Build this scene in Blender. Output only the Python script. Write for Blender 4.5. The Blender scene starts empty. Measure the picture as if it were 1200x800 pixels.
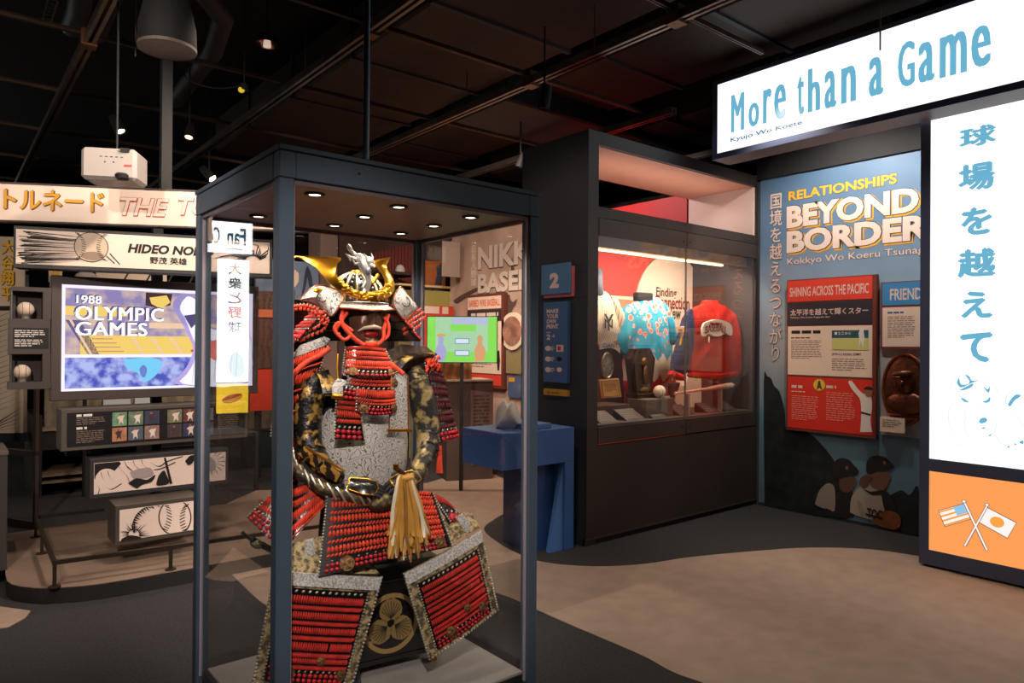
import bpy, math, random
from mathutils import Vector, Matrix
random.seed(7)
S = bpy.context.scene
COL = S.collection
# ------------------------------------------------------------------ camera, world, lights, exposure
F_PX = 820.77
CR = Vector((.77454856, -.63247817, .00677418))
CU = Vector((-.00739, .00166024, .99997132))
CF = Vector((.63247127, .77457641, .00338808))
CAM = Vector((0, 0, 1.6))
cam = bpy.data.objects.new('camera', bpy.data.cameras.new('camera'))
COL.objects.link(cam)
cam.data.sensor_width = 36
cam.data.lens = F_PX / 1200 * 36
cam.data.clip_start = .05
cam.matrix_world = Matrix(((CR.x, CU.x, -CF.x, CAM.x), (CR.y, CU.y, -CF.y, CAM.y), (CR.z, CU.z, -CF.z, CAM.z), (0, 0, 0, 1)))
S.camera = cam
S.view_settings.view_transform = 'Standard'
S.view_settings.look = 'None'
S.view_settings.gamma = 1
S.view_settings.use_curve_mapping = False
S.view_settings.exposure = 0.0
S.cycles.transparent_max_bounces = 24
S.cycles.max_bounces = 8
S.cycles.sample_clamp_indirect = 4
w = bpy.data.worlds.new('dark_hall')
S.world = w
w.use_nodes = True
w.node_tree.nodes['Background'].inputs[0].default_value = (.55, .6, .75, 1)
w.node_tree.nodes['Background'].inputs[1].default_value = .06

def spot(x, y, z, tx, ty, tz, watt, deg, col=(1, .82, .64), rad=.05, blend=.6):
    l = bpy.data.lights.new('spot_beam', 'SPOT')
    l.energy = watt; l.spot_size = math.radians(deg); l.spot_blend = blend
    l.color = col; l.shadow_soft_size = rad
    o = bpy.data.objects.new('spot_beam', l); COL.objects.link(o)
    o.location = (x, y, z)
    o.rotation_euler = (Vector((tx, ty, tz)) - Vector((x, y, z))).to_track_quat('-Z', 'Y').to_euler()
    return o
# spots added to light the hall; no fixtures are modelled at these places
WARM = (1, .80, .62)
HALL = [(4.6, 1.2, 3.6, 4.6, 1.6, 0, 52, 120), (2.6, -.6, 3.6, 3.2, 1.0, 0, 50, 120),
        (5.2, 3.0, 3.6, 4.9, 2.8, 0, 70, 120), (1.5, 3.7, 3.6, 1.1, 6.0, .4, 170, 100),
        (4.2, 6.4, 3.6, 4.3, 6.5, 0, 260, 120), (-.4, 3.6, 3.6, .5, 6.5, 1.6, 90, 90),
        (2.2, 5.0, 3.6, 3.6, 7.6, 0, 120, 100), (2.3, 3.0, 3.6, 3.96, 4.3, 1.6, 70, 70)]
for a in HALL: spot(*a, col=WARM)
spot(5.66, 2.9, 3.6, 6.38, 2.9, 1.2, 100, 150, col=(1, .92, .84))     # washes the blue mural, behind the gate sign
spot(5.66, 1.9, 3.6, 6.38, 2.2, 1.0, 60, 140, col=(1, .92, .84))
spot(3.4, 4.9, 3.55, 5.7, 6.9, 1.9, 330, 80, col=(1, .8, .65))      # washes the far beige mural
spot(2.4, 6.4, 3.6, 3.6, 8.6, 1.8, 160, 100, col=(1, .78, .62))     # far partition walls
spot(-.5, -1.0, 3.5, 1.45, 2.7, 1.0, 660, 27, col=(1, .9, .82))         # keyed on the armour through the glass
spot(1.7, 3.9, 3.62, .75, 5.4, 2.2, 120, 90, col=(1, .86, .74))
spot(-1.0, 1.5, 3.4, 1.0, 5.6, 1.6, 380, 62, col=(1, .86, .76))        # added frontal light to brighten the banners of the left exhibit
CASE_L = [(x, y) for x in (1.1, 1.465, 1.83) for y in (2.54, 2.84, 3.15)]
for x, y in CASE_L:
    spot(x, y, 2.15, x, y - (.06 if y < 2.6 else 0), 0, 12, 125, col=(1, .86, .70), rad=.03)

# ------------------------------------------------------------------ helpers
def lin(c):
    if isinstance(c, str): c = tuple(int(c[i:i+2], 16) for i in (0, 2, 4))
    o = []
    for v in c[:3]:
        v /= 255
        o.append(v / 12.92 if v <= .04045 else ((v + .055) / 1.055) ** 2.4)
    return (*o, 1)
MATS = {}
def M(name, col=(128, 128, 128), rough=.6, metal=0, es=0, var=.0, vs=8, bump=0, bs=60, col2=None, spec=.5, coat=0, kind='noise', thr=None, detail=4, alpha=1):
    """procedural material; var = amount of noise in the colour, col2 = second colour picked by the pattern"""
    if name in MATS: return MATS[name]
    m = bpy.data.materials.new(name); m.use_nodes = True
    nt = m.node_tree; N = nt.nodes; L = nt.links
    b = N['Principled BSDF']
    c = lin(col)
    b.inputs['Roughness'].default_value = rough
    b.inputs['Metallic'].default_value = metal
    b.inputs['Specular IOR Level'].default_value = spec
    b.inputs['Coat Weight'].default_value = coat
    tc = N.new('ShaderNodeTexCoord')
    def tex(scale):
        if kind == 'voronoi':
            t = N.new('ShaderNodeTexVoronoi'); t.inputs['Scale'].default_value = scale
            L.new(tc.outputs['Object'], t.inputs['Vector']); return t.outputs['Distance']
        if kind == 'wave':
            t = N.new('ShaderNodeTexWave'); t.inputs['Scale'].default_value = scale
            t.inputs['Distortion'].default_value = 6; t.inputs['Detail'].default_value = 3; t.inputs['Detail Scale'].default_value = 2
            L.new(tc.outputs['Object'], t.inputs['Vector']); return t.outputs['Fac']
        t = N.new('ShaderNodeTexNoise'); t.inputs['Scale'].default_value = scale; t.inputs['Detail'].default_value = detail
        L.new(tc.outputs['Object'], t.inputs['Vector']); return t.outputs['Fac']
    if var or col2 is not None:
        r = N.new('ShaderNodeValToRGB')
        L.new(tex(vs), r.inputs[0])
        a, z = thr or (.35, .65)
        r.color_ramp.elements[0].position = a; r.color_ramp.elements[1].position = z
        if col2 is not None:
            r.color_ramp.elements[0].color = c; r.color_ramp.elements[1].color = lin(col2)
        else:
            r.color_ramp.elements[0].color = tuple(v * (1 - var) for v in c[:3]) + (1,)
            r.color_ramp.elements[1].color = tuple(min(1, v * (1 + var)) for v in c[:3]) + (1,)
        out = r.outputs[0]
    else: out = None
    if out is not None: L.new(out, b.inputs['Base Color'])
    else: b.inputs['Base Color'].default_value = c
    if es:
        if out is not None: L.new(out, b.inputs['Emission Color'])
        else: b.inputs['Emission Color'].default_value = c
        b.inputs['Emission Strength'].default_value = es
        if es >= .9: b.inputs['Base Color'].default_value = (.02, .02, .02, 1); b.inputs['Specular IOR Level'].default_value = 0; b.inputs['Roughness'].default_value = 1
        if out is not None and es >= .9:
            for l in list(nt.links):
                if l.to_socket == b.inputs['Base Color']: nt.links.remove(l)
    if bump:
        t = N.new('ShaderNodeTexNoise'); t.inputs['Scale'].default_value = bs; t.inputs['Detail'].default_value = 3
        L.new(tc.outputs['Object'], t.inputs['Vector'])
        bp = N.new('ShaderNodeBump'); bp.inputs['Strength'].default_value = bump; bp.inputs['Distance'].default_value = .01
        L.new(t.outputs['Fac'], bp.inputs['Height']); L.new(bp.outputs[0], b.inputs['Normal'])
    MATS[name] = m
    return m
def glass_mat(name='clear_glass', k=1.0, tint=.97):
    if name in MATS: return MATS[name]
    m = bpy.data.materials.new(name); m.use_nodes = True
    nt = m.node_tree; N = nt.nodes; L = nt.links; N.clear()
    o = N.new('ShaderNodeOutputMaterial'); t = N.new('ShaderNodeBsdfTransparent'); g = N.new('ShaderNodeBsdfGlossy')
    t.inputs[0].default_value = (tint, tint, tint, 1)
    g.inputs['Roughness'].default_value = 0.0
    lw = N.new('ShaderNodeLayerWeight'); lw.inputs[0].default_value = .5
    p = N.new('ShaderNodeMath'); p.operation = 'POWER'; p.inputs[1].default_value = 5
    q = N.new('ShaderNodeMath'); q.operation = 'MULTIPLY_ADD'; q.inputs[1].default_value = .96 * k; q.inputs[2].default_value = .04 * k
    # |cos| from the facing output (symmetric for both sides of the pane)
    L.new(lw.outputs['Facing'], p.inputs[0]); L.new(p.outputs[0], q.inputs[0])
    mx = N.new('ShaderNodeMixShader')
    L.new(q.outputs[0], mx.inputs[0]); L.new(t.outputs[0], mx.inputs[1]); L.new(g.outputs[0], mx.inputs[2]); L.new(mx.outputs[0], o.inputs[0])
    MATS[name] = m
    return m

def put(name, me, parent=None, loc=None):
    o = bpy.data.objects.new(name, me); COL.objects.link(o)
    if parent is not None: o.parent = parent
    if loc is not None: o.location = loc
    return o
def tag(o, label=None, cat=None, group=None, kind=None):
    if label: o['label'] = label
    if cat: o['category'] = cat
    if group: o['group'] = group
    if kind: o['kind'] = kind
    return o
def thing(name, label, cat, loc=(0, 0, 0), rz=0, group=None):
    o = bpy.data.objects.new(name, None); COL.objects.link(o)
    o.location = loc; o.rotation_euler = (0, 0, rz); o.empty_display_size = .1
    return tag(o, label, cat, group)

SPH = {}
def unit_sphere(ns, nr):
    if (ns, nr) not in SPH:
        v = [(0, 0, 1)]
        for i in range(1, nr):
            a = math.pi * i / nr
            for j in range(ns):
                b = 2 * math.pi * j / ns
                v.append((math.sin(a) * math.cos(b), math.sin(a) * math.sin(b), math.cos(a)))
        v.append((0, 0, -1)); f = []
        for j in range(ns):
            f.append((0, 1 + j, 1 + (j + 1) % ns))
            for i in range(nr - 2):
                a = 1 + i * ns; f.append((a + j, a + ns + j, a + ns + (j + 1) % ns, a + (j + 1) % ns))
            a = 1 + (nr - 2) * ns; f.append((a + j, len(v) - 1, a + (j + 1) % ns))
        SPH[(ns, nr)] = (v, f)
    return SPH[(ns, nr)]
class MB:
    def __init__(s): s.v = []; s.f = []
    def add(s, v, f):
        n = len(s.v); s.v += [tuple(p) for p in v]; s.f += [tuple(i + n for i in q) for q in f]; return s
    def box(s, x0, y0, z0, x1, y1, z1, bev=0):
        x0, x1 = sorted((x0, x1)); y0, y1 = sorted((y0, y1)); z0, z1 = sorted((z0, z1))
        if bev <= 0:
            v = [(x, y, z) for x in (x0, x1) for y in (y0, y1) for z in (z0, z1)]
            return s.add(v, [(0, 1, 3, 2), (4, 6, 7, 5), (0, 4, 5, 1), (2, 3, 7, 6), (0, 2, 6, 4), (1, 5, 7, 3)])
        b = min(bev, (x1 - x0) * .45, (y1 - y0) * .45, (z1 - z0) * .45)
        v = []; ix = {}
        for i, x in enumerate((x0, x1)):
            for j, y in enumerate((y0, y1)):
                for k, z in enumerate((z0, z1)):
                    sx, sy, sz = (1, -1)[i], (1, -1)[j], (1, -1)[k]
                    ix[i, j, k, 0] = len(v); v.append((x, y + sy * b, z + sz * b))
                    ix[i, j, k, 1] = len(v); v.append((x + sx * b, y, z + sz * b))
                    ix[i, j, k, 2] = len(v); v.append((x + sx * b, y + sy * b, z))
        f = []
        R = (0, 1)
        for i in R: f.append((ix[i, 0, 0, 0], ix[i, 1, 0, 0], ix[i, 1, 1, 0], ix[i, 0, 1, 0])); f.append((ix[0, i, 0, 1], ix[1, i, 0, 1], ix[1, i, 1, 1], ix[0, i, 1, 1])); f.append((ix[0, 0, i, 2], ix[1, 0, i, 2], ix[1, 1, i, 2], ix[0, 1, i, 2]))
        for i in R:
            for j in R:
                f.append((ix[i, j, 0, 0], ix[i, j, 1, 0], ix[i, j, 1, 1], ix[i, j, 0, 1]))
                f.append((ix[i, 0, j, 0], ix[i, 1, j, 0], ix[i, 1, j, 2], ix[i, 0, j, 2]))
                f.append((ix[0, i, j, 1], ix[1, i, j, 1], ix[1, i, j, 2], ix[0, i, j, 2]))
        for i in R:
            for j in R:
                for k in R: f.append((ix[i, j, k, 0], ix[i, j, k, 1], ix[i, j, k, 2]))
        return s.add(v, f)
    def ell(s, c, ax, ay, az, ns=6, nr=4):
        V, F = unit_sphere(ns, nr)
        c = Vector(c); ax = Vector(ax); ay = Vector(ay); az = Vector(az)
        return s.add([c + ax * p[0] + ay * p[1] + az * p[2] for p in V], F)
    def tube(s, pts, r, n=8, cap=True, flat=None):
        """r number or list; flat = (normal, k) squashes the section along normal"""
        pts = [Vector(p) for p in pts]
        if not isinstance(r, (list, tuple)): r = [r] * len(pts)
        base = len(s.v); up = None
        for i, p in enumerate(pts):
            d = (pts[min(i + 1, len(pts) - 1)] - pts[max(i - 1, 0)]).normalized()
            if up is None: up = d.orthogonal().normalized() if flat is None else Vector(flat[0])
            if flat is not None: up = Vector(flat[0])
            a = (up - d * up.dot(d)).normalized(); b = d.cross(a); up = a if flat is None else up
            k = 1 if flat is None else flat[1]
            for j in range(n):
                t = 2 * math.pi * j / n
                s.v.append(tuple(p + (a * math.cos(t) * k + b * math.sin(t)) * r[i]))
        for i in range(len(pts) - 1):
            for j in range(n):
                a = base + i * n + j; b = base + i * n + (j + 1) % n
                s.f.append((a, b, b + n, a + n))
        if cap:
            s.f.append(tuple(base + j for j in range(n))[::-1]); s.f.append(tuple(base + (len(pts) - 1) * n + j for j in range(n)))
        return s
    def lathe(s, prof, n=24, c=(0, 0, 0), a0=0, a1=360, sx=1, sy=1):
        base = len(s.v); full = abs(a1 - a0) >= 360; m = n if full else n + 1
        for r, z in prof:
            for j in range(m):
                t = math.radians(a0 + (a1 - a0) * j / n)
                s.v.append((c[0] + r * math.cos(t) * sx, c[1] + r * math.sin(t) * sy, c[2] + z))
        for i in range(len(prof) - 1):
            for j in range(n):
                a = base + i * m + j; b = base + i * m + (j + 1) % m
                s.f.append((a, b, b + m, a + m))
        return s
    def grid(s, fn, nu, nv, close=False):
        base = len(s.v)
        for i in range(nv + 1):
            for j in range(nu + 1): s.v.append(tuple(fn(j / nu, i / nv)))
        for i in range(nv):
            for j in range(nu):
                a = base + i * (nu + 1) + j; s.f.append((a, a + 1, a + nu + 2, a + nu + 1))
        return s
    def slab(s, fn, nf, nu, nv, t):
        """solid curved plate: fn(u,v) point, nf(u,v) outward normal, thickness t behind it"""
        base = len(s.v)
        for q in (0, 1):
            for i in range(nv + 1):
                for j in range(nu + 1):
                    u, v = j / nu, i / nv
                    s.v.append(tuple(Vector(fn(u, v)) - Vector(nf(u, v)) * t * q))
        m = (nu + 1) * (nv + 1)
        for i in range(nv):
            for j in range(nu):
                a = base + i * (nu + 1) + j
                s.f.append((a, a + nu + 1, a + nu + 2, a + 1)); s.f.append((a + m, a + m + 1, a + m + nu + 2, a + m + nu + 1))
        rim = [j for j in range(nu + 1)] + [i * (nu + 1) + nu for i in range(1, nv + 1)] + [nv * (nu + 1) + j for j in range(nu - 1, -1, -1)] + [i * (nu + 1) for i in range(nv - 1, 0, -1)]
        for k in range(len(rim)):
            a = base + rim[k]; b = base + rim[(k + 1) % len(rim)]
            s.f.append((a, b, b + m, a + m))
        return s
    def dome(s, pts, n, h, back=0, k=3):
        """plate with outline pts (3D), bulging h along n, closed behind by 'back'"""
        pts = [Vector(p) for p in pts]; n = Vector(n).normalized()
        c = sum(pts, Vector()) / len(pts); base = len(s.v); N = len(pts)
        rows = [(1 - i / k) for i in range(k)]
        for sc in rows:
            for p in pts: s.v.append(tuple(c + (p - c) * sc + n * h * (1 - sc * sc)))
        s.v.append(tuple(c + n * h)); top = len(s.v) - 1
        for i in range(k - 1):
            for j in range(N):
                a = base + i * N + j; b = base + i * N + (j + 1) % N
                s.f.append((a, b, b + N, a + N))
        for j in range(N): s.f.append((base + (k - 1) * N + j, base + (k - 1) * N + (j + 1) % N, top))
        b2 = len(s.v)
        for p in pts: s.v.append(tuple(p - n * back))
        for j in range(N): s.f.append((base + (j + 1) % N, base + j, b2 + j, b2 + (j + 1) % N))
        s.f.append(tuple(b2 + j for j in range(N))[::-1])
        return s
    def prism(s, pts, y0, y1):
        """polygon pts (x,z) extruded from y0 (front) to y1"""
        b = len(s.v); n = len(pts)
        for y in (y0, y1):
            for x, z in pts: s.v.append((x, y, z))
        s.f.append(tuple(range(b, b + n))); s.f.append(tuple(range(b + 2 * n - 1, b + n - 1, -1)))
        for i in range(n):
            j = (i + 1) % n; s.f.append((b + i, b + j, b + n + j, b + n + i))
        return s
    def build(s, name, mat, parent=None, smooth=False, kind=None, label=None):
        me = bpy.data.meshes.new(name); me.from_pydata(s.v, [], s.f)
        me.materials.append(mat)
        if smooth:
            me.polygons.foreach_set('use_smooth', [True] * len(me.polygons))
        me.update()
        import bmesh
        bm = bmesh.new(); bm.from_mesh(me); bmesh.ops.recalc_face_normals(bm, faces=bm.faces); bm.to_mesh(me); bm.free()
        o = put(name, me, parent)
        if smooth:
            try: me.set_sharp_from_angle(angle=math.radians(50))
            except Exception: pass
        if kind: o['kind'] = kind
        if label: o['label'] = label
        return o

FONT_CACHE = {}
def text_mesh(body, bold=0.0, shear=0.0, spacing=1.0, line=1.0, align='LEFT'):
    if bold < 0 or (bold and any(ord(ch) > 0x2fff for ch in body)):   # heavy strokes of kana and kanji: shifted copies
        v, f = text_mesh(body, 0, shear, spacing, line, align); V2 = []; F2 = []
        k = abs(bold)
        for i, (dx, dz) in enumerate(((-1, 0), (1, 0), (0, 1), (0, -1), (0, 0))):
            n = len(V2); V2 += [(p[0] + dx * k * .9, p[1] + dz * (k * .7 if bold > 0 else 0), i * .0003) for p in v]; F2 += [tuple(i + n for i in q) for q in f]
        return V2, F2
    key = (body, bold, shear, spacing, line, align)
    if key in FONT_CACHE: return FONT_CACHE[key]
    c = bpy.data.curves.new('t', 'FONT'); c.body = body; c.size = 1; c.offset = bold; c.shear = shear
    c.space_character = spacing; c.space_line = line; c.align_x = align; c.resolution_u = 3
    o = bpy.data.objects.new('t', c); COL.objects.link(o)
    me = bpy.data.meshes.new_from_object(o.evaluated_get(bpy.context.evaluated_depsgraph_get()))
    v = [tuple(p.co) for p in me.vertices]; f = [tuple(p.vertices) for p in me.polygons]
    bpy.data.objects.remove(o); bpy.data.curves.remove(c); bpy.data.meshes.remove(me)
    FONT_CACHE[key] = (v, f)
    return v, f

class Board:
    """upright thing with a front plane: local x to the right, z up, -y towards the viewer"""
    def __init__(s, name, label, cat, O, deg=0, group=None, kind=None, root=None):
        s.O = Vector(O); s.a = math.radians(deg)
        s.ux = Vector((math.cos(s.a), math.sin(s.a), 0)); s.uy = Vector((-math.sin(s.a), math.cos(s.a), 0))
        s.root = root if root is not None else thing(name, label, cat, O, s.a, group)
        if kind: s.root['kind'] = kind
    def P(s, px, py, y=0):
        d = CR * (px - 600) / F_PX - CU * (py - 400) / F_PX + CF
        o = CAM - s.O; t = (y - o.dot(s.uy)) / d.dot(s.uy); p = o + d * t
        return p.dot(s.ux), p.z
    def V(s, px, py, y=0):
        x, z = s.P(px, py, y); return Vector((x, y, z))
    def box(s, name, x0, z0, x1, z1, y0, y1, m, parent=None, bev=0, label=None):
        return MB().box(x0, y0, z0, x1, y1, z1, bev).build(name, m, parent or s.root, label=label)
    def rect(s, a, b, y=0):
        x0, z0 = s.P(*a, y); x1, z1 = s.P(*b, y); return x0, min(z0, z1), x1, max(z0, z1)
    def pbox(s, name, a, b, y, t, m, parent=None, bev=0, label=None):
        """a, b: opposite corners as seen in the photograph, on the plane y; t thickness behind it"""
        x0, z0, x1, z1 = s.rect(a, b, y)
        return s.box(name, x0, z0, x1, z1, y, y + t, m, parent, bev, label)
    def poly(s, name, pts, y, m, t=.001, parent=None, pix=True):
        q = [s.P(*p, y) for p in pts] if pix else pts
        return MB().prism(q, y, y + t).build(name, m, parent or s.root)
    def text(s, body, r, y, m, bold=.01, shear=0, spacing=1, line=1, align='LEFT', name='lettering', parent=None, layers=None):
        x0, z0, x1, z1 = r
        v, f = text_mesh(body, bold, shear, spacing, line, align)
        if not v: return None
        a = min(p[0] for p in v); b = max(p[0] for p in v); c = min(p[1] for p in v); d = max(p[1] for p in v)
        kx = (x1 - x0) / (b - a); kz = (z1 - z0) / (d - c)
        mb = MB().add([(x0 + (p[0] - a) * kx, y - p[2], z0 + (p[1] - c) * kz) for p in v], f)
        me = bpy.data.meshes.new(name); me.from_pydata(mb.v, [], mb.f); me.materials.append(m); me.update()
        return put(name, me, parent or s.root)
    def ptext(s, body, a, b, y, m, **k): return s.text(body, s.rect(a, b, y), y, m, **k)
    def lines(s, r, n, y, m, w=.5, seed=1, name='printed_text', parent=None, last=.6):
        """small print: n rows of word-length dashes"""
        x0, z0, x1, z1 = r; rn = random.Random(seed); mb = MB(); h = (z1 - z0) / n
        for i in range(n):
            z = z1 - (i + .75) * h; x = x0; end = x1 - (x1 - x0) * rn.uniform(0, .12) if i < n - 1 else x0 + (x1 - x0) * last
            while x < end:
                l = min(rn.uniform(1.0, 3.4) * h, end - x); mb.add([(x, y, z), (x + l, y, z), (x + l, y, z + h * w), (x, y, z + h * w)], [(0, 1, 2, 3)]); x += l + h * .45
        return mb.build(name, m, parent or s.root)
    def plines(s, a, b, n, y, m, **k): return s.lines(s.rect(a, b, y), n, y, m, **k)
def at(px, py, z=None, x=None, y=None, d=None):
    """world point seen at a pixel on the plane z=, x=, y= or at depth d"""
    r = CR * (px - 600) / F_PX - CU * (py - 400) / F_PX + CF
    if z is not None: t = (z - CAM.z) / r.z
    elif x is not None: t = x / r.x
    elif y is not None: t = y / r.y
    else: t = d
    return CAM + r * t
def ellipse(cx, cz, rx, rz, n=20, a0=0, a1=360):
    return [(cx + rx * math.cos(math.radians(a0 + (a1 - a0) * i / n)), cz + rz * math.sin(math.radians(a0 + (a1 - a0) * i / n))) for i in range(n + (0 if abs(a1 - a0) == 360 else 1))]
def copy_tree(o, parent=None):
    c = o.copy(); COL.objects.link(c)
    if parent: c.parent = parent
    for ch in list(o.children): copy_tree(ch, c)
    return c
# ------------------------------------------------------------------ shared materials
BLACK = M('matt_black', (22, 22, 24), .7)
CHAR = M('charcoal_paint', (52, 50, 52), .6, var=.08, vs=3)
BROWNBLK = M('dark_brown_laminate', (46, 38, 34), .5, var=.1, vs=3)
SLATE = M('slate_blue_metal', (76, 90, 106), .42, metal=.3, var=.04, vs=4)
WHITEGLOW = M('lit_white_acrylic', (255, 255, 255), es=1.25)
SKYGLOW = M('lit_sky_blue_print', (106, 178, 208), es=1.0)
TEALGLOW = M('lit_teal_print', (60, 120, 150), es=1.0)
PALEGLOW = M('lit_pale_blue_print', (190, 222, 238), es=1.0)
ORANGEGLOW = M('lit_orange_acrylic', (255, 160, 88), es=1.0)
YELLOWGLOW = M('lit_yellow_acrylic', (255, 214, 60), es=1.1)
DKGLOW = M('lit_navy_print', (40, 52, 84), es=1.0)
GLASS = glass_mat()
CREAM = M('cream_print', (226, 208, 188), .7)
INK = M('black_ink', (24, 22, 24), .7)
WHITE = M('white_ink', (232, 226, 218), .7)
RED = M('red_print', (205, 52, 44), .6)
GOLD = M('gold_ink', (222, 160, 48), .6)
CHROME = M('brushed_steel', (170, 170, 172), .3, metal=1)
STEEL = M('galvanised_steel', (120, 116, 110), .4, metal=.9)

# ------------------------------------------------------------------ floor, ceiling, walls
fl = MB().box(-5, -3, -.1, 12, 17, 0).build('floor', M('dark_carpet', (47, 45, 46), .95, var=.25, vs=60, bump=.5, bs=400)); fl['kind'] = 'structure'
# pale resilient inlay of the floor, outline taken where it lies
def floor_piece(pts, name, mat, z=.004, extra=()):
    q = [at(px, py, z=0) for px, py in pts]
    q = [(p.x, p.y) for p in q] + list(extra)
    mb = MB(); n = len(q)
    mb.v = [(x, y, 0) for x, y in q] + [(x, y, z) for x, y in q]
    mb.f = [tuple(range(n, 2 * n))] + [(i, (i + 1) % n, n + (i + 1) % n, n + i) for i in range(n)]
    o = mb.build(name, mat); o['kind'] = 'structure'; return o
PATH = M('pale_floor_vinyl', (160, 138, 122), .6, var=.08, vs=7, bump=.25, bs=300)
def smooth_pts(p, k=4):
    out = []
    n = len(p)
    for i in range(n - 1):
        a, b, c, d = p[max(i - 1, 0)], p[i], p[i + 1], p[min(i + 2, n - 1)]
        for j in range(k):
            t = j / k
            out.append(tuple(.5 * (2 * b[m] + (c[m] - a[m]) * t + (2 * a[m] - 5 * b[m] + 4 * c[m] - d[m]) * t * t + (3 * b[m] - a[m] - 3 * c[m] + d[m]) * t ** 3) for m in range(len(b))))
    out.append(tuple(p[-1])); return out
up = smooth_pts([(500, 566), (560, 552), (598, 566), (613, 586), (600, 597), (582, 607), (567, 621), (590, 640), (612, 651), (628, 657), (660, 662), (705, 664), (756, 661), (810, 653), (891, 645.5), (950, 642), (1020, 644), (1090, 654)])
low = smooth_pts([(823, 800), (789, 788), (756, 770), (708, 749), (666, 731), (628, 714), (583, 695), (520, 682), (440, 690), (360, 712), (316, 712), (270, 672), (232, 636), (250, 600), (300, 575)])
e0 = at(1090, 654, z=0)
floor_piece(up + [(1200, 690)], 'floor_inlay', PATH, extra=[(6.3, .2), (4.6, -1.2), (2.6, .2)] + [(p.x, p.y) for p in [at(a, b, z=0) for a, b in low]])
floor_piece([(-60, 700), (0, 711), (36, 716), (30, 724), (10, 735), (-60, 745)], 'floor_inlay', PATH)

CEIL = 4.7
st = lambda o: tag(o, kind='structure')
st(MB().box(-5, -3, CEIL, 12, 17, CEIL + .1).build('ceiling', M('black_ceiling', (20, 19, 19), .9, var=.3, vs=2)))
DARKWALL = M('black_wall_paint', (24, 22, 23), .85, var=.15, vs=2)
st(MB().box(-5, 16.9, 0, 12, 17, CEIL).build('wall_back', DARKWALL))
st(MB().box(-5, -3, 0, -4.9, 17, CEIL).build('wall_left', DARKWALL))
st(MB().box(11.9, -3, 0, 12, 17, CEIL).build('wall_right', DARKWALL))
st(MB().box(-5, -3.1, 0, 12, -3, CEIL).build('wall_front', DARKWALL))
# ceiling rails: square grid of double channel at 3.7 m
RAIL = M('ceiling_rail_metal', (128, 118, 110), .34, metal=.85, var=.25, vs=5)
GZ = 3.7
def rail(ax, c, a, b, zz=0):
    mb = MB()
    if ax == 'y':
        for d in (-.024, .024): mb.box(c + d - .012, a, GZ, c + d + .012, b, GZ + .045)
        mb.box(c - .036, a, GZ + .045, c + .036, b, GZ + .06)
    else:
        for d in (-.010, .010): mb.box(a, c + d - .005, GZ + .062, b, c + d + .005, GZ + .09)
        mb.box(a, c - .015, GZ + .085, b, c + .015, GZ + .095)
    o = mb.build('ceiling_rail', RAIL if ax == 'y' else M('ceiling_crossrail_metal', (84, 66, 56), .4, metal=.8, var=.2, vs=5)); o['kind'] = 'structure'; return o
for i in range(-1, 6): rail('y', .80 + 1.45 * i, -1.5 if i < 3 else 4.0, 13)
for i in range(-1, 7): rail('x', 2.86 + 1.45 * i, -2.5, 11 if i > 0 else 4.72, -.062)
for (a, b) in [(.8, 5.76), (2.25, 4.31), (3.7, 4.31), (3.7, 2.86)]:
    st(MB().box(a - .05, b - .05, GZ - .015, a + .05, b + .05, GZ + .1).build('rail_joint', M('rail_joint_metal', (120, 84, 60), .4, metal=.8)))
# thin hanger rods
for (x, y) in [(.8, 4.9), (2.25, 3.6), (2.25, 5.4), (3.7, 3.6), (3.7, 5.2), (1.5, 4.31), (1.1, 5.76), (3.0, 5.76), (5.15, 2.2)]:
    st(MB().tube([(x, y, GZ), (x, y, CEIL)], .006, 6).build('hanger_rod', RAIL))
# ducts and service boxes under the ceiling
DUCT = M('painted_duct_brown', (54, 42, 35), .7, var=.15, vs=3)
DUCTB = M('painted_duct_grey', (44, 46, 52), .6, var=.15, vs=3)
def duct_box(x0, y0, x1, y1, z0, z1, m=DUCT):
    r = thing('air_duct', None, None, (x0, y0, z0)); r['kind'] = 'structure'; del_keys = 0
    MB().box(0, 0, 0, x1 - x0, y1 - y0, z1 - z0, .02).build('duct_body', m, r)
    n = max(1, int((y1 - y0) / 1.1))
    for i in range(1, n): MB().box(-.02, (y1 - y0) * i / n - .02, -.02, x1 - x0 + .02, (y1 - y0) * i / n + .02, z1 - z0 + .02).build('duct_flange', DUCTB, r)
    return r
duct_box(2.75, 3.0, 4.1, 9.5, 4.08, 4.5)
duct_box(4.5, 2.0, 5.6, 8.8, 4.12, 4.55)
duct_box(6.1, 2.5, 7.2, 8.0, 4.02, 4.5)
duct_box(4.15, 5.2, 8.5, 6.2, 3.92, 4.3, DUCTB)
def round_duct(pts, r, m=DUCTB):
    o = MB().tube(pts, r, 16).build('air_pipe', m, smooth=True); o['kind'] = 'structure'
p = lambda x, y, z: tuple(at(x, y, z=z))
round_duct([p(215, -40, 4.25), p(262, 20, 4.25), p(250, 60, 4.25), p(205, 118, 4.25)], .085)
round_duct([p(100, -60, 4.2), p(92, 10, 4.2), p(84, 32, 4.3)], .085)
round_duct([p(112, 40, 4.3), p(145, -40, 4.3)], .08)
# cable tray, upper left
r = thing('cable_tray', 'small ladder cable tray hanging at the top left', 'cable tray', tuple(at(62, 0, z=4.1)))
o0 = at(62, 0, z=4.1); o1 = at(53, 30, z=4.1); d = o1 - o0
for q in (-.03, .03): MB().tube([(q, 0, 0), (d.x + q, d.y, 0)], .006, 6).build('rail', STEEL, r)
for i in range(8): MB().tube([(d.x * i / 7 - .03, d.y * i / 7, 0), (d.x * i / 7 + .03, d.y * i / 7, 0)], .004, 6).build('rung', STEEL, r)
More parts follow.
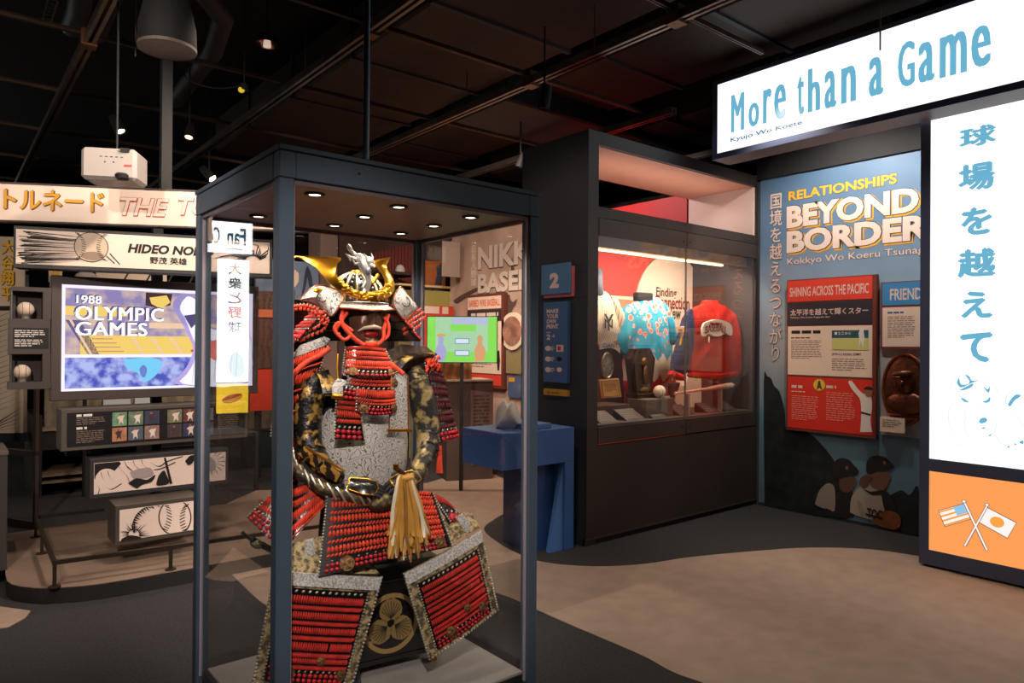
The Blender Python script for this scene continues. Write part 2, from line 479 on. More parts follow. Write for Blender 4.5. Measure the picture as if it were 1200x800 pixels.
# pendant speaker dome top left
c = at(196, 58, d=3.6)
r = thing('pendant_speaker', 'large black bell-shaped pendant with a grey mesh underside', 'speaker', tuple(c))
MB().lathe([(.135, 0), (.14, .01), (.135, .12), (.11, .24), (.07, .33), (.03, .37), (0, .37)], 28).build('housing', M('satin_black', (10, 10, 11), .8), r, True)
MB().lathe([(0, .004), (.128, .002), (.14, -.004), (.14, .012)], 28).build('grille', M('grey_mesh', (92, 82, 74), .6, var=.3, vs=200), r, True)
MB().tube([(0, 0, .37), (0, 0, 1.2)], .008, 8).build('cable', STEEL, r)
# small dome light
c = at(313, 52, d=6.2)
r = thing('dome_lamp', 'small chrome dome lamp reflecting, high on the dark ceiling', 'lamp', tuple(c))
MB().lathe([(.10, 0), (.095, .04), (.06, .08), (0, .09)], 20).build('reflector', M('aged_chrome', (190, 140, 120), .2, metal=1), r, True)
MB().lathe([(0, -.01), (.035, -.02), (.03, .03), (0, .04)], 12).build('bulb', M('dim_bulb', (255, 230, 210), es=.5), r, True)
MB().tube([(0, 0, .085), (0, 0, CEIL - c.z)], .008, 6).build('stem', BLACK, r)
# track spots
HOT = M('hot_lamp', (255, 226, 180), es=14)
def track_spot(px, py, z, tilt, label, glow=HOT, s=1, lit=0, yaw=40):
    c = at(px, py, z=z)
    r = thing('track_spotlight', label, 'spotlight', tuple(c), math.radians(yaw), 'track spotlights on the ceiling rails')
    R = Matrix.Rotation(math.radians(tilt), 4, 'X')
    mb = MB().lathe([(0, .10), (.03, .10), (.038, .07), (.042, -.04), (.042, -.055), (.036, -.055), (.034, -.03), (0, -.03)], 16)
    mb.v = [tuple(R @ Vector(v) * s) for v in mb.v]; mb.build('lamp_head', BLACK, r, True)
    mb = MB().lathe([(0, -.045), (.034, -.045)], 16); mb.v = [tuple(R @ Vector(v) * s) for v in mb.v]; mb.build('lens', glow, r)
    MB().tube([(0, 0, .04), (0, .0, .14), (0, 0, CEIL - c.z)], .008, 6).build('stem', BLACK, r)
    return r
track_spot(138, 148, 3.55, -30, 'track spotlight glowing alone above the white projector', s=1.1)
track_spot(222, 156, 3.55, -25, 'track spotlight just right of the slim ceiling post', M('warm_lamp', (255, 190, 150), es=4), yaw=-30)
track_spot(245, 205, 3.45, -45, 'brightest starry spotlight beside the corner of the glass case', M('bright_lamp', (255, 232, 190), es=60), s=1.2)
track_spot(638, 118, 3.5, 10, 'unlit black spotlight under the rail crossing above the tall cabinet', BLACK, s=1.2)
track_spot(610, 190, 3.5, 20, 'unlit black spotlight beside the top of the dark tower wall', BLACK, s=1.0)
c = at(286, 103, d=5.4)
r = thing('cable_lamp', 'small black lamp with a yellow lens on a looped cable', 'lamp', tuple(c))
MB().lathe([(0, .04), (.03, .03), (.035, -.02), (0, -.02)], 12).build('socket', BLACK, r, True)
MB().ell((-.02, 0, -.02), (.025, 0, 0), (0, .025, 0), (0, 0, .022), 10, 6).build('yellow_lens', M('yellow_lens', (230, 200, 50), es=.6), r, True)
e = [tuple(at(a, b, d=5.4) - c) for a, b in [(213, 84), (225, 96), (250, 103), (275, 102)]] + [(-.02, 0, .03)]
MB().tube(smooth_pts(e), .006, 6).build('cable', BLACK, r)
MB().tube([(0, 0, .03), (0, 0, CEIL - c.z)], .005, 6).build('stem', BLACK, r)
# slim ceiling post left
a = at(194, 213, d=5.1)
st(MB().box(a.x - .035, a.y - .035, a.z - .1, a.x + .035, a.y + .035, GZ + .02).build('trim_1', M('dark_grey_post', (24, 22, 22), .7)))
# projector
c = at(137, 197, d=4.5)
B = Board('projector', 'white ceiling projector hanging above the tornado banner', 'projector', c, -28)
B.box('housing', -.17, -.10, .15, .10, -.12, .12, M('white_plastic', (164, 156, 152), .5), bev=.02)
MB().lathe([(0, 0), (.035, 0), (.04, .02), (.03, .03)], 16, (0.07, -.125, -.09)).build('lens', BLACK, B.root, True)
B.box('red_sticker', .08, -.015, .125, -.003, -.1215, -.12, RED)
for i in range(5): B.box('vent_slot', -.06 + i * .03, .04, -.045 + i * .03, .045, -.1215, -.12, INK)
for x in (-.03, .02): MB().ell((x, -.12, .01), (.005, 0, 0), (0, .003, 0), (0, 0, .005), 8, 4).build('indicator', INK, B.root)
B.box('cable_port', .06, .075, .11, .1, -.13, -.08, BLACK)
MB().tube([(0, 0, .1), (0, 0, CEIL - c.z)], .007, 8).build('mount_pole', BLACK, B.root)

# ------------------------------------------------------------------ big glass case
CX0, CX1, CY0, CY1, CT, CH = .896, 2.086, 2.364, 3.377, 2.284, 2.17
R = thing('glass_display_case', 'large freestanding blue-grey framed glass case holding the red samurai armour', 'display case', (CX0, CY0, 0))
W, D = CX1 - CX0, CY1 - CY0
pw = .055
for (x, y) in [(0, 0), (W - pw, 0), (0, D - pw), (W - pw, D - pw)]:
    MB().box(x, y, 0, x + pw, y + pw, CH, .004).build('corner_post', SLATE, R)
h = MB()
h.box(0, 0, CH, W, pw, CT - .022, .003); h.box(0, D - pw, CH, W, D, CT - .022, .003); h.box(0, pw, CH, pw, D - pw, CT - .022, .003); h.box(W - pw, pw, CH, W, D - pw, CT - .022, .003)
h.build('header_frame', SLATE, R)
MB().box(-.004, -.004, CT - .02, W + .004, D + .004, CT, .003).build('top_cap', SLATE, R)
for x in (.058, W - .06): MB().box(x, -.001, CH, x + .002, .001, CT - .022).build('frame_joint', INK, R)
for j in ((0, -.001, CH - .001, .058, .001, CH + .001), (W - .058, -.001, CH - .001, W, .001, CH + .001), (-.001, .058, CH, .001, .06, CT - .022)): MB().box(*j).build('frame_joint', INK, R)
MB().ell((.30, -.001, 2.225), (.005, 0, 0), (0, .002, 0), (0, 0, .005), 8, 4).build('lock', BLACK, R)
MB().box(pw, pw, CH - .004, W - pw, D - pw, CH + .02).build('case_ceiling', M('case_ceiling_grey', (122, 104, 96), .45, var=.05, vs=4), R)
b = MB()
for (x0, y0, x1, y1) in [(pw, .012, W - pw, .030), (pw, D - .03, W - pw, D - .012), (.012, pw, .03, D - pw), (W - .03, pw, W - .012, D - pw)]:
    b.box(x0, y0, CH - .018, x1, y1, CH)
b.build('glazing_channel', M('channel_metal', (120, 104, 108), .4, metal=.5), R)
for n, (x0, y0, x1, y1) in enumerate([(pw - .01, .019, W - pw + .01, .022), (pw - .01, D - .022, W - pw + .01, D - .019), (.019, pw - .01, .022, D - pw + .01), (W - .022, pw - .01, W - .019, D - pw + .01)]):
    MB().box(x0, y0, .10, x1, y1, CH).build('glass_pane', GLASS, R)
SEAL = M('edge_seal', (150, 140, 150), .3)
for (x, y) in [(pw, .014), (W - pw - .006, .014), (pw, D - .028), (W - pw - .006, D - .028)]: MB().box(x, y, .1, x + .006, y + .014, CH).build('edge_seal', SEAL, R)
for (x, y) in [(.014, pw), (.014, D - pw - .006), (W - .028, pw), (W - .028, D - pw - .006)]: MB().box(x, y, .1, x + .014, y + .006, CH).build('edge_seal', SEAL, R)
MB().box(.03, .032, 0, W - .03, D - .032, .12).build('base', BLACK, R)
MB().box(.044, .036, .12, W - .052, D - .08, .135, .003).build('plinth_top', M('plinth_grey', (150, 144, 140), .6, var=.05, vs=5), R)
MB().tube([(.35, .045, CT), (.35, .045, GZ)], .012, 12).build('power_pole', M('pole_blue_grey', (136, 160, 182), .4, metal=.1), R, True)
TRIM = M('downlight_trim', (60, 52, 48), .35, metal=.3)
for x, y in CASE_L:
    f = MB().lathe([(.022, -.006), (.036, -.01), (.04, -.002), (.04, 0)], 24, (x - CX0, y - CY0, CH - .004)).build('downlight', TRIM, R, True)
    MB().lathe([(0, -.003), (.023, -.004)], 20, (x - CX0, y - CY0, CH - .004)).build('lamp_lens', M('downlight_glow', (255, 236, 205), es=9), f)
# ------------------------------------------------------------------ samurai armour
CORD = M('red_silk_cord', (232, 70, 40), .65, var=.22, vs=30, bump=.4, bs=300)
CORDD = M('dark_red_silk_cord', (176, 34, 28), .7, var=.25, vs=30, bump=.4, bs=300)
BOSS = M('crimson_boss', (196, 30, 40), .4, var=.2, vs=30)
LACQ = M('black_lacquer', (20, 17, 18), .25, coat=.4)
SILV = M('silver_stud', (214, 206, 190), .3, metal=.7)
def contour_mat(name, light, dark, scale, freq, width, rough=.5, metal=.2):
    """woven or engraved curling lines: thin contour lines of a noise field"""
    m = M(name, light, rough, metal=metal, bump=.5, bs=200); nt = m.node_tree; N = nt.nodes; L = nt.links; b = N['Principled BSDF']
    tc = N.new('ShaderNodeTexCoord'); t = N.new('ShaderNodeTexNoise'); t.inputs['Scale'].default_value = scale; t.inputs['Detail'].default_value = 1.5; L.new(tc.outputs['Object'], t.inputs['Vector'])
    a = N.new('ShaderNodeMath'); a.operation = 'MULTIPLY'; a.inputs[1].default_value = freq; L.new(t.outputs['Fac'], a.inputs[0])
    c = N.new('ShaderNodeMath'); c.operation = 'PINGPONG'; c.inputs[1].default_value = 1; L.new(a.outputs[0], c.inputs[0])
    r = N.new('ShaderNodeValToRGB'); e = r.color_ramp.elements; e[0].position = width * .4; e[0].color = lin(dark); e[1].position = width; e[1].color = lin(light); L.new(c.outputs[0], r.inputs[0]); L.new(r.outputs[0], b.inputs['Base Color'])
    return m
BROC = contour_mat('silver_brocade', (222, 218, 212), (112, 106, 104), 20, 22, .30)
BROCW = M('white_brocade_band', (232, 228, 222), .6, metal=.1, vs=140, col2=(158, 156, 154), thr=(.4, .62))
GBROC = M('gold_brocade', (150, 120, 70), .5, metal=.35, kind='voronoi', vs=42, col2=(62, 58, 42), thr=(.15, .6), bump=.5, bs=150)
GBROC2 = M('pale_gold_brocade', (190, 168, 122), .55, metal=.2, vs=45, col2=(84, 72, 52), thr=(.42, .58), bump=.5, bs=150)
SLEEVE = M('dark_sleeve_brocade', (28, 26, 28), .34, metal=.25, vs=20, col2=(190, 148, 74), thr=(.50, .60), bump=.8, bs=30)
SLEEVE2 = M('grey_gold_sleeve_brocade', (62, 60, 58), .34, metal=.3, vs=22, col2=(190, 166, 112), thr=(.48, .60), bump=.8, bs=30)
GILT = M('gilded_metal', (236, 170, 52), .28, metal=1, var=.1, vs=10)
GILTR = M('gilded_relief', (238, 180, 64), .35, metal=1, var=.35, vs=60, bump=1, bs=90)
BRONZE = M('aged_bronze', (128, 96, 62), .45, metal=.75, var=.3, vs=70, bump=.6, bs=120)
COPPER = M('copper_rim', (186, 112, 74), .35, metal=.8)
DRAG = M('silvered_dragon', (226, 222, 218), .3, metal=.65)

AB = Board('samurai_armor', 'red-laced samurai armour with gold crescent crest, seated inside the glass case', 'armor', (1.50, 2.90, .135), -6)
AR = AB.root
V = AB.V
def nrm(a, b, c, d):
    n = (b - a).cross(c - a)
    if n.dot(Vector((-1.19, -3.04, 1.4)) - a) < 0: n = -n
    return n.normalized()

def lace_panel(name, c, rows, cols, bulge=.02, sag=0, thick=.008, label=None, board=LACQ, edge=True, parent=None, cord=CORD, crests=(), ncols_boss=None, side=(1, 1), narrow=0):
    """c = TL TR BR BL corners; rows = list of (kind, weight): T tall cords, D twisted cords, K dark gap, S silver studs, B round bosses"""
    TL, TR, BR, BL = c
    n = nrm(TL, TR, BR, BL)
    def P(u, v):
        p = TL.lerp(TR, u).lerp(BL.lerp(BR, u), v)
        return p + n * bulge * 4 * u * (1 - u) + (BL - TL).normalized() * sag * 4 * u * (1 - u) * (.4 + .6 * v)
    def Nn(u, v):
        e = .02
        a = P(min(u + e, 1), v) - P(max(u - e, 0), v); b = P(u, min(v + e, 1)) - P(u, max(v - e, 0))
        q = a.cross(b).normalized(); return q if q.dot(n) > 0 else -q

    mb = MB(); mb.slab(P, Nn, 14, 8, thick)
    o = mb.build(name, board, parent or AR, label=label)
    W = sum(r[1] for r in rows); v = 0
    L = MB(); Bs = MB(); Sd = MB(); D = MB()
    for kind, wt in rows:
        h = wt / W; vm = v + h / 2
        H = (P(.5, v + h) - P(.5, v)).length; wd = (P(1, vm) - P(0, vm)).length / cols
        m = .035
        if kind in 'TD':
            for i in range(cols):
                u = m + (1 - 2 * m) * (i + .5) / cols
                p = P(u, vm); nn = Nn(u, vm); dv = (P(u, v + h) - P(u, v)).normalized(); du = dv.cross(nn).normalized()
                jit = random.uniform(-.06, .06)
                if kind == 'T':
                    tgt = L if (not D.v and len(rows) and cord is CORD) or random.random() < .99 else D
                    tgt.ell(p + nn * .001, du * wd * .46, (dv + du * jit) * H * .52, nn * .0085, 6, 4)
                else:
                    ax = (dv * .75 + du * .66).normalized(); bx = nn.cross(ax)
                    L.ell(p + nn * .002, bx * wd * .31, ax * H * .66, nn * .0085, 6, 4)
        elif kind == 'S':
            k = ncols_boss or max(4, int(cols * .55))
            for i in range(k):
                u = .05 + .90 * (i + .5) / k; p = P(u, vm); nn = Nn(u, vm); r = min(H * .5, .0065)
                dv = (P(u, v + h) - P(u, v)).normalized(); du = dv.cross(nn)
                Sd.ell(p + nn * .003, (du * .8 + dv * .6) * r * 1.15, (dv * .8 - du * .6) * r * .7, nn * r * .6, 6, 4)
        elif kind == 'B':
            k = ncols_boss or max(4, int(cols * .45))
            k = max(k, int((P(1, vm) - P(0, vm)).length * .92 / (H * 1.12)))
            sh = .5 if int(v * 1000) % 2 else .3
            for i in range(k):
                u = .04 + .92 * (i + sh) / k; p = P(u, vm); nn = Nn(u, vm); r = min(H * .46, (P(1, vm) - P(0, vm)).length / k * .42)
                dv = (P(u, v + h) - P(u, v)).normalized(); du = dv.cross(nn)
                Bs.ell(p + nn * .003, du * r * 1.1, dv * r, nn * r * .75, 7, 5)
        v += h
    if L.v: L.build('lacing', cord, o, True, 'stuff')
    if Bs.v: Bs.build('red_boss_row', BOSS, o, True, 'stuff')
    if edge:
        for q, on in ((0, side[0]), (1, side[1])):
            if not on: continue
            ln = (P(q, 1) - P(q, 0)).length; k = max(3, int(ln / .012))
            for i in range(k):
                t = (i + .5) / k; p = P(q, t); nn = Nn(q, t); dv = (P(q, 1) - P(q, 0)).normalized(); du = dv.cross(nn)
                Sd.ell(p + nn * .003, (du * .7 + dv * .5) * .0062, (dv * .8 - du * .5) * .0048, nn * .005, 5, 4)
    if Sd.v: Sd.build('silver_stud_row', SILV, o, True, 'stuff')
    for cu, cv, cr in crests:
        p = P(cu, cv); nn = Nn(cu, cv); dv = (P(cu, min(cv + .05, 1)) - P(cu, cv - .05)).normalized(); du = dv.cross(nn)
        k = MB(); k.ell(p + nn * .006, du * cr, dv * cr, nn * .0045, 16, 6)
        k.tube([p + nn * .007 + (du * math.cos(t) + dv * math.sin(t)) * cr * .92 for t in [i * math.pi / 8 for i in range(17)]], cr * .1, 6)
        for t in range(3):
            a = t * 2.094; k.ell(p + nn * .010 + (du * math.cos(a) + dv * math.sin(a)) * cr * .38, du * cr * .28, dv * cr * .28, nn * .002, 8, 4)
        k.build('bronze_crest', BRONZE, o, True)
    return o, P, Nn

# black padded body inside
B0 = MB().lathe([(.0, .30), (.17, .32), (.19, .55), (.17, .80), (.18, .95), (.20, 1.10), (.17, 1.22), (.09, 1.30), (.06, 1.36), (.065, 1.42), (.08, 1.50), (.0, 1.56)], 20, (-.02, .0, 0), sx=1, sy=.62)
B0.build('padded_body', M('black_padding', (20, 18, 20), .9), AR, True)
# cuirass
zz = .135
def dou(t, z):   # ellipse section
    k = 1 + .10 * math.sin((z - .75) / .45 * math.pi)
    return Vector((-.015 + .205 * k * math.sin(t), .0 - .175 * k * math.cos(t), z))
cu = MB().lathe([(.185, .76), (.198, .82), (.215, .92), (.218, 1.02), (.208, 1.10), (.18, 1.17), (.15, 1.20)], 32, (-.015, 0, 0), sx=1, sy=.85)
cuir = cu.build('cuirass', BROC, AR, True)
for z in (.80,): pass
MB().lathe([(.19, .765), (.2, .775), (.19, .79)], 32, (-.015, 0, 0), sx=1, sy=.86).build('cuirass_rim', COPPER, cuir, True)
# shoulder straps
for sgn, a, b, c in ((-1, (352, 420), (380, 440), (388, 462)), (1, (505, 415), (478, 418), (462, 432))):
    pts = [V(*a, .05), V(*b, -.08), V(*c, -.16)]
    MB().tube(smooth_pts([tuple(q) for q in pts]), .035, 10, flat=((0, 0, 1), .3)).build('shoulder_strap', SLEEVE, AR, True)
# right shoulder board standing behind the arm (dark brown)
MB().dome([V(452, 412, -.02), V(470, 403, .0), V(500, 406, .04), V(510, 414, .05), V(510, 432, .05), V(480, 436, .0), V(455, 428, -.02)], (-.3, -1, .3), .018, .012).build('shoulder_guard', M('worn_brown_leather', (66, 50, 42), .5, vs=18, col2=(112, 88, 72), thr=(.5, .75), bump=.6, bs=60), AR, True)
MB().dome([V(343, 415, -.02), V(352, 404, -.03), V(380, 394, -.05), V(387, 397, -.05), V(376, 410, -.05), V(350, 424, -.03)], (-.3, -1, .5), .012, .01).build('shoulder_guard', BROC, AR, True)

# sleeves (one skinned chain each)
def skin_chain(name, pts, radii, mat, parent, edges=None, sub=2):
    me = bpy.data.meshes.new(name)
    edges = edges or [(i, i + 1) for i in range(len(pts) - 1)]
    me.from_pydata([tuple(p) for p in pts], edges, [])
    o = put(name, me, parent)
    sk = o.modifiers.new('skin', 'SKIN'); sk.use_smooth_shade = True
    for i, r in enumerate(radii):
        v = me.skin_vertices[0].data[i]; v.radius = (r, r) if not isinstance(r, tuple) else r; v.use_root = (i == 0)
    sb = o.modifiers.new('sub', 'SUBSURF'); sb.levels = sub; sb.render_levels = sub
    me.materials.append(mat)
    return o
sl1 = [V(374, 425, -.02), V(364, 455, -.02), V(358, 490, -.03), V(362, 525, -.06), V(378, 547, -.16), V(402, 563, -.25)]
a1 = skin_chain('armored_sleeve', sl1, [.052, .072, .070, .060, .046, .034], SLEEVE, AR)
sl2 = [V(482, 428, .0), V(492, 458, .0), V(500, 490, .0), V(502, 515, -.02), V(497, 538, -.10), V(484, 556, -.20)]
a2 = skin_chain('armored_sleeve', sl2, [.052, .070, .070, .060, .046, .034], SLEEVE2, AR)
# bulky folds over the sleeves
rs = random.Random(3)
for sl, a, mt, sd in ((sl1, a1, SLEEVE, -1), (sl2, a2, SLEEVE2, 1)):
    mb = MB()
    for i in range(16):
        t = rs.uniform(.3, 3.4); k = int(t); q = sl[k].lerp(sl[k + 1], t - k)
        d = (sl[k + 1] - sl[k]).normalized(); side = Vector((rs.uniform(-1, 1), -1, rs.uniform(-.3, .6))).normalized()
        sv = d.cross(side).normalized()
        c = q + side * .05
        mb.tube([c - sv * .045 + d * rs.uniform(-.02, .02) - side * .012, c - sv * .02 + d * rs.uniform(-.015, .015), c + sv * .02 + d * rs.uniform(-.02, .02), c + sv * .045 + d * rs.uniform(-.03, .03) - side * .012], [.003, .010, .011, .003], 7)
    mb.build('sleeve_fold', mt, a, True)
# gilt splints on the forearms
GS = M('gold_lacquer_splint', (44, 34, 26), .3, metal=.5, kind='wave', vs=9, col2=(186, 134, 62), thr=(.45, .6))
def splint(px, ly, rise, parent):
    pts = [V(*q, ly[i]) for i, q in enumerate(px)]
    MB().dome(pts, (-.25, -1, .5), rise, .006).build('forearm_splint', GS, parent, True)
splint([(349, 532), (357, 522), (378, 538), (370, 548)], (-.12, -.12, -.2, -.2), .006, a1)
splint([(372, 550), (381, 541), (400, 553), (394, 565)], (-.22, -.22, -.29, -.29), .006, a1)
for q in ((355, 541, 366, 533), (373, 553, 385, 545), (384, 560, 394, 551)):
    MB().tube([V(q[0], q[1], -.2), V((q[0] + q[2]) / 2, (q[1] + q[3]) / 2 - 1, -.225), V(q[2], q[3], -.2)], .004, 6).build('gilt_band', GILT, a1, True)
MB().tube([V(359, 524, -.13), V(385, 540, -.24), V(404, 552, -.3)], .005, 6).build('gilt_band', GILT, a1, True)
MB().tube([V(514, 520, -.03), V(508, 535, -.08), V(500, 551, -.14)], .005, 6).build('gilt_band', GILT, a2, True)
# hand guards with glove fingers (hands of the armour)
def gauntlet(wr, kn, spread, parent, up, name='gauntlet'):
    wr = Vector(wr); kn = Vector(kn); d = (kn - wr).normalized(); n = Vector(up).normalized(); s = d.cross(n).normalized()
    L = (kn - wr).length
    pts = [wr - s * .030, wr + s * .030, wr + d * L * .6 + s * .042, kn + s * .036, kn + d * .012, kn - s * .036, wr + d * L * .6 - s * .042]
    g = MB().dome(pts, n, .016, .014).build(name, LACQ, parent, True)
    MB().tube(pts + [pts[0]], .003, 6).build('gilt_rim', GILT, g, True)
    ln = (.052, .060, .056, .044)
    for i in range(4):
        o = kn + s * (-.027 + .018 * i) - n * .008
        a = o + d * ln[i] * .45 - n * .010; b = a + d * ln[i] * .30 - n * .024; c = b - n * .022 - d * .008
        MB().tube([o - d * .02, o, a, b, c], [.0085, .009, .0085, .008, .0055], 8).build('finger', M('dark_glove', (34, 30, 40), .7), g, True)
    o = wr + d * L * .35 + s * spread * .04 - n * .012
    MB().tube([o, o + s * spread * .020 + d * .022 - n * .008, o + s * spread * .022 + d * .044 - n * .02], [.011, .010, .006], 8).build('thumb', MATS['dark_glove'], g, True)
    return g
gauntlet(V(408, 566, -.27), V(440, 572, -.32), -1, AR, (-.2, -.6, .8))
gauntlet(V(488, 556, -.22), V(463, 568, -.32), 1, AR, (0, -.7, .7))

# waist sash
sash = [V(341, 530, -.02), V(345, 546, -.10), V(362, 562, -.18), V(392, 577, -.25), V(425, 583, -.28), V(448, 588, -.30), V(466, 575, -.29), V(486, 560, -.22), V(498, 548, -.12)]
tw = [Vector(q) for q in smooth_pts([tuple(q) for q in sash], 6)]
so = MB().tube(tw, [.026 + .006 * math.sin(i * .9) for i in range(len(tw))], 12).build('waist_sash', GBROC, AR, True)
mb = MB()
for i in range(0, len(tw) - 2, 2): mb.tube([tw[i] + Vector((0, -.02, .026)), tw[i + 1] + Vector((0, -.034, 0)), tw[i + 2] + Vector((0, -.02, -.026))], .005, 6)
mb.build('sash_twist', SILV, so, True)
MB().ell(V(447, 588, -.31), (.06, .0, 0), (0, .045, 0), (.01, 0, .038), 14, 10).build('sash_knot', GBROC, AR, True)

# gorget and chest plates
R6 = [('K', .3), ('D', 1), ('K', .3), ('T', 1.5), ('K', .2), ('D', 1), ('K', .3), ('T', 1.9), ('D', 1), ('K', .2), ('S', .9), ('B', 1.1), ('K', .2)]
lace_panel('throat_guard', [V(405, 406, -.13), V(450, 408, -.13), V(467, 441, -.20), V(401, 439, -.20)], R6, 24, .035, .03, crests=((.16, .86, .021), (.86, .86, .018)), ncols_boss=11)
lace_panel('throat_guard', [V(408, 440, -.205), V(464, 442, -.205), V(466, 464, -.215), V(404, 462, -.215)], [('K', .6), ('D', 1), ('D', 1), ('S', .8), ('B', 1), ('B', 1)], 18, .02, .012, crests=((.93, .3, .019),), ncols_boss=9)
lace_panel('breast_lacing', [V(419, 454, -.225), V(462, 456, -.225), V(464, 483, -.235), V(417, 482, -.235)], [('T', 2.6), ('K', .2), ('D', 1), ('D', .9), ('S', .6), ('B', 1.1), ('B', 1)], 18, .02, .015, crests=((.16, .80, .021), (.92, .78, .018)), ncols_boss=9)
lace_panel('breast_pendant', [V(394, 468, -.20), V(420, 470, -.21), V(427, 516, -.225), V(392, 514, -.215)], [('D', 1), ('K', .3), ('D', 1), ('T', 1.8), ('K', .3), ('D', 1), ('K', .4), ('S', .9), ('B', 1.2), ('B', 1.2)], 11, .008, ncols_boss=5, label='small red-laced plate hanging at the wearer\'s right breast')
lace_panel('breast_lacing', [V(402, 452, -.215), V(422, 455, -.222), V(424, 470, -.225), V(402, 468, -.22)], [('S', .8), ('B', 1.1), ('B', 1.1)], 8, .004, edge=False, ncols_boss=4)
pl = MB().dome([V(459, 438, -.215), V(470, 434, -.205), V(478, 440, -.2), V(479, 503, -.2), V(456, 503, -.22), V(457, 470, -.225)], (0, -1, .1), .008, .008).build('breast_plate', BROC, AR, False, label='pale brocade plate with a gilt foot')
MB().tube([V(459, 438, -.22), V(470, 434, -.21), V(478, 440, -.205), V(479, 503, -.205), V(456, 503, -.225), V(457, 470, -.23), V(459, 438, -.22)], .0035, 6).build('copper_rim', COPPER, pl, True)
MB().tube([V(454, 504, -.225), V(482, 504, -.205)], .007, 8).build('gilt_foot', GILT, pl, True)
MB().dome([V(389, 452, -.19), V(396, 443, -.19), V(408, 446, -.2), V(404, 466, -.205), V(390, 464, -.2)], (0, -1, .1), .006, .008).build('breast_plate', BROC, AR)
MB().tube([V(389, 464, -.205), V(402, 465, -.21)], .010, 8).build('gilt_toggle', GILT, AR, True)
# pleats of brocade on the belly
# gold cord at the left of the neck
MB().tube([V(396, 415, -.14), V(395, 430, -.17), V(396, 448, -.19)], .004, 6).build('gilt_cord', GILT, AR, True)
MB().tube([V(455, 425, -.18), V(463, 430, -.2), V(472, 438, -.21)], .011, 8).build('red_cord', CORD, AR, True)

# shoulder shields (sode)
SR = [('T', 1.4), ('K', .4), ('D', .8), ('T', 1.6), ('K', .4), ('D', .8), ('T', 1.6), ('K', .4), ('D', .8), ('T', 1.6), ('K', .4), ('D', .8), ('T', 1.6), ('K', .4), ('D', .8), ('S', .6), ('B', 1), ('B', 1)]
lace_panel('shoulder_shield', [V(327, 430, .04), V(384, 404, -.07), V(352, 500, -.05), V(318, 512, .05)], SR[:11], 20, .03, edge=True)
lace_panel('shoulder_shield', [V(320, 498, .05), V(358, 492, -.05), V(349, 572, -.05), V(322, 580, .05)], SR[6:], 16, .02)
cord = [V(386, 408, -.10), V(375, 416, -.1), V(358, 425, -.1), V(345, 438, -.1), V(340, 452, -.08)]
MB().tube(smooth_pts([tuple(q) for q in cord]), .012, 8).build('red_cord', CORD, AR, True)
sh = [V(500, 420, -.05), V(516, 424, .10), V(534, 490, .12), V(522, 520, -.02)]
lace_panel('shoulder_shield', [V(497, 424, -.04), V(514, 432, .12), V(536, 512, .14), V(515, 518, -.02)], SR, 12, .03, cord=M('shaded_maroon_cord', (84, 22, 26), .7, var=.2, vs=30), label='side-on shoulder shield, its red lacing coloured dark as if in shade')  # shade on this side is put into the cord colour
mb = MB()
for i in range(26):
    a = V(506 + random.uniform(-8, 8), 418 + random.uniform(0, 14), random.uniform(-.06, .02)); b = a + Vector((random.uniform(-.02, .02), random.uniform(-.02, 0), random.uniform(-.03, .01)))
    mb.tube([a, (a + b) / 2 + Vector((0, -.01, .01)), b], .006, 5)
mb.build('red_tuft', CORD, AR, True)
mb = MB()
for i in range(16):
    x = random.uniform(-3, 3); a = V(516 + x * .5, 522, -.02); mb.tube([a, V(515 + x, 540, -.02), V(515 + x * 1.5, 554, -.02)], .004, 5)
mb.build('red_tassel', CORD, AR, True)

# skirt plates (kusazuri)
KR = [('D', 1), ('K', .35), ('D', .9), ('T', 1.7), ('K', .3), ('D', 1), ('T', 1.6), ('K', .3), ('D', 1), ('T', 1.6), ('K', .3), ('D', 1), ('K', .2), ('T', 1.5), ('D', 1), ('K', .3), ('S', .5), ('B', 1), ('B', 1), ('K', .2)]
lace_panel('skirt_plate', [V(384, 574, -.24), V(507, 577, -.24), V(530, 640, -.34), V(373, 676, -.36)], KR, 34, .03, crests=((.18, .92, .030), (.50, .90, .026), (.90, .88, .028)), ncols_boss=15, label='broad central red-laced skirt plate')
lace_panel('skirt_plate', [V(330, 575, -.10), V(380, 560, -.19), V(381, 592, -.20), V(322, 655, -.22)], [('T', 1.8), ('K', .3), ('T', 1.4), ('K', .3), ('T', 1.8), ('K', .3), ('T', 1.6), ('D', .8)], 26, .015, cord=CORD)
sp, _, _ = lace_panel('skirt_plate', [V(314, 583, -.10), V(336, 575, -.10), V(338, 655, -.20), V(289, 606, -.10)], [('D', .6), ('T', 2), ('K', .4), ('T', 1.6), ('S', .8), ('B', 1), ('B', 1), ('B', 1)], 13, .01, ncols_boss=8, crests=((.6, .72, .02),), label='skirt plate kicked out behind the front corner post')
lace_panel('skirt_plate', [V(505, 578, -.20), V(523, 590, -.12), V(560, 618, -.16), V(528, 612, -.26)], [('T', 1), ('K', .6), ('S', .6), ('B', 1)], 10, .01, cord=CORDD)

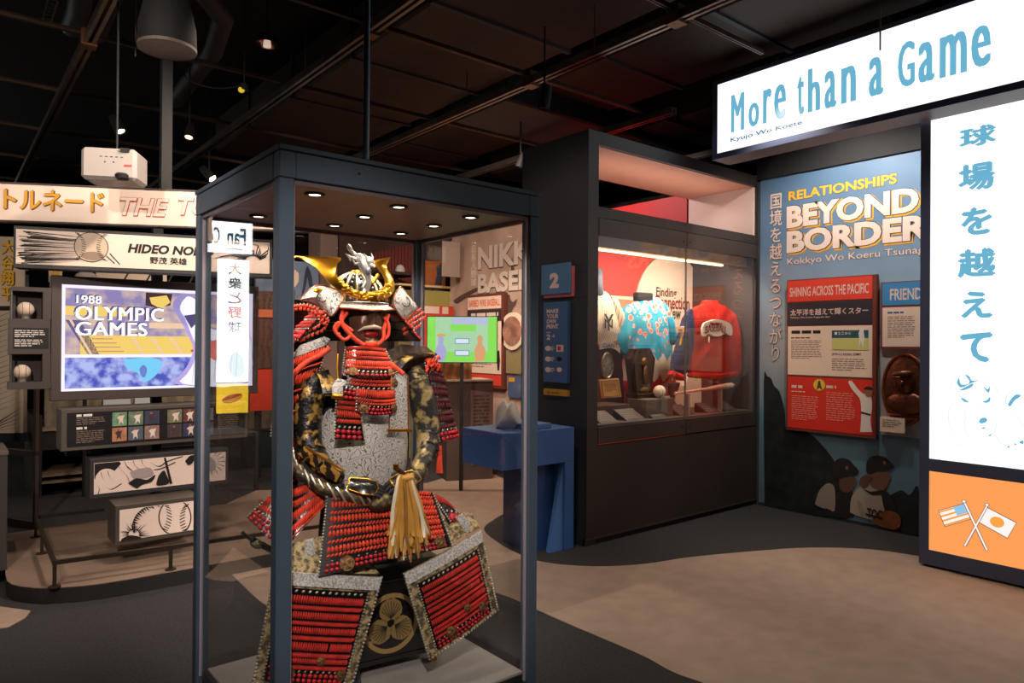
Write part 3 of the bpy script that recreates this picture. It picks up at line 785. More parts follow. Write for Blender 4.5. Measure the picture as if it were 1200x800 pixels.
# thigh cushions and thigh guards (haidate)
MB().dome([V(335, 640, -.26), V(350, 634, -.27), V(376, 628, -.27), V(392, 640, -.28), V(430, 655, -.30), V(445, 672, -.33), V(338, 672, -.33)], (-.2, -1, .5), .02, .06).build('thigh_cushion', GBROC2, AR, True)
MB().dome([V(520, 608, -.22), V(537, 600, -.2), V(552, 600, -.18), V(563, 618, -.27), V(520, 640, -.32)], (.2, -1, .5), .02, .06).build('thigh_cushion', GBROC2, AR, True)
for q in ([(358, 632), (368, 630), (370, 668), (357, 668)], [(534, 606), (542, 601), (552, 614), (548, 628)]):
    ly = -.305 if q[0][0] < 400 else -.285
    MB().dome([V(*c, ly) for c in q], (-.2, -1, .3), .004, .01).build('white_band', BROCW, AR)
HR = [('S', 1.0), ('K', .2), ('T', 1.6), ('K', .2), ('D', 1), ('K', .2), ('T', 1.5), ('K', .2), ('D', .9), ('K', .2), ('T', 1.4), ('K', .2), ('D', 1), ('K', .2), ('T', 1.7), ('K', .2), ('D', 1), ('T', 1.1), ('K', .2), ('D', .9), ('S', .5), ('B', .9), ('B', .9)]
def haidate(TL, TR, BR, BL, band, lab, cr, inset, flip=False):
    n = nrm(TL, TR, BR, BL)
    def P(u, v): return TL.lerp(TR, u).lerp(BL.lerp(BR, u), v) + n * .012 * 4 * u * (1 - u)
    N2 = lambda u, v: n
    o = MB().slab(P, N2, 12, 8, .012).build('thigh_guard', GBROC2, AR, label=lab)
    # silver bead border
    mb = MB()
    per = [P(0, t / 30) for t in range(31)] + [P(t / 24, 1) for t in range(25)] + [P(1, 1 - t / 30) for t in range(31)]
    for p in per: mb.ell(p + n * .004, (.0058, 0, 0), (0, .005, 0), (0, 0, .0058), 5, 4)
    mb.build('bead_border', SILV, o, True, 'stuff')
    bt, bb = band
    MB().slab(lambda u, v: P(u, bt + (bb - bt) * v) + n * .008, N2, 10, 2, .01).build('white_band', BROCW, o)
    l, r, t, b = inset
    c = [P(l, t) + n * .008, P(r, t) + n * .008, P(r, b) + n * .008, P(l, b) + n * .008]
    lace_panel('laced_field', c, HR, 34, .012, parent=o, thick=.006, ncols_boss=12, crests=cr, cord=M('scarlet_cord', (206, 44, 34), .65, var=.22, vs=30, bump=.4, bs=300))
    return o
# children of children: laced_field is the sub-part here, so join its pieces by parenting them to the guard afterwards
haidate(V(322, 668, -.32), V(447, 676, -.34), V(411, 806, -.37), V(296, 800, -.36), (0, .12), 'wide thigh guard hanging in front of the box', ((.26, .90, .026), (.62, .76, .018), (.92, .9, .022)), (.08, .90, .14, .96))
haidate(V(473, 672, -.33), V(563, 622, -.33), V(583, 714, -.37), V(503, 772, -.37), (0, .13), 'tilted thigh guard over the right corner of the box', ((.28, .88, .026), (.60, .70, .018), (.86, .84, .024)), (.10, .90, .17, .95))
for fld in [o for o in COL.objects if o.name.startswith('laced_field')]:
    for ch in list(fld.children): ch.parent = fld.parent

# ---- head: mask, helmet, crest
hc = V(433, 372, 0); hx = -.035
HZ = V(433, 345, 0).z
MB().ell((hx, .02, 1.60), (.100, 0, 0), (0, .10, 0), (0, 0, .13), 20, 14).build('head_form', M('dark_head_cloth', (22, 18, 18), .9), AR, True)
mk = MB()
MASK = M('iron_face_mask', (104, 74, 60), .35, metal=.35, var=.25, vs=30)
def face(u, v):   # u across -1..1, v down 0..1
    a = (u * 2 - 1) * 1.15; z = 1.625 - .165 * v
    r = .092 - .030 * max(0, v - .45) ** 1.2
    x = hx + .012 + r * math.sin(a) * (1 - .28 * v ** 2); y = -.035 - .112 * math.cos(a) * (1 - .08 * v)
    uu = abs(u - .5) * 2
    if uu < .22 and v < .62: y -= .030 * (1 - uu / .22) * max(0, math.sin(min(1, v / .55) * math.pi * .75))
    y -= .012 * math.exp(-((uu - .5) / .2) ** 2 - ((v - .48) / .16) ** 2)      # cheeks
    y += .012 * math.exp(-((uu - .42) / .18) ** 2 - ((v - .12) / .10) ** 2)     # eye hollows
    y -= .014 * math.exp(-(uu / .35) ** 2 - ((v - .97) / .10) ** 2)             # chin
    y += .014 * math.exp(-(uu / .36) ** 2 - ((v - .72) / .07) ** 2)             # open mouth
    return Vector((x, y, z))
mk.grid(face, 30, 26)
mko = mk.build('face_mask', MASK, AR, True)
c0 = face(.5, .58); 
MB().tube([face(.16, .66) + Vector((0, -.006, 0)), face(.3, .60) + Vector((0, -.012, .004)), c0 + Vector((0, -.014, .006)), face(.7, .60) + Vector((0, -.012, .004)), face(.84, .66) + Vector((0, -.006, 0))], [.003, .008, .009, .008, .003], 8).build('white_moustache', M('white_hair', (214, 200, 176), .8, bump=1, bs=300), mko, True)
MB().ell(face(.5, .74) + Vector((0, -.008, 0)), (.036, 0, 0), (0, .014, 0), (0, 0, .016), 14, 8).build('red_mouth', M('mouth_red', (140, 18, 18), .35), mko, True)
for i in range(5): MB().box(c0.x - .024 + i * .010, face(.5, .70).y - .012, face(.5, .69).z - .002, c0.x - .016 + i * .010, face(.5, .7).y - .004, face(.5, .69).z + .004).build('tooth', GILT, mko)
MB().ell(face(.5, .95) + Vector((0, -.006, -.004)), (.030, 0, 0), (0, .014, 0), (0, 0, .014), 12, 8).build('chin_plate', M('worn_silver', (150, 132, 110), .4, metal=.6), mko, True)
for u in (.30, .70):
    MB().ell(face(u, .14) + Vector((0, .0, 0)), (.016, 0, 0), (0, .006, 0), (0, 0, .006), 10, 6).build('eye_opening', INK, mko, True)
    MB().tube([face(u - .11, .05) + Vector((0, -.004, 0)), face(u, -.01) + Vector((0, -.008, 0)), face(u + .1, .06) + Vector((0, -.006, 0))], .004, 6).build('brow_ridge', MASK, mko, True)
# red cords of the helmet
def cordt(px, r=.011, name='helmet_cord'):
    q = [tuple(V(a, b, c)) for a, b, c in px]; q = smooth_pts(q, 5); r *= .85
    m = MB().tube(q, r, 8)
    for i in range(0, len(q) - 1, 1):
        a = Vector(q[i]); b = Vector(q[min(i + 1, len(q) - 1)]); d = (b - a)
        if d.length > .001: m.ell((a + b) / 2, d.normalized().cross(Vector((0, -1, 0))).normalized() * r * 1.12, d * .75 + Vector((0, 0, .002)), Vector((0, -r * 1.12, 0)), 6, 4)
    m.build(name, CORD, AR, True)
cordt([(402, 364, -.11), (400, 374, -.13), (404, 384, -.14), (412, 393, -.15), (420, 400, -.155), (432, 406, -.16), (443, 403, -.16), (449, 396, -.15), (450, 385, -.14), (455, 368, -.12)])
cordt([(412, 392, -.15), (404, 398, -.15), (396, 392, -.14), (392, 384, -.13), (397, 378, -.13), (405, 382, -.14), (413, 388, -.15)], .009)
cordt([(398, 392, -.14), (393, 388, -.13), (400, 376, -.13), (407, 366, -.12)], .009)
cordt([(450, 398, -.15), (455, 392, -.14), (455, 380, -.14), (450, 372, -.13)], .009)
cordt([(440, 402, -.165), (434, 404, -.172), (428, 402, -.168)], .014)
# helmet bowl with ribs and studs
ho = MB().lathe([(.142, -.035), (.138, 0), (.122, .05), (.088, .095), (.04, .118), (0, .122)], 28, (hx, .01, 1.655), sx=.95, sy=1.05).build('helmet_bowl', LACQ, AR, True)
rb = MB(); sd = MB()
for k in range(16):
    t = 2 * math.pi * k / 16; pts = []
    for r_, z_ in [(.142, -.03), (.138, 0), (.122, .05), (.088, .095), (.04, .12)]:
        pts.append((hx + r_ * .96 * math.cos(t), .01 + r_ * 1.06 * math.sin(t), 1.658 + z_))
    rb.tube(smooth_pts(pts, 3), .006, 6)
    t2 = t + math.pi / 16
    for r_, z_ in [(.141, -.02), (.138, 0), (.134, .02), (.124, .05), (.108, .075), (.088, .096), (.062, .112)]:
        p = Vector((hx + r_ * .97 * math.cos(t2), .01 + r_ * 1.07 * math.sin(t2), 1.657 + z_)); sd.ell(p, (.006, 0, 0), (0, .006, 0), (0, 0, .006), 6, 4)
rb.build('gilt_rib', M('pale_gilt', (176, 160, 124), .4, metal=.7, var=.3, vs=60), ho, True); sd.build('silver_stud_row', SILV, ho, True, 'stuff')
MB().lathe([(.03, .118), (.034, .126), (.02, .140), (.012, .134), (0, .13)], 16, (hx, .01, 1.655)).build('gilt_finial', GILT, ho, True)
# visor
def vis(u, v):
    a = (-80 + 160 * u) * math.pi / 180
    r = .138 + .040 * v; z = 1.640 - .035 * v - .012 * (1 - math.cos(a)) * 0 + .012 * abs(math.sin(a)) * v
    return Vector((hx - .003 + r * .98 * math.sin(a), .012 - r * 1.1 * math.cos(a), z))
vn = lambda u, v: Vector((math.sin((-80 + 160 * u) * math.pi / 180) * .7, -math.cos((-80 + 160 * u) * math.pi / 180) * .7, .7))
vo = MB().slab(vis, vn, 24, 3, .005).build('visor', BROC, AR, True)
MB().tube([vis(i / 24, 1) for i in range(25)], .0045, 6).build('copper_rim', COPPER, vo, True)
MB().tube([vis(i / 24, .12) + Vector((0, -.004, .004)) for i in range(25)], .004, 6).build('silver_cord', SILV, vo, True)
# turn-backs (fukigaeshi)
def wing(px, n, lab=None):
    pts = [V(*q) for q in px]
    pts = [Vector(q) for q in smooth_pts([tuple(q) for q in pts + [pts[0]]], 3)][:-1]
    o = MB().dome(pts, n, .022, .008, 4).build('turned_back_wing', BROC, AR, True, label=lab)
    MB().tube(pts + [pts[0]], .0035, 6).build('copper_rim', COPPER, o, True)
    c = sum(pts, Vector()) / len(pts); nn = Vector(n).normalized(); a = nn.orthogonal().normalized(); b = nn.cross(a)
    MB().tube([c + nn * .020 + (a * math.cos(t / 16 * 6.2832) + b * math.sin(t / 16 * 6.2832)) * .024 for t in range(17)], .0025, 5).build('crest_ring', INK, o)
    return o
w1 = wing([(351, 351, .02), (362, 340, .0), (375, 334, -.03), (392, 338, -.09), (402, 345, -.13), (397, 359, -.13), (389, 370, -.11), (380, 364, -.06), (368, 355, -.01)], (-.55, -.75, .5))
MB().ell(V(373, 340, -.06), (.022, 0, .004), (0, .006, .004), (0, 0, .010), 12, 6).build('gilt_disc', GILT, w1, True)
wing([(462, 346, -.12), (466, 340, -.10), (470, 336, -.08), (477, 344, -.05), (490, 361, 0), (483, 367, -.02), (475, 375, -.05), (468, 368, -.09), (461, 356, -.12)], (.2, -1, .3))
# neck guard: laced tiers
def tier(i, a0, a1, r0, r1, z0, z1):
    def Pt(u, v):
        a = math.radians(a0 + (a1 - a0) * u); r = r0 + (r1 - r0) * v
        return Vector((hx + r * math.sin(a), .02 - r * math.cos(a), z0 + (z1 - z0) * v))
    def Nt(u, v):
        a = math.radians(a0 + (a1 - a0) * u); return Vector((math.sin(a), -math.cos(a), .5)).normalized()
    o = MB().slab(Pt, Nt, 28, 2, .004).build('neck_guard', LACQ, AR, True)
    L = MB(); Q = MB(); n = int((a1 - a0) / 3.4)
    for k in range(n):
        u = (k + .5) / n
        for v, m in ((.3, L), (.72, L)):
            p = Pt(u, v); nn = Nt(u, v); dv = (Pt(u, 1) - Pt(u, 0)); du = dv.normalized().cross(nn); Lw = r0 * math.radians((a1 - a0) / n) * .5
            m.ell(p + nn * .004, du * Lw * .95, dv * .24, nn * .007, 6, 4)
        p = Pt(u, 1); Q.ell(p, (.004, 0, 0), (0, .004, 0), (0, 0, .004), 5, 4)
    L.build('lacing', BOSS if i == 3 else CORDD, o, True, 'stuff'); Q.build('silver_stud_row', SILV, o, True, 'stuff')
tier(0, 55, 305, .150, .185, 1.645, 1.605)
tier(1, 62, 298, .180, .225, 1.605, 1.565)
tier(2, 68, 292, .220, .262, 1.562, 1.525)
tier(3, 72, 288, .255, .300, 1.522, 1.475)
# beads under the wings
def bead_band(rows, name='beaded_fringe'):
    mb = MB(); sv = MB()
    for pts in rows:
        q = [Vector(V(*p)) for p in pts]; q = [Vector(k) for k in smooth_pts([tuple(k) for k in q], 4)]
        ln = sum((q[i + 1] - q[i]).length for i in range(len(q) - 1)); n = max(2, int(ln / .017))
        for i in range(n + 1):
            t = i / n * (len(q) - 1); k = min(int(t), len(q) - 2); p = q[k].lerp(q[k + 1], t - k)
            mb.ell(p, (.0082, 0, 0), (0, .0075, 0), (0, 0, .0075), 7, 5)
            sv.ell(p + Vector((.006, .002, .008)), (.004, 0, 0), (0, .004, 0), (0, 0, .004), 5, 3)
    o = mb.build(name, CORD, AR, True, 'stuff'); sv.build('silver_stud_row', SILV, o, True, 'stuff')
bead_band([[(344, 359, -.02), (356, 358, -.03), (370, 362, -.06), (383, 374, -.11)], [(343, 363, -.02), (357, 362, -.03), (370, 367, -.06), (380, 379, -.1)], [(378, 374, -.08), (372, 383, -.07), (360, 388, -.05), (350, 394, -.04), (345, 400, -.03)], [(384, 377, -.08), (378, 387, -.07), (364, 393, -.05), (352, 399, -.04)]])
bead_band([[(476, 376, -.04), (483, 369, -.01), (492, 363, .01)], [(474, 381, -.04), (484, 374, -.01), (495, 367, .01)], [(473, 386, -.04), (485, 379, -.01), (497, 372, .01)], [(474, 391, -.03), (484, 386, -.01), (492, 381, .01)]])
# crescent crest: bent round the front of the helmet
CRL = [((345, 301), (346, 299.5), -.02), ((357, 305), (374, 300.5), -.05), ((370, 313), (399.5, 302), -.09), ((380, 325), (395, 310), -.12), ((393, 337), (393.5, 320), -.15), ((408, 345), (400, 329), -.17), ((420, 349.5), (410, 337), -.18),
       ((432, 352), (424, 341.5), -.185), ((444, 351.5), (440, 341), -.18), ((456, 348), (449.5, 337), -.155), ((462.5, 339), (451.5, 329), -.13), ((461, 327), (447, 319.5), -.10), ((456, 318.5), (441, 311.5), -.07), ((453, 312), (436, 306), -.05), ((457.8, 301), (455.5, 301.2), -.03)]
def crest():
    so = smooth_pts([tuple(V(*a, l)) for a, b, l in CRL], 4); si = smooth_pts([tuple(V(*b, l)) for a, b, l in CRL], 4)
    mb = MB(); n = len(so); K = 5
    for off in (0, 1):
        for a, b in zip(so, si):
            a = Vector(a); b = Vector(b)
            for k in range(K + 1):
                t = k / K; mb.v.append(tuple(a.lerp(b, t) + Vector((0, .007 * off - (.008 * 4 * t * (1 - t) if not off else 0), 0))))
    m = n * (K + 1)
    for i in range(n - 1):
        for k in range(K):
            a = i * (K + 1) + k; mb.f.append((a, a + 1, a + K + 2, a + K + 1)); mb.f.append((a + m, a + m + K + 1, a + m + K + 2, a + m + 1))
        for k in (0, K):
            a = i * (K + 1) + k; mb.f.append((a, a + K + 1, a + K + 1 + m, a + m))
    o = mb.build('gold_crescent_crest', GILT, AR, True)
    rl = MB(); rr = random.Random(5)
    for i in range(90):
        t = rr.uniform(18, 40); k = int(t); u = rr.uniform(.12, .88)
        p = Vector(so[k]).lerp(Vector(so[k + 1]), t - k).lerp(Vector(si[k]), u) + Vector((0, -.011, 0))
        rl.ell(p, (rr.uniform(.004, .011), 0, rr.uniform(-.005, .005)), (0, .004, 0), (rr.uniform(-.004, .004), 0, rr.uniform(.003, .006)), 6, 4)
    rl.build('chased_relief', GILTR, o, True, 'stuff')
    return o
crest()
# silvered dragon
q = lambda x, y, l: tuple(V(x, y, l))
dr = MB().tube(smooth_pts([q(408, 287, -.14), q(411, 293, -.15), q(417, 299, -.17), q(423, 303, -.19), q(426, 311, -.20), q(430, 320, -.20), q(432, 330, -.20), q(430, 341, -.19)], 4), [.007, .009, .010, .010, .009, .008, .007, .008, .010, .013, .017, .019, .021, .022, .022, .022, .021, .021, .021, .020, .018, .016, .014, .013, .012, .011, .010, .009, .008][:29], 10).build('silver_dragon', DRAG, AR, True)
hd = MB(); hd.ell(V(433, 306, -.21), (.020, 0, -.006), (0, .016, 0), (.006, 0, .018), 12, 8); hd.ell(V(436, 311, -.23), (.010, -.01, -.008), (0, .010, 0), (.004, 0, .008), 10, 6)
for (a, b) in (((437, 303), (435, 296)), ((431, 302), (426, 297))): hd.tube([V(*a, -.21), V(*b, -.20)], [.005, .0015], 6)
hd.build('dragon_head', DRAG, dr, True)
lg = MB(); lg.tube([V(420, 304, -.18), V(413, 302, -.19), V(407, 299, -.18)], [.010, .007, .005], 7)
for e in ((405, 297), (409, 298), (411, 306)): lg.tube([V(409, 301, -.19), V(*e, -.19)], [.005, .002], 6)
lg.tube([V(423, 308, -.2), V(416, 309, -.2), V(413, 304, -.2)], [.008, .006, .002], 7); lg.tube([V(428, 330, -.2), V(425, 336, -.2)], [.007, .004], 6)
lg.build('dragon_leg', DRAG, dr, True)
MB().ell(V(432, 317, -.222), (.013, 0, 0), (0, .008, 0), (0, 0, .017), 12, 8).build('shield_boss', M('pale_silver', (200, 206, 220), .2, metal=.8), dr, True)
for i in range(8): MB().ell(V(425 + i * .9, 308 + i * 3.2, -.180), (.004, 0, 0), (0, .010, 0), (0, 0, .006), 6, 4).build('dragon_spine', DRAG, dr, True)
# golden haft rising behind the dragon
MB().tube([V(436, 332, -.19), V(443, 322, -.17)], .008, 8).build('gilt_rib', GILT, AR, True)

# ---- baton with long buff tassel, laid in the hands
BT = thing('command_baton', 'commander\'s baton with long buff and white leather tassel across the lap', 'baton', tuple(Vector((1.50, 2.90, .135)) + AB.ux * .05 + AB.uy * -.33 + Vector((0, 0, .8))), AB.a)
off = Vector((.05, -.33, .8))
T = lambda x, y, l: V(x, y, l) - off
MB().tube([T(463, 547, -.37), T(470, 553, -.37), T(480, 560, -.36)], .010, 10).build('haft', M('baton_wood', (60, 36, 24), .4), BT, True)
MB().lathe([(0, -.012), (.012, -.012), (.013, .012), (0, .012)], 14, tuple(T(464, 547, -.375))).build('gilt_cap', GILT, BT, True)
BUFF = [M('buff_leather', (204, 148, 62), .7, var=.15, vs=12), M('pale_leather', (226, 214, 190), .7), M('brown_leather', (164, 112, 44), .7, var=.15, vs=12)]
rr = random.Random(11)
for i in range(62):
    f = rr.random(); dpt = rr.uniform(-.015, .03)
    x0 = 468 + f * 18; mid = 461 + f * 34 + rr.uniform(-3, 3); x1 = 456 + f * 46 + rr.uniform(-6, 6); yb = 636 + rr.uniform(-8, 26) - abs(f - .4) * 18
    pts = [T(470 + f * 16, 556, -.35 + dpt * .4), T(x0 - 2, 562, -.385 + dpt), T(mid, 595, -.39 + dpt), T((mid + x1) / 2 + rr.uniform(-3, 3), 620, -.395 + dpt), T(x1, yb, -.40 + dpt + rr.uniform(-.02, .02))]
    mt = BUFF[1] if rr.random() < .22 else BUFF[2] if rr.random() < .35 else BUFF[0]
    q = smooth_pts([tuple(k) for k in pts], 3)
    MB().tube(q, [.0075] * (len(q) - 1) + [.004], 6, flat=((rr.uniform(-.5, .5), -1, 0), .35)).build('leather_strip', mt, BT, True)
MB().ell(T(477, 560, -.38), (.034, 0, 0), (0, .024, 0), (0, 0, .016), 12, 8).build('binding', BUFF[0], BT, True)

# ---- black armour chest with gold hollyhock roundel
BX = Board('armor_chest', 'black lacquered chest with gold leaf roundel, under the seated armour', 'chest', tuple(Vector((1.50, 2.90, .135)) + AB.uy * -.13), -8)
xl, _ = BX.P(400, 760, 0); xr, _ = BX.P(512, 760, 0); xl = xr - .54
ch = BX.box('chest_body', xl, .05, xr, .47, 0, .40, LACQ, bev=.012)
BX.box('lid', xl - .012, .40, xr + .012, .485, -.012, .412, LACQ, bev=.012)
b = MB()
b.box(xl - .006, -.006, .05, xl + .02, .0, .40); b.box(xr - .02, -.006, .05, xr + .006, 0, .40); b.box(xl, -.006, .05, xr, 0, .07)
b.build('corner_batten', LACQ, BX.root)
for x, y in ((xl, .0), (xr - .03, .0), (xl, .36), (xr - .03, .36)): BX.box('gilt_foot', x, .0, x + .03, .055, y, y + .04, M('gilt_fitting', (214, 158, 70), .35, metal=.7))
BX.box('gilt_foot', xr + .012, .0, xr + .04, .052, .14, .17, MATS['gilt_fitting'])
mx, mz = BX.P(458, 730, -.004); GM = M('dull_gold_print', (168, 138, 84), .5, metal=.2)
GMD = M('faded_gold_print', (150, 122, 74), .55, metal=.2)
ring = MB(); n = 48
for i in range(n):
    a, b2 = 2 * math.pi * i / n, 2 * math.pi * (i + 1) / n
    ring.add([(mx + rad * math.cos(t), yy, mz + rad * math.sin(t)) for rad in (.113, .132) for t in (a, b2) for yy in (-.006, 0)], [(0, 2, 6, 4), (1, 5, 7, 3), (0, 1, 3, 2), (4, 6, 7, 5)])
crest_m = ring.build('gold_ring', GM, BX.root)
def leaf(ang):
    pts = []
    for i in range(24):
        t = i / 24 * 2 * math.pi
        r = .054 * (1 + .0 * math.cos(2 * t)); x = r * math.cos(t) * .98; z = r * math.sin(t)
        if abs(t - math.pi / 2 * 3) < .5: z += .016 * (1 - abs(t - math.pi * 1.5) / .5)
        else: z += .006 * math.cos(14 * t)
        pts.append((x, z))
    c, s_ = math.cos(ang), math.sin(ang); dx, dz = mx + .057 * math.cos(ang + math.pi / 2), mz + .057 * math.sin(ang + math.pi / 2)
    q = [(dx + c * x + s_ * z * -1, dz + s_ * x + c * z) for x, z in pts]
    l = MB().prism(q, -.006, 0).build('gold_leaf', GMD, BX.root)
    v = MB()
    for k in range(-4, 5):
        a0 = k * .36; 
        P0 = (0, -.036); P1 = (.046 * math.sin(a0), .046 * math.cos(a0) * .9 + .0)
        pp = []
        for x, z in (P0, P1): pp.append(Vector((dx + c * x - s_ * z, -.0065, dz + s_ * x + c * z)))
        v.tube(pp, .0016, 4)
    v.build('leaf_vein', INK, l)
for k in range(3): leaf(k * 2 * math.pi / 3)

# ---- sword slung behind, only the end of the scabbard shows past the post
c = V(300, 632, .05)
SW = thing('slung_sword', 'sword end with silver cap and ornate fitting left of the front post', 'sword', tuple(Vector((1.50, 2.90, .135)) + AB.ux * c.x + AB.uy * c.y + Vector((0, 0, c.z))), AB.a)
q = lambda x, y, l=.05: V(x, y, l) - c
MB().tube([q(283, 623), q(295, 632)], .008, 10).build('silver_cap', CHROME, SW, True)
MB().tube([q(295, 632), q(345, 658), q(400, 640, .02)], .014, 10).build('scabbard', LACQ, SW, True)
MB().ell(q(301, 637), (.028, 0, -.012), (0, .02, 0), (.006, 0, .020), 12, 8).build('ornate_fitting', M('antique_silver', (130, 128, 110), .4, metal=.7, var=.4, vs=60, bump=1, bs=100), SW, True)
# ---- small caption card in front of the chest
c = at(395, 790, z=.19)
CB = Board('caption_card', 'small dark caption card tilted before the armour on the plinth', 'label', (c.x, c.y, .135), -14)
mb = MB(); mb.add([(-.10, -.03, .0), (.10, -.03, 0), (.10, .03, .06), (-.10, .03, .06), (-.10, -.025, 0), (.10, -.025, 0), (.10, .035, .055), (-.10, .035, .055)], [(0, 1, 2, 3), (4, 7, 6, 5), (0, 4, 5, 1), (3, 2, 6, 7), (0, 3, 7, 4), (1, 5, 6, 2)])
mb.build('card', M('caption_card_black', (34, 32, 34), .5), CB.root)
l = MB()
for i in range(3):
    y = .01 - i * .016; z = (y + .03); l.add([(-.02, y, z + .0012), (.07 - i * .02, y, z + .0012), (.07 - i * .02, y + .005, z + .0062), (-.02, y + .005, z + .0062)], [(0, 1, 2, 3)])
l.build('printed_text', WHITE, CB.root)
# ------------------------------------------------------------------ tall wall cabinet with lit vitrine
X0, X1, YF, YB, ZT = 3.96, 6.388, 3.908, 4.72, 3.305
TOW = M('tower_charcoal', (50, 52, 58), .6, var=.08, vs=2)
FRN = M('cabinet_front_brown', (50, 41, 37), .5, var=.08, vs=2)
CBN = Board('vitrine_cabinet', 'tall charcoal built-in cabinet with a lit two-door vitrine and open top', 'cabinet', (X0, YF, 0))
W = X1 - X0; R = CBN.root
def cb(name, x0, z0, x1, z1, y0, y1, m, bev=0, parent=None, label=None): return CBN.box(name, x0, z0, x1, z1, y0, y1, m, parent, bev, label)
cb('side_panel', 0, 0, .115, ZT, .012, YB - YF, TOW)
cb('front_stile', 0, .06, .118, ZT - .0, 0, .012, FRN)
cb('side_panel', W - .03, 0, W, ZT, .012, YB - YF, TOW)
cb('front_stile', W - .03, .06, W, ZT, 0, .012, FRN)
cb('top_rail', .118, 3.20, W - .03, ZT, 0, .03, FRN)
cb('roof', .115, ZT - .03, W - .03, ZT, .03, YB - YF, BLACK)
cb('soffit', .115, 3.195, W - .03, 3.25, .03, YB - YF, M('salmon_soffit', (212, 150, 124), .7, var=.04, vs=3))
cb('middle_rail', .118, 2.62, W - .03, 2.705, 0, .03, FRN)
cb('lintel', .115, 2.50, W - .03, 2.70, .03, YB - YF, FRN)
cb('lower_panel', .118, .06, W - .03, .79, 0, .03, FRN)
cb('kick_base', .0, .0, W, .06, .02, .04, BLACK)
cb('kick_strip', -.006, .045, W, .06, -.004, .012, M('kick_metal', (78, 66, 58), .4, metal=.4))
cb('interior_floor', .115, .80, W - .03, .949, .03, YB - YF, M('vitrine_floor', (92, 78, 70), .6))
cb('upper_side_lining', W - .05, 2.70, W - .03, 3.195, .02, YB - YF, M('pale_lining', (226, 196, 186), .7))
for z in (2.17, 1.97): MB().box(-.0015, .012, z, .0, YB - YF, z + .004).build('panel_joint', INK, R)
# doors
xm = 1.262
DR = M('door_frame_brown', (58, 47, 42), .45, var=.06, vs=2)
for n, (a, b) in enumerate(((.122, xm - .003), (xm + .003, W - .034))):
    d = cb('door', a, 2.475, b, 2.615, -.006, .028, DR, .002)
    cb('bottom_rail', a, .80, b, .935, -.006, .028, DR, .002, d)
    cb('glass_pane', a, .935, b, 2.475, .004, .012, glass_mat('reflective_glass', 2.2), 0, d)
    for z in (2.53, .87):
        MB().ell(((xm - .05) if n == 0 else (xm + .05), -.007, z), (.011, 0, 0), (0, .003, 0), (0, 0, .011), 10, 4).build('lock', BLACK, d)
    cb('edge_seal', (b - .004 if n == 0 else a), .935, (b if n == 0 else a + .004), 2.475, .002, .014, M('seal_grey', (120, 112, 108), .4), 0, d)
# lining and light
yb = YB - YF - .03
IB = M('vitrine_red_lining', (214, 60, 44), .65, var=.05, vs=2)
cb('red_lining', .115, .95, W - .03, 2.50, yb, yb + .03, IB)
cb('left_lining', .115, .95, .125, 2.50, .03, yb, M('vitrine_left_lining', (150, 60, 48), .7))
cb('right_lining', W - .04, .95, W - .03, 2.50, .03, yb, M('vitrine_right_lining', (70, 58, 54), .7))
cb('light_valance', .118, 2.40, W - .03, 2.50, .10, .13, M('warm_valance', (176, 150, 122), .5))
cb('lit_strip', .12, 2.375, W - .45, 2.39, .10, .13, M('strip_light', (255, 214, 160), es=6))
def strip_light(x, y, z, sx, sy, watt, rot=(0, 0, 0)):
    l = bpy.data.lights.new('strip_glow', 'AREA'); l.shape = 'RECTANGLE'; l.size = sx; l.size_y = sy; l.energy = watt; l.color = (1, .80, .60)
    o = bpy.data.objects.new('strip_glow', l); COL.objects.link(o); o.location = (x, y, z); o.rotation_euler = rot
strip_light(X0 + W / 2, YF + .12, 2.37, W - .4, .03, 34, (math.radians(32), 0, 0))
# white arch panel with the heading
ya = yb - .02
xa, za = CBN.P(752, 290, ya); xb_, _ = CBN.P(822, 330, ya); cx = (xa + xb_) / 2; rx = (xb_ - xa) / 2 + .08
cxx = cx + .0; z0 = 1.55; zt = CBN.P(787, 298, ya)[1]
arch = ellipse(cxx, zt - .55, rx, .55, 16, 0, 180) + [(cxx - rx, .95), (cxx + rx, .95)]
ar = MB().prism(arch, ya, ya + .018).build('arch_panel', M('arch_cream', (236, 214, 196), .7), R)
for body, a, b in (('Finding', (769, 350), (793, 338)), ('Connection', (767, 361), (808, 348)), ('in a New', (767, 373), (798, 360)), ('Place', (772, 385), (788, 372))):
    x0, zz0, x1, zz1 = CBN.rect(a, b, ya - .002)
    CBN.text(body, (x0, zz0, x1, zz1), ya - .002, INK if body != 'Connection' else M('brown_red_ink', (120, 34, 30), .7), bold=.02)
# left poster on the red lining
pr = CBN.pbox('white_poster', (703, 345), (748, 372), yb - .012, .01, CREAM)
CBN.pbox('poster_band', (720, 350), (744, 362), yb - .014, .002, M('salmon_print', (232, 130, 96), .7))
cb('reflect_rail', .125, 2.22, .95, 2.235, yb - .03, yb, M('pale_rail', (236, 200, 170), .5))
# soffit gap: red wall panel seen through the open top, behind the cabinet
zr = at(805, 227, x=6.36).z
rw = MB().box(6.36, 4.76, 0, 6.42, 8.3, zr).build('wall_red', M('red_wall_paint', (190, 24, 30), .6)); rw['kind'] = 'structure'
spot(5.3, 5.6, 3.5, 6.36, 5.5, 2.8, 60, 110, col=(1, .85, .8))

# unseen fill light added above the middle rail to brighten the open niche
l = bpy.data.lights.new('soffit_fill', 'AREA'); l.shape = 'RECTANGLE'; l.size = 2.0; l.size_y = .1; l.energy = 5; l.color = (1, .86, .78)
o = bpy.data.objects.new('soffit_fill', l); COL.objects.link(o); o.location = (X0 + W / 2, YF + .35, 2.74); o.rotation_euler = (math.pi, 0, 0)
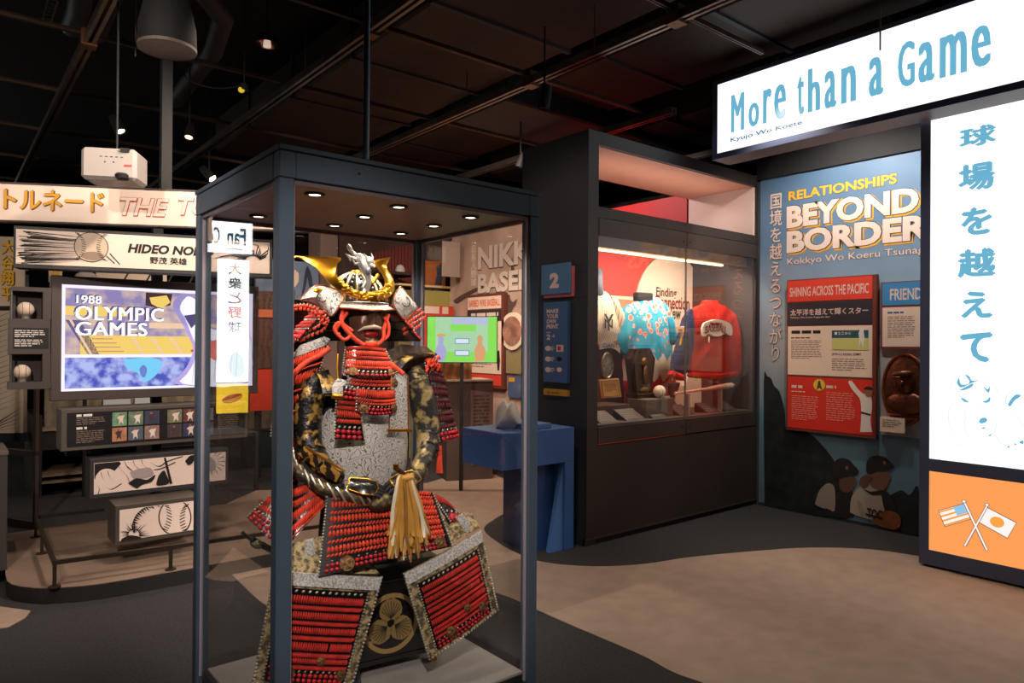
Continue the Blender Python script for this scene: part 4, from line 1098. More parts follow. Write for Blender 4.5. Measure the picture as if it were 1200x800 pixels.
# numbered signs on the flank of the tower (plane x = 3.96)
TS = Board('zone_number_sign', 'square blue sign with pink number 2 on the dark tower wall', 'sign', (X0, 4.9, 0), -90)
BLUEP = M('sign_blue', (84, 128, 176), .5); PINK = M('sign_pink', (226, 110, 120), .5); PALEP = M('sign_pale_pink', (240, 214, 206), .6)
y1 = -.05
TS.pbox('backer', (637, 315), (671, 347), -.03, .03, PINK, bev=.004)
TS.pbox('face', (634, 311), (668, 343.5), y1, .02, BLUEP, bev=.006)
TS.ptext('2', (644, 338), (655, 319), y1 - .001, PALEP, bold=.06)
TP = Board('print_instruction_panel', 'tall blue panel reading MAKE YOUR OWN PRINT below the numbered sign', 'sign', (X0, 4.9, 0), -90)
y1 = -.035
BLUEQ = M('panel_blue', (70, 106, 158), .5)
TP.pbox('panel', (637, 354.5), (664.5, 449), y1, .035, BLUEQ, bev=.002)
for i, wd in enumerate(('MAKE', 'YOUR', 'OWN', 'PRINT')): TP.ptext(wd, (640.5, 367 + i * 6), (654.5 if wd != 'OWN' else 651.5, 361.6 + i * 6), y1 - .001, PALEP, bold=.04)
TP.ptext('2', (640.5, 398), (645, 391.5), y1 - .001, PALEP, bold=.04); TP.ptext('-3', (646, 395), (650, 391.5), y1 - .001, PALEP, bold=.03)
TP.plines((640.5, 388.5), (648, 390.5), 1, y1 - .001, PALEP)
for k, yy in enumerate((408, 420.5, 433)):
    x, z = TP.P(642.3, yy, y1); MB().prism(ellipse(x, z, .035, .022, 16), y1 - .002, y1).build('number_dot', PALEP, TP.root)
    TP.plines((645.5, yy - 2.5), (650, yy + 3), 3, y1 - .001, PALEP, seed=k)
    if k == 0: TP.pbox('picture', (652, 404), (660, 412), y1 - .002, .002, PALEP); TP.pbox('picture', (653.5, 405.5), (657, 410.5), y1 - .003, .001, RED)
    else: MB().prism(ellipse(*TP.P(655.5, yy, y1), .03, .02, 10), y1 - .002, y1).build('picture', INK if k == 1 else PALEP, TP.root)
TY = Board('yellow_strip_label', 'small yellow strip label low under the blue instruction panel', 'label', (X0, 4.9, 0), -90)
TY.pbox('strip', (637, 455), (664.5, 464.5), -.03, .03, M('label_yellow', (214, 158, 44), .5)); TY.plines((641, 461.5), (656, 458.5), 1, -.031, M('ochre_ink', (150, 100, 30), .6), last=1)

# ------------------------------------------------------------------ things in the vitrine
def cloth(B, name, outline, y, h, back, mat, parent=None, folds=.006, k=5, seed=1, label=None):
    pts = [B.V(px, py, y) for px, py in outline]
    pts = [Vector(q) for q in smooth_pts([tuple(q) for q in pts + [pts[0]]], 3)][:-1]
    mb = MB().dome(pts, (0, -1, 0), h, back, k)
    rn = random.Random(seed); ph = rn.uniform(0, 6)
    mb.v = [(x, yy - folds * math.sin(x * 55 + z * 9 + ph) - folds * .6 * math.sin(x * 23 - z * 31 + ph * 2), z) for x, yy, z in mb.v]
    return mb.build(name, mat, parent or B.root, True, label=label)
def vit(name, label, cat, y, group=None):
    return Board(name, label, cat, (X0, YF + y, 0), 0, group)
# pinstripe jersey
PIN = M('pinstripe_cloth', (232, 214, 188), .8, bump=.2)
def stripes(m, axis, freq, col, width):
    nt = m.node_tree; N = nt.nodes; L = nt.links; b = N['Principled BSDF']
    tc = N.new('ShaderNodeTexCoord'); sp = N.new('ShaderNodeSeparateXYZ'); L.new(tc.outputs['Object'], sp.inputs[0])
    f = N.new('ShaderNodeMath'); f.operation = 'MULTIPLY'; f.inputs[1].default_value = freq; L.new(sp.outputs[axis], f.inputs[0])
    g = N.new('ShaderNodeMath'); g.operation = 'FRACT'; L.new(f.outputs[0], g.inputs[0])
    h = N.new('ShaderNodeMath'); h.operation = 'LESS_THAN'; h.inputs[1].default_value = width; L.new(g.outputs[0], h.inputs[0])
    mx = N.new('ShaderNodeMix'); mx.data_type = 'RGBA'
    mx.inputs[6].default_value = b.inputs['Base Color'].default_value; mx.inputs[7].default_value = lin(col)
    L.new(h.outputs[0], mx.inputs[0]); L.new(mx.outputs[2], b.inputs['Base Color'])
stripes(PIN, 0, 42, (120, 112, 110), .18)
J = vit('pinstripe_jersey', 'cream pinstriped baseball jersey with black monogram, left in the vitrine', 'jersey', .45)
cloth(J, 'body', [(668, 352), (694, 344), (703, 340), (713, 344), (722, 356), (726, 372), (727, 398), (668, 402), (666, 370)], 0, .07, .05, PIN)
cloth(J, 'sleeve', [(716, 346), (724, 352), (733, 372), (738, 386), (728, 397), (724, 384), (720, 366)], -.02, .04, .04, PIN)
x0, zz0, x1, zz1 = J.rect((707, 387), (718.5, 368), -.075)
NYM = M('monogram_navy', (28, 26, 36), .8)
J.text('Y', (x0, zz0, x1, zz1), -.082, NYM, bold=.01); J.text('N', (x0 + .01, zz0 + .02, x1 - .01, zz1 - .045), -.081, NYM, bold=.01)
MB().tube([J.V(701, 345, .0), J.V(700, 330, .0), J.V(700, 318, .05)], .05, 12).build('mannequin_neck', M('mannequin_slate', (62, 72, 88), .5), J.root, True)
# floral shirt
FL = M('floral_cloth', (48, 160, 190), .8)
def floral(m):
    nt = m.node_tree; N = nt.nodes; L = nt.links; b = N['Principled BSDF']
    def new(t, **k):
        n = N.new(t)
        for a, v in k.items(): setattr(n, a, v)
        return n
    tc = new('ShaderNodeTexCoord'); sp = new('ShaderNodeSeparateXYZ'); L.new(tc.outputs['Object'], sp.inputs[0])
    v = new('ShaderNodeTexVoronoi'); v.inputs['Scale'].default_value = 15; L.new(tc.outputs['Object'], v.inputs['Vector'])
    nz = new('ShaderNodeTexNoise'); nz.inputs['Scale'].default_value = 30; L.new(tc.outputs['Object'], nz.inputs['Vector'])
    ad = new('ShaderNodeMath', operation='MULTIPLY_ADD'); ad.inputs[1].default_value = .35; L.new(nz.outputs['Fac'], ad.inputs[0]); L.new(v.outputs['Distance'], ad.inputs[2])
    # denser flowers towards the shoulders
    zz = new('ShaderNodeMath', operation='MULTIPLY_ADD'); zz.inputs[1].default_value = .8; zz.inputs[2].default_value = -.84; L.new(sp.outputs[2], zz.inputs[0])
    lt = new('ShaderNodeMath', operation='LESS_THAN'); L.new(ad.outputs[0], lt.inputs[0]); L.new(zz.outputs[0], lt.inputs[1])
    cr = new('ShaderNodeValToRGB'); cr.color_ramp.elements[0].color = lin((236, 110, 96)); cr.color_ramp.elements[1].color = lin((246, 206, 196)); cr.color_ramp.elements[0].position = .2; cr.color_ramp.elements[1].position = .45; L.new(v.outputs['Distance'], cr.inputs[0])
    m1 = new('ShaderNodeMix', data_type='RGBA'); m1.inputs[6].default_value = lin((46, 160, 192)); L.new(lt.outputs[0], m1.inputs[0]); L.new(cr.outputs[0], m1.inputs[7])
    # zigzag hem: cream then red
    px = new('ShaderNodeMath', operation='PINGPONG'); px.inputs[1].default_value = .075; L.new(sp.outputs[0], px.inputs[0])
    z1 = new('ShaderNodeMath', operation='ADD'); L.new(sp.outputs[2], z1.inputs[0]); L.new(px.outputs[0], z1.inputs[1])
    a = new('ShaderNodeMath', operation='LESS_THAN'); a.inputs[1].default_value = 1.52; L.new(z1.outputs[0], a.inputs[0])
    c = new('ShaderNodeMath', operation='LESS_THAN'); c.inputs[1].default_value = 1.32; L.new(z1.outputs[0], c.inputs[0])
    m2 = new('ShaderNodeMix', data_type='RGBA'); m2.inputs[7].default_value = lin((238, 220, 196)); L.new(a.outputs[0], m2.inputs[0]); L.new(m1.outputs[2], m2.inputs[6])
    m3 = new('ShaderNodeMix', data_type='RGBA'); m3.inputs[7].default_value = lin((214, 40, 30)); L.new(c.outputs[0], m3.inputs[0]); L.new(m2.outputs[2], m3.inputs[6])
    L.new(m3.outputs[2], b.inputs['Base Color'])
floral(FL)
H = vit('floral_shirt', 'turquoise shirt with pink blossoms and red zigzag hem in the vitrine', 'shirt', .42)
cloth(H, 'body', [(742, 356), (752, 350), (762, 347), (776, 352), (784, 364), (786, 392), (789, 425), (790, 460), (762, 464), (740, 462), (735, 440), (737, 400), (736, 370)], 0, .10, .06, FL, folds=.008)
cloth(H, 'sleeve', [(740, 356), (733, 362), (729, 380), (727, 402), (732, 414), (740, 408), (743, 385), (744, 366)], -.02, .05, .04, FL)
cloth(H, 'sleeve', [(780, 358), (788, 366), (792, 384), (794, 400), (788, 404), (783, 392), (780, 374)], -.02, .04, .04, FL, seed=4)
MB().box(H.P(746, 345, 0)[0], -.02, H.P(746, 352, 0)[1], H.P(764, 345, 0)[0], .05, H.P(746, 342, 0)[1], .01).build('collar_stand', INK, H.root)
MB().tube([H.V(765, 462, .02), H.V(765, 480, .02)], .03, 12).build('stand_pole', BLACK, H.root)
# coffin-shaped trophy
T2 = vit('shaped_trophy_plaque', 'dark coffin-shaped trophy plaque with bronze relief before the floral shirt', 'trophy', .28)
oc = [(751, 408), (762, 408), (768, 420), (763, 461), (744, 463), (739, 421), (744, 409)]
q = [T2.P(*c, 0) for c in oc]
MB().prism(q, 0, .07).build('frame', M('walnut_dark', (46, 30, 22), .35, coat=.3, var=.2, vs=12), T2.root)
cx_ = sum(a for a, b in q) / len(q); cz_ = sum(b for a, b in q) / len(q)
MB().prism([(cx_ + (a - cx_) * .78, cz_ + (b - cz_) * .95) for a, b in q], -.006, 0).build('recess', M('trophy_grey', (88, 80, 72), .4, metal=.5, var=.3, vs=18), T2.root)
rl = MB(); a, b = T2.P(754, 425, 0); rl.ell((a, -.012, b), (.040, 0, 0), (0, .015, 0), (0, 0, .05), 12, 8); rl.ell((a + .01, -.02, b - .11), (.03, 0, 0), (0, .015, 0), (0, 0, .09), 12, 8); rl.ell((a, -.02, b - .25), (.06, 0, 0), (0, .012, 0), (0, 0, .03), 12, 6)
rl.build('bronze_relief', BRONZE, T2.root, True)
bx0, bz0 = T2.P(745, 472, 0); bx1, bz1 = T2.P(765, 460, 0)
T2.box('base', bx0 - .02, .95, bx1 + .02, bz1 + .0, -.04, .10, MATS['walnut_dark'], bev=.004)
MB().tube([(bx0 + .05, -.05, .93), (bx1 - .02, -.05, .93)], .004, 6).build('inscription_bar', GILT, T2.root)
# baseball on riser
RS = vit('acrylic_riser', 'grey riser block carrying the baseball in the vitrine', 'riser', .14)
bx0, _ = RS.P(757, 490, 0); bx1, bz1 = RS.P(789, 466, 0); RS.box('block', bx0, .95, bx1, bz1, 0, .22, M('riser_grey', (104, 92, 84), .5), bev=.004)
c = at(773, 458, y=YF + .20)
def baseball(name, label, c, r, group=None, m=None):
    t = thing(name, label, 'baseball', tuple(c), 0, group)
    MB().ell((0, 0, 0), (r, 0, 0), (0, r, 0), (0, 0, r), 20, 14).build('leather_cover', m or M('ball_leather', (226, 208, 188), .6), t, True)
    for sg in (-1, 1):
        pts = []
        for i in range(13):
            a = math.radians(-75 + i * 12.5); v = Vector((sg * (.62 - .30 * math.cos(a * 1.1)), -abs(math.cos(a)) * .85, math.sin(a))); pts.append(v.normalized() * r * 1.005)
        MB().tube(pts, r * .035, 5).build('seam', M('seam_red', (170, 44, 40), .7), t)
    return t
baseball('baseball', 'white baseball on the grey riser in front of the floral shirt', (c.x, c.y, bz1 + .058), .058)
# badge, certificate, plinth at left
PL = vit('display_plinth', 'low brown plinth under the silver badge at the vitrine\'s left', 'plinth', .30)
x1_, z1_ = PL.P(738, 472, 0); PL.box('block', .13, .95, x1_, PL.P(738, 473, 0)[1], 0, .30, M('plinth_brown', (96, 66, 54), .6), bev=.003)
pb = PL.P(730, 405, .32)
PL.box('back_block', .13, .95, pb[0], pb[1], .30, .38, MATS['plinth_brown'], bev=.003)
BD = vit('silver_badge', 'oval pewter badge with scrolled banner above the gold certificate', 'badge', .28)
a, b = BD.P(711, 428, 0)
k = MB(); k.ell((a, 0, b), (.075, 0, 0), (0, .014, 0), (0, 0, .115), 24, 10); k.tube([(a + .068 * math.cos(t), -.012, b + .105 * math.sin(t)) for t in [i * math.pi / 12 for i in range(25)]], .008, 6); k.build('medallion', M('pewter', (156, 146, 132), .35, metal=.6, var=.3, vs=40, bump=.8, bs=60), BD.root, True)
bn = MB().slab(lambda u, v: Vector((a - .10 + .26 * u, -.01 - .02 * math.sin(u * 3.14), b + .135 + .03 * math.sin(u * 3.14) + .055 * (1 - v) - .03 * u)), lambda u, v: Vector((0, -1, 0)), 10, 1, .008).build('banner', M('pewter_light', (196, 186, 170), .4, metal=.5), BD.root, True)
BD.text('GIANTS', (a - .085, b + .155, a + .13, b + .19), -.034, INK, bold=.01, name='banner_lettering')
CF_ = vit('gold_certificate', 'square yellowed certificate leaning below the pewter badge', 'certificate', .24)
q = [CF_.P(*c, 0) for c in ((702, 445), (725, 443), (728.5, 465), (705.5, 466.5))]
MB().prism(q, 0, .012).build('sheet', M('gold_paper', (224, 168, 92), .5, var=.06, vs=20), CF_.root)
fr = [((q[i][0] * .92 + q[(i + 2) % 4][0] * .08), (q[i][1] * .92 + q[(i + 2) % 4][1] * .08)) for i in range(4)]
MB().tube([(a_, -.003, b_) for a_, b_ in fr + fr[:1]], .003, 4).build('border_line', M('brown_ink', (140, 92, 44), .6), CF_.root)
x0_, z0_ = CF_.P(709, 459, -.002); x1_, z1_ = CF_.P(723, 449, -.002); CF_.lines((x0_, z0_, x1_, z1_), 6, -.002, MATS['brown_ink'], w=.35)
# red jacket with navy sleeve
JR = M('red_jacket_satin', (206, 44, 30), .45, var=.12, vs=9, bump=.3, bs=20); JN = M('navy_sleeve_satin', (40, 46, 84), .45, var=.15, vs=9)
K = vit('red_baseball_jacket', 'red jacket with navy sleeve and arched white baseball lettering', 'jacket', .17)
cloth(K, 'body', [(812, 364), (820, 359), (827, 356), (829, 352), (835, 351.5), (841, 352), (844, 356), (852, 360), (859, 366), (864, 378), (866, 398), (867, 418), (866, 435), (852, 437), (838, 438), (824, 438), (811, 437), (811, 420), (810, 400), (810, 380)], 0, .05, .05, JR, folds=.008)
cloth(K, 'sleeve', [(812, 362), (806, 368), (800, 384), (796, 402), (789, 434), (801, 440), (808, 428), (813, 404), (816, 380)], -.0, .045, .04, JN)
cloth(K, 'sleeve', [(857, 364), (864, 372), (868, 396), (869, 432), (862, 438), (860, 410), (856, 384)], -.01, .04, .05, JR, seed=5)
cloth(K, 'red_cuff', [(789, 434), (802, 440), (801, 446), (788, 441)], -.03, .03, .05, JR)
cloth(K, 'red_waistband', [(812, 436), (838, 438), (864, 435), (864, 441), (838, 444), (812, 442)], -.01, .04, .05, JR)
MB().tube([K.V(801, 384, -.07), K.V(797, 404, -.07)], .010, 6).build('yellow_piping', M('piping_yellow', (222, 160, 50), .6), K.root)
PA = M('appliqué_cream', (240, 222, 200), .7); 
def arc_text(B, body, px, py, y, w_, h_, bend, m, bold=.04, name='lettering'):
    v, f = text_mesh(body, bold); a = min(p[0] for p in v); b = max(p[0] for p in v); c = min(p[1] for p in v); d = max(p[1] for p in v)
    x0, z0 = B.P(px, py, y)
    out = []
    for p in v:
        u = (p[0] - a) / (b - a) * 2 - 1; t = (p[1] - c) / (d - c); out.append((x0 + u * w_ / 2, y, z0 + t * h_ - bend * u * u))
    me = bpy.data.meshes.new(name); me.from_pydata(out, [], f); me.materials.append(m); return put(name, me, B.root)
pts = [K.P(*c, -.07) for c in ((822, 385), (824, 379), (830, 376), (839, 374), (848, 376), (855, 380), (857, 386), (856, 393), (849, 391), (844, 393), (839, 394), (834, 393), (829, 391), (823, 394))]
MB().prism(smooth_pts(pts + pts[:1], 3)[:-1], -.084, -.062).build('patch', PA, K.root)
arc_text(K, 'BASEBALL', 839.5, 388, -.088, .36, .072, .03, M('patch_red_ink', (190, 34, 28), .7), -.05)
K.lines(K.rect((832, 381), (846, 378), -.088), 1, -.088, MATS['patch_red_ink'], seed=35, w=.7, last=1)
pp = [K.P(*c, -.11) for c in ((798, 383), (808, 382), (809, 388), (799, 389.5))]
MB().prism(pp, -.070, -.045).build('sleeve_patch', PA, K.root); K.box('patch_bar', pp[0][0] + .015, pp[3][1] + .018, pp[1][0] - .015, pp[0][1] - .018, -.074, -.070, M('patch_orange', (224, 130, 50), .6))
MB().ell(K.V(831, 398, -.11), (.008, 0, 0), (0, .006, 0), (0, 0, .03), 8, 6).build('tassel_tag', PA, K.root)
MB().tube([K.V(838, 440, .03), K.V(838, 488, .03)], .025, 12).build('stand_pole', BLACK, K.root)
# bat
c = at(791, 461, y=YF + .10); d = at(860, 451, y=YF + .10)
BT2 = thing('baseball_bat', 'pale baseball bat lying across clear holders below the red jacket', 'bat', tuple(c))
v = d - c
MB().tube([tuple(v * t) for t in (0, .01, .02, .3, .5, .7, .85, .95, 1)], [.014, .018, .010, .012, .016, .024, .027, .027, .012], 12).build('bat_body', M('bat_pink_wood', (226, 158, 130), .4, coat=.3, var=.1, vs=12), BT2, True)
MB().tube([tuple(v * t) for t in (.84, .955)], .0278, 12).build('barrel_end', M('bat_pale_end', (230, 206, 186), .4), BT2, True)
for t in (.2, .75):
    z = c.z + v.z * t - .95 - .012; MB().box(v.x * t - .01, -.02, v.z * t - z - .01, v.x * t + .01, .02, v.z * t - .02).build('holder', M('clear_acrylic_grey', (170, 150, 140), .2), BT2)
# glass vase
c = at(788, 468, y=YF + .40)
VZ = thing('glass_trophy_vase', 'waisted glass trophy left of the bat under the navy sleeve', 'trophy', (c.x, c.y, .95))
MB().lathe([(.07, 0), (.07, .015), (.05, .06), (.018, .11), (.03, .16), (.06, .22), (.075, .28), (.07, .285), (.0, .24)], 20).build('vase', M('smoked_glass_body', (96, 84, 80), .1, spec=.8, coat=.5), VZ, True)
# white block under jacket
WB = vit('white_pedestal_block', 'white block pedestal between the shirt and the red jacket', 'pedestal', .58)
q = [WB.P(*c, 0) for c in ((803, 452), (808, 437), (822, 440), (822, 480), (803, 480))]
MB().prism([(a, max(b, .951)) for a, b in q], 0, .12).build('block', M('block_white', (240, 220, 198), .7), WB.root)
# caption cards on the vitrine floor
CARD = M('caption_tile', (74, 66, 62), .5)
def card(px0, px1, py, i, label):
    a = at(px0, py, y=YF + .10); b = at(px1, py, y=YF + .10)
    t = thing('caption_tile', label, 'label', ((a.x + b.x) / 2, YF + .17, .951), 0, 'caption tiles along the vitrine floor')
    w_ = (b.x - a.x) / 2
    mb = MB(); y0, y1, zz = -.08, .08, .085
    mb.add([(-w_, y0, 0), (w_, y0, 0), (w_, y1, zz), (-w_, y1, zz), (-w_, y1, 0), (w_, y1, 0)], [(0, 1, 2, 3), (0, 4, 5, 1), (3, 2, 5, 4), (0, 3, 4), (1, 5, 2)])
    mb.build('tile', CARD, t)
    l = MB(); rn = random.Random(i)
    for k in range(5):
        f = .85 - k * .16; yy = y0 + (y1 - y0) * f; z = zz * f; l.add([(-w_ * .8, yy, z + .002), (w_ * rn.uniform(.2, .8), yy, z + .002), (w_ * .6, yy + .004, z + .006), (-w_ * .8, yy + .004, z + .006)], [(0, 1, 2, 3)])
    l.build('printed_text', M('tile_text', (150, 132, 120), .6), t)
where = ['below the gold certificate, leftmost of the tiles', 'second from the left along the vitrine', 'under the grey riser block', 'left of the door seam near the glass trophy', 'under the middle of the red jacket', 'rightmost of the tiles']
for i, (a, b) in enumerate(((703, 724), (734, 756), (765, 781), (797, 813), (829, 845), (850, 864))): card(a, b, 490, i, 'small dark caption tile ' + where[i])

# ------------------------------------------------------------------ blue mural wall "beyond borders" (x = 6.388)
mw = MB().box(6.388, 1.2, 0, 6.5, 3.908, 3.30).build('wall_mural', M('mural_wall_paint', (60, 70, 80), .8)); mw['kind'] = 'structure'
fz = MB().box(6.36, 1.2, 3.26, 6.62, 3.908, 3.95).build('wall_fascia', M('fascia_black', (12, 12, 15), .8)); fz['kind'] = 'structure'
MU = Board('mural_print', 'large blue mural print headed BEYOND BORDERS with two ballplayers below', 'mural', (6.388, 3.90, 0), -90)
mt = bpy.data.materials.new('mural_blue_print'); mt.use_nodes = True; nt = mt.node_tree; b = nt.nodes['Principled BSDF']
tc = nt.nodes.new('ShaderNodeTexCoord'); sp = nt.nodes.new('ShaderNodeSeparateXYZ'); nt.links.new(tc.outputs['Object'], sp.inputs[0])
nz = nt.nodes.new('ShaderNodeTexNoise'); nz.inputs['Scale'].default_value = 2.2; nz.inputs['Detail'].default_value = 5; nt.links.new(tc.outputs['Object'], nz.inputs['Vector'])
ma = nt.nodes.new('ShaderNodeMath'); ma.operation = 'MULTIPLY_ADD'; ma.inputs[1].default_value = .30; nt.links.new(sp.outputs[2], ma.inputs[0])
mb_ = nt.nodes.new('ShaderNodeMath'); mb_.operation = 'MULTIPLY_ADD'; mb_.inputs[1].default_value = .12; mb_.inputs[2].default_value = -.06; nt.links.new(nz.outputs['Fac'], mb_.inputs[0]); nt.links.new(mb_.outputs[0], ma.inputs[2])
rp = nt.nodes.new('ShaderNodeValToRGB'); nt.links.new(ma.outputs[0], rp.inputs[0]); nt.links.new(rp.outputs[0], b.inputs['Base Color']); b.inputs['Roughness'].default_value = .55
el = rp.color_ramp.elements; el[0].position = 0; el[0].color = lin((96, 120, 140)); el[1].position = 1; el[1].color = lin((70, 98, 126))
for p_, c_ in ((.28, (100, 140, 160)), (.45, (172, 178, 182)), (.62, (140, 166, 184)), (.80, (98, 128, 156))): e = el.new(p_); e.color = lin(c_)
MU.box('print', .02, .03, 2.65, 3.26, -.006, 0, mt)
DKM = M('mural_dark_print', (18, 20, 24), .6); DK2 = M('mural_foliage_print', (26, 32, 34), .6, var=.5, vs=9)
y = -.008
MU.poly('tree_print', smooth_pts([(896, 592), (895, 447), (899, 441), (904, 444), (907, 452), (913, 458), (917, 470), (920, 486), (921, 502), (928, 500), (940, 503), (952, 510), (962, 520), (972, 532), (980, 548), (984, 600), (960, 604), (896, 592)], 3), y, DK2)
MU.poly('tree_print', smooth_pts([(1040, 582), (1056, 574), (1066, 580), (1076, 570), (1077, 626), (1040, 618)], 3), y, DK2)
CAPM = M('cap_print', (28, 26, 28), .7); SK = M('skin_print', (96, 66, 54), .7); SK2 = M('skin_print_light', (120, 84, 66), .7); UN = M('uniform_print', (150, 138, 126), .7); UN2 = M('uniform_print_light', (172, 158, 146), .7)
def fig(dx, parts):
    for nm, pts, m, yy in parts: MU.poly(nm, smooth_pts([(a + dx, b) for a, b in pts + pts[:1]], 3)[:-1], yy, m)
fig(0, [('player_print', [(954, 590), (962, 572), (972, 564), (984, 562), (994, 568), (1000, 580), (1000, 606), (970, 604), (966, 594)], CAPM, y - .002),
        ('sleeve_print', [(955, 590), (960, 575), (970, 566), (978, 572), (978, 598), (970, 596), (960, 594)], UN, y - .003),
        ('face_print', [(984, 556), (1003, 560), (1001, 572), (992, 577), (984, 572)], SK, y - .003),
        ('cap_print', [(975, 556), (975, 545), (983, 537), (994, 538), (1000, 544), (1006, 551), (1004, 556), (990, 559), (980, 562)], CAPM, y - .004)])
fig(0, [('player_print', [(996, 600), (998, 582), (1008, 570), (1022, 566), (1034, 572), (1044, 590), (1048, 606), (1040, 612), (1010, 606)], UN2, y - .005),
        ('arm_print', [(1032, 574), (1040, 576), (1049, 592), (1050, 606), (1042, 610), (1036, 596)], CAPM, y - .006),
        ('face_print', [(1018, 553), (1042, 554), (1041, 567), (1034, 574), (1024, 572), (1018, 564)], SK2, y - .006),
        ('cap_print', [(1015, 552), (1016, 540), (1024, 534), (1036, 535), (1043, 541), (1048, 547), (1040, 550), (1028, 552), (1019, 556)], CAPM, y - .007),
        ('hand_print', [(1008, 560), (1016, 556), (1020, 564), (1014, 572), (1007, 568)], SK, y - .007),
        ('glove_print', [(1022, 612), (1026, 602), (1040, 598), (1052, 602), (1056, 612), (1050, 620), (1036, 618)], M('glove_print', (134, 74, 36), .7, var=.2, vs=30), y - .008)])
for a_ in ((993, 548), (1037, 542)): MU.poly('cap_logo_print', ellipse(*MU.P(*a_, y), .014, .018, 8), y - .009, M('cap_logo_orange', (140, 84, 60), .7), pix=False)
MU.poly('sleeve_trim', [(955, 591), (966, 596), (966, 597.5), (955, 592.5)], y - .004, CAPM)
MU.poly('collar_print', smooth_pts([(1010, 571), (1020, 576), (1032, 574), (1036, 578), (1022, 580), (1010, 571)], 2)[:-1], y - .0065, CAPM)
MU.poly('jersey_fold', smooth_pts([(1004, 586), (1010, 590), (1013, 604), (1008, 603), (1004, 586)], 2)[:-1], y - .0065, UN)
MU.poly('ear_print', ellipse(*MU.P(1021, 560, y), .016, .024, 8), y - .0075, SK, pix=False)
MU.poly('lettering_arc', [(1014, 601), (1033, 606), (1033, 608), (1014, 603)], y - .008, CAPM)
MU.text('TOC', MU.rect((1016, 606), (1034, 598), y - .009), y - .009, CAPM, bold=.03)
NAVYL = M('mural_outline_navy', (52, 74, 100), .6); CRM = M('mural_letter_cream', (226, 202, 188), .6); GLD = M('mural_letter_gold', (232, 166, 40), .6)
rowr_ = lambda B, px0, px1, top, bot, y: (B.P(px0, bot, y)[0], B.P(px0, bot, y)[1], B.P(px1, bot, y)[0], B.P(px0, top, y)[1])
MU.text('RELATIONSHIPS', rowr_(MU, 923.5, 1051.5, 224, 236, y), y, NAVYL, bold=.05)
MU.text('RELATIONSHIPS', rowr_(MU, 924, 1051, 224.5, 235.5, y - .002), y - .002, GLD, bold=.03)
for body, a, b in (('BEYOND', (922, 268), (1077, 224)), ('BORDERS', (922, 297), (1110, 250))):
    x0, z0, x1, z1 = MU.rect(a, b, y); 
    # pixel rows slope with the wall: take the height from the left end
    z0 = MU.P(a[0], a[1], y)[1]; z1 = MU.P(a[0], a[1] - 26, y)[1]
    MU.text(body, (x0 + .012, z0 - .022, x1 + .022, z1 - .002), y, GLD, bold=.065)
    MU.text(body, (x0, z0 - .006, x1 + .008, z1 + .006), y - .002, NAVYL, bold=.065)
    MU.text(body, (x0, z0, x1, z1), y - .004, CRM, bold=.045)
def rowtext(B, body, px0, px1, py0, h, y, m, **k):
    x0, z0 = B.P(px0, py0, y); x1, _ = B.P(px1, py0, y); z1 = B.P(px0, py0 - h, y)[1]; return B.text(body, (x0, z0, x1, z1), y, m, **k)
rowtext(MU, 'Kokkyo Wo Koeru Tsunagari', 922.5, 1100, 312.5, 9.5, y, NAVYL, bold=.04)
rowtext(MU, 'Kokkyo Wo Koeru Tsunagari', 922.5, 1100, 312.5, 9.5, y - .002, CRM, bold=.012)
x0, z1 = MU.P(902, 228, y); x1, z0 = MU.P(916.5, 423, y)
MU.text('国\n境\nを\n越\nえ\nる\nつ\nな\nが\nり', (x0, z0, x1, z1), y, NAVYL, bold=.05, align='CENTER'); MU.text('国\n境\nを\n越\nえ\nる\nつ\nな\nが\nり', (x0 + .003, z0 + .003, x1 - .003, z1 - .003), y - .004, CRM, bold=.018, align='CENTER')

# panels on the mural
FRR = M('panel_edge_rust', (120, 52, 36), .6)
def pbd(name, label, a, b, d=.04, m=FRR, cat='panel'):
    B = Board(name, label, cat, (6.380, 3.90, 0), -90); B.pbox('frame', a, b, -d, d - .002, m, bev=.002); return B
def row(B, px0, px1, top, bot, y, t, m, name='field'):
    """rectangle whose upper and lower edge heights are read at its left end"""
    x0, z0 = B.P(px0, bot, y); z1 = B.P(px0, top, y)[1]; x1 = B.P(px1, bot, y)[0]
    return B.box(name, x0, z0, x1, z1, y, y + t, m)
def rowr(B, px0, px1, top, bot, y): 
    x0, z0 = B.P(px0, bot, y); return (x0, z0, B.P(px1, bot, y)[0], B.P(px0, top, y)[1])
P1 = Board('pacific_stars_panel', 'red and cream panel titled SHINING ACROSS THE PACIFIC on the blue mural', 'panel', (6.380, 3.90, 0), -90)
y = -.05
row(P1, 921.5, 1026, 328.5, 503, y, .048, FRR, 'frame')
y -= .003
REDP = M('panel_red', (226, 66, 46), .55); NAVP = M('panel_navy', (46, 42, 52), .55); CRP = M('panel_cream', (238, 214, 192), .6)
row(P1, 923, 1022, 329.5, 354, y, .003, REDP); row(P1, 923, 1022, 355.2, 381, y, .003, NAVP); row(P1, 923, 1022, 382.5, 438.5, y, .003, CRP); row(P1, 923, 1022, 441, 500, y, .003, M('panel_scarlet', (222, 50, 34), .55))
y -= .001
P1.text('SHINING ACROSS THE PACIFIC', rowr(P1, 925.5, 1018, 337, 348, y), y, CRM, bold=.015)
P1.text('太平洋を越えて輝くスター', rowr(P1, 926, 1017.5, 362.5, 370, y), y, CRM, bold=.03)
P1.text('Taiheiyo Wo Koete Kagayaku Star', rowr(P1, 926, 973, 371.3, 373.6, y), y, CRM, bold=.012)
P1.lines(rowr(P1, 927.5, 961.5, 387.5, 392, y), 1, y, INK, seed=33, w=.8, last=1)
P1.lines(rowr(P1, 927, 964.5, 394.5, 397, y), 1, y, INK, seed=3); GRY = M('grey_ink', (120, 104, 96), .7)
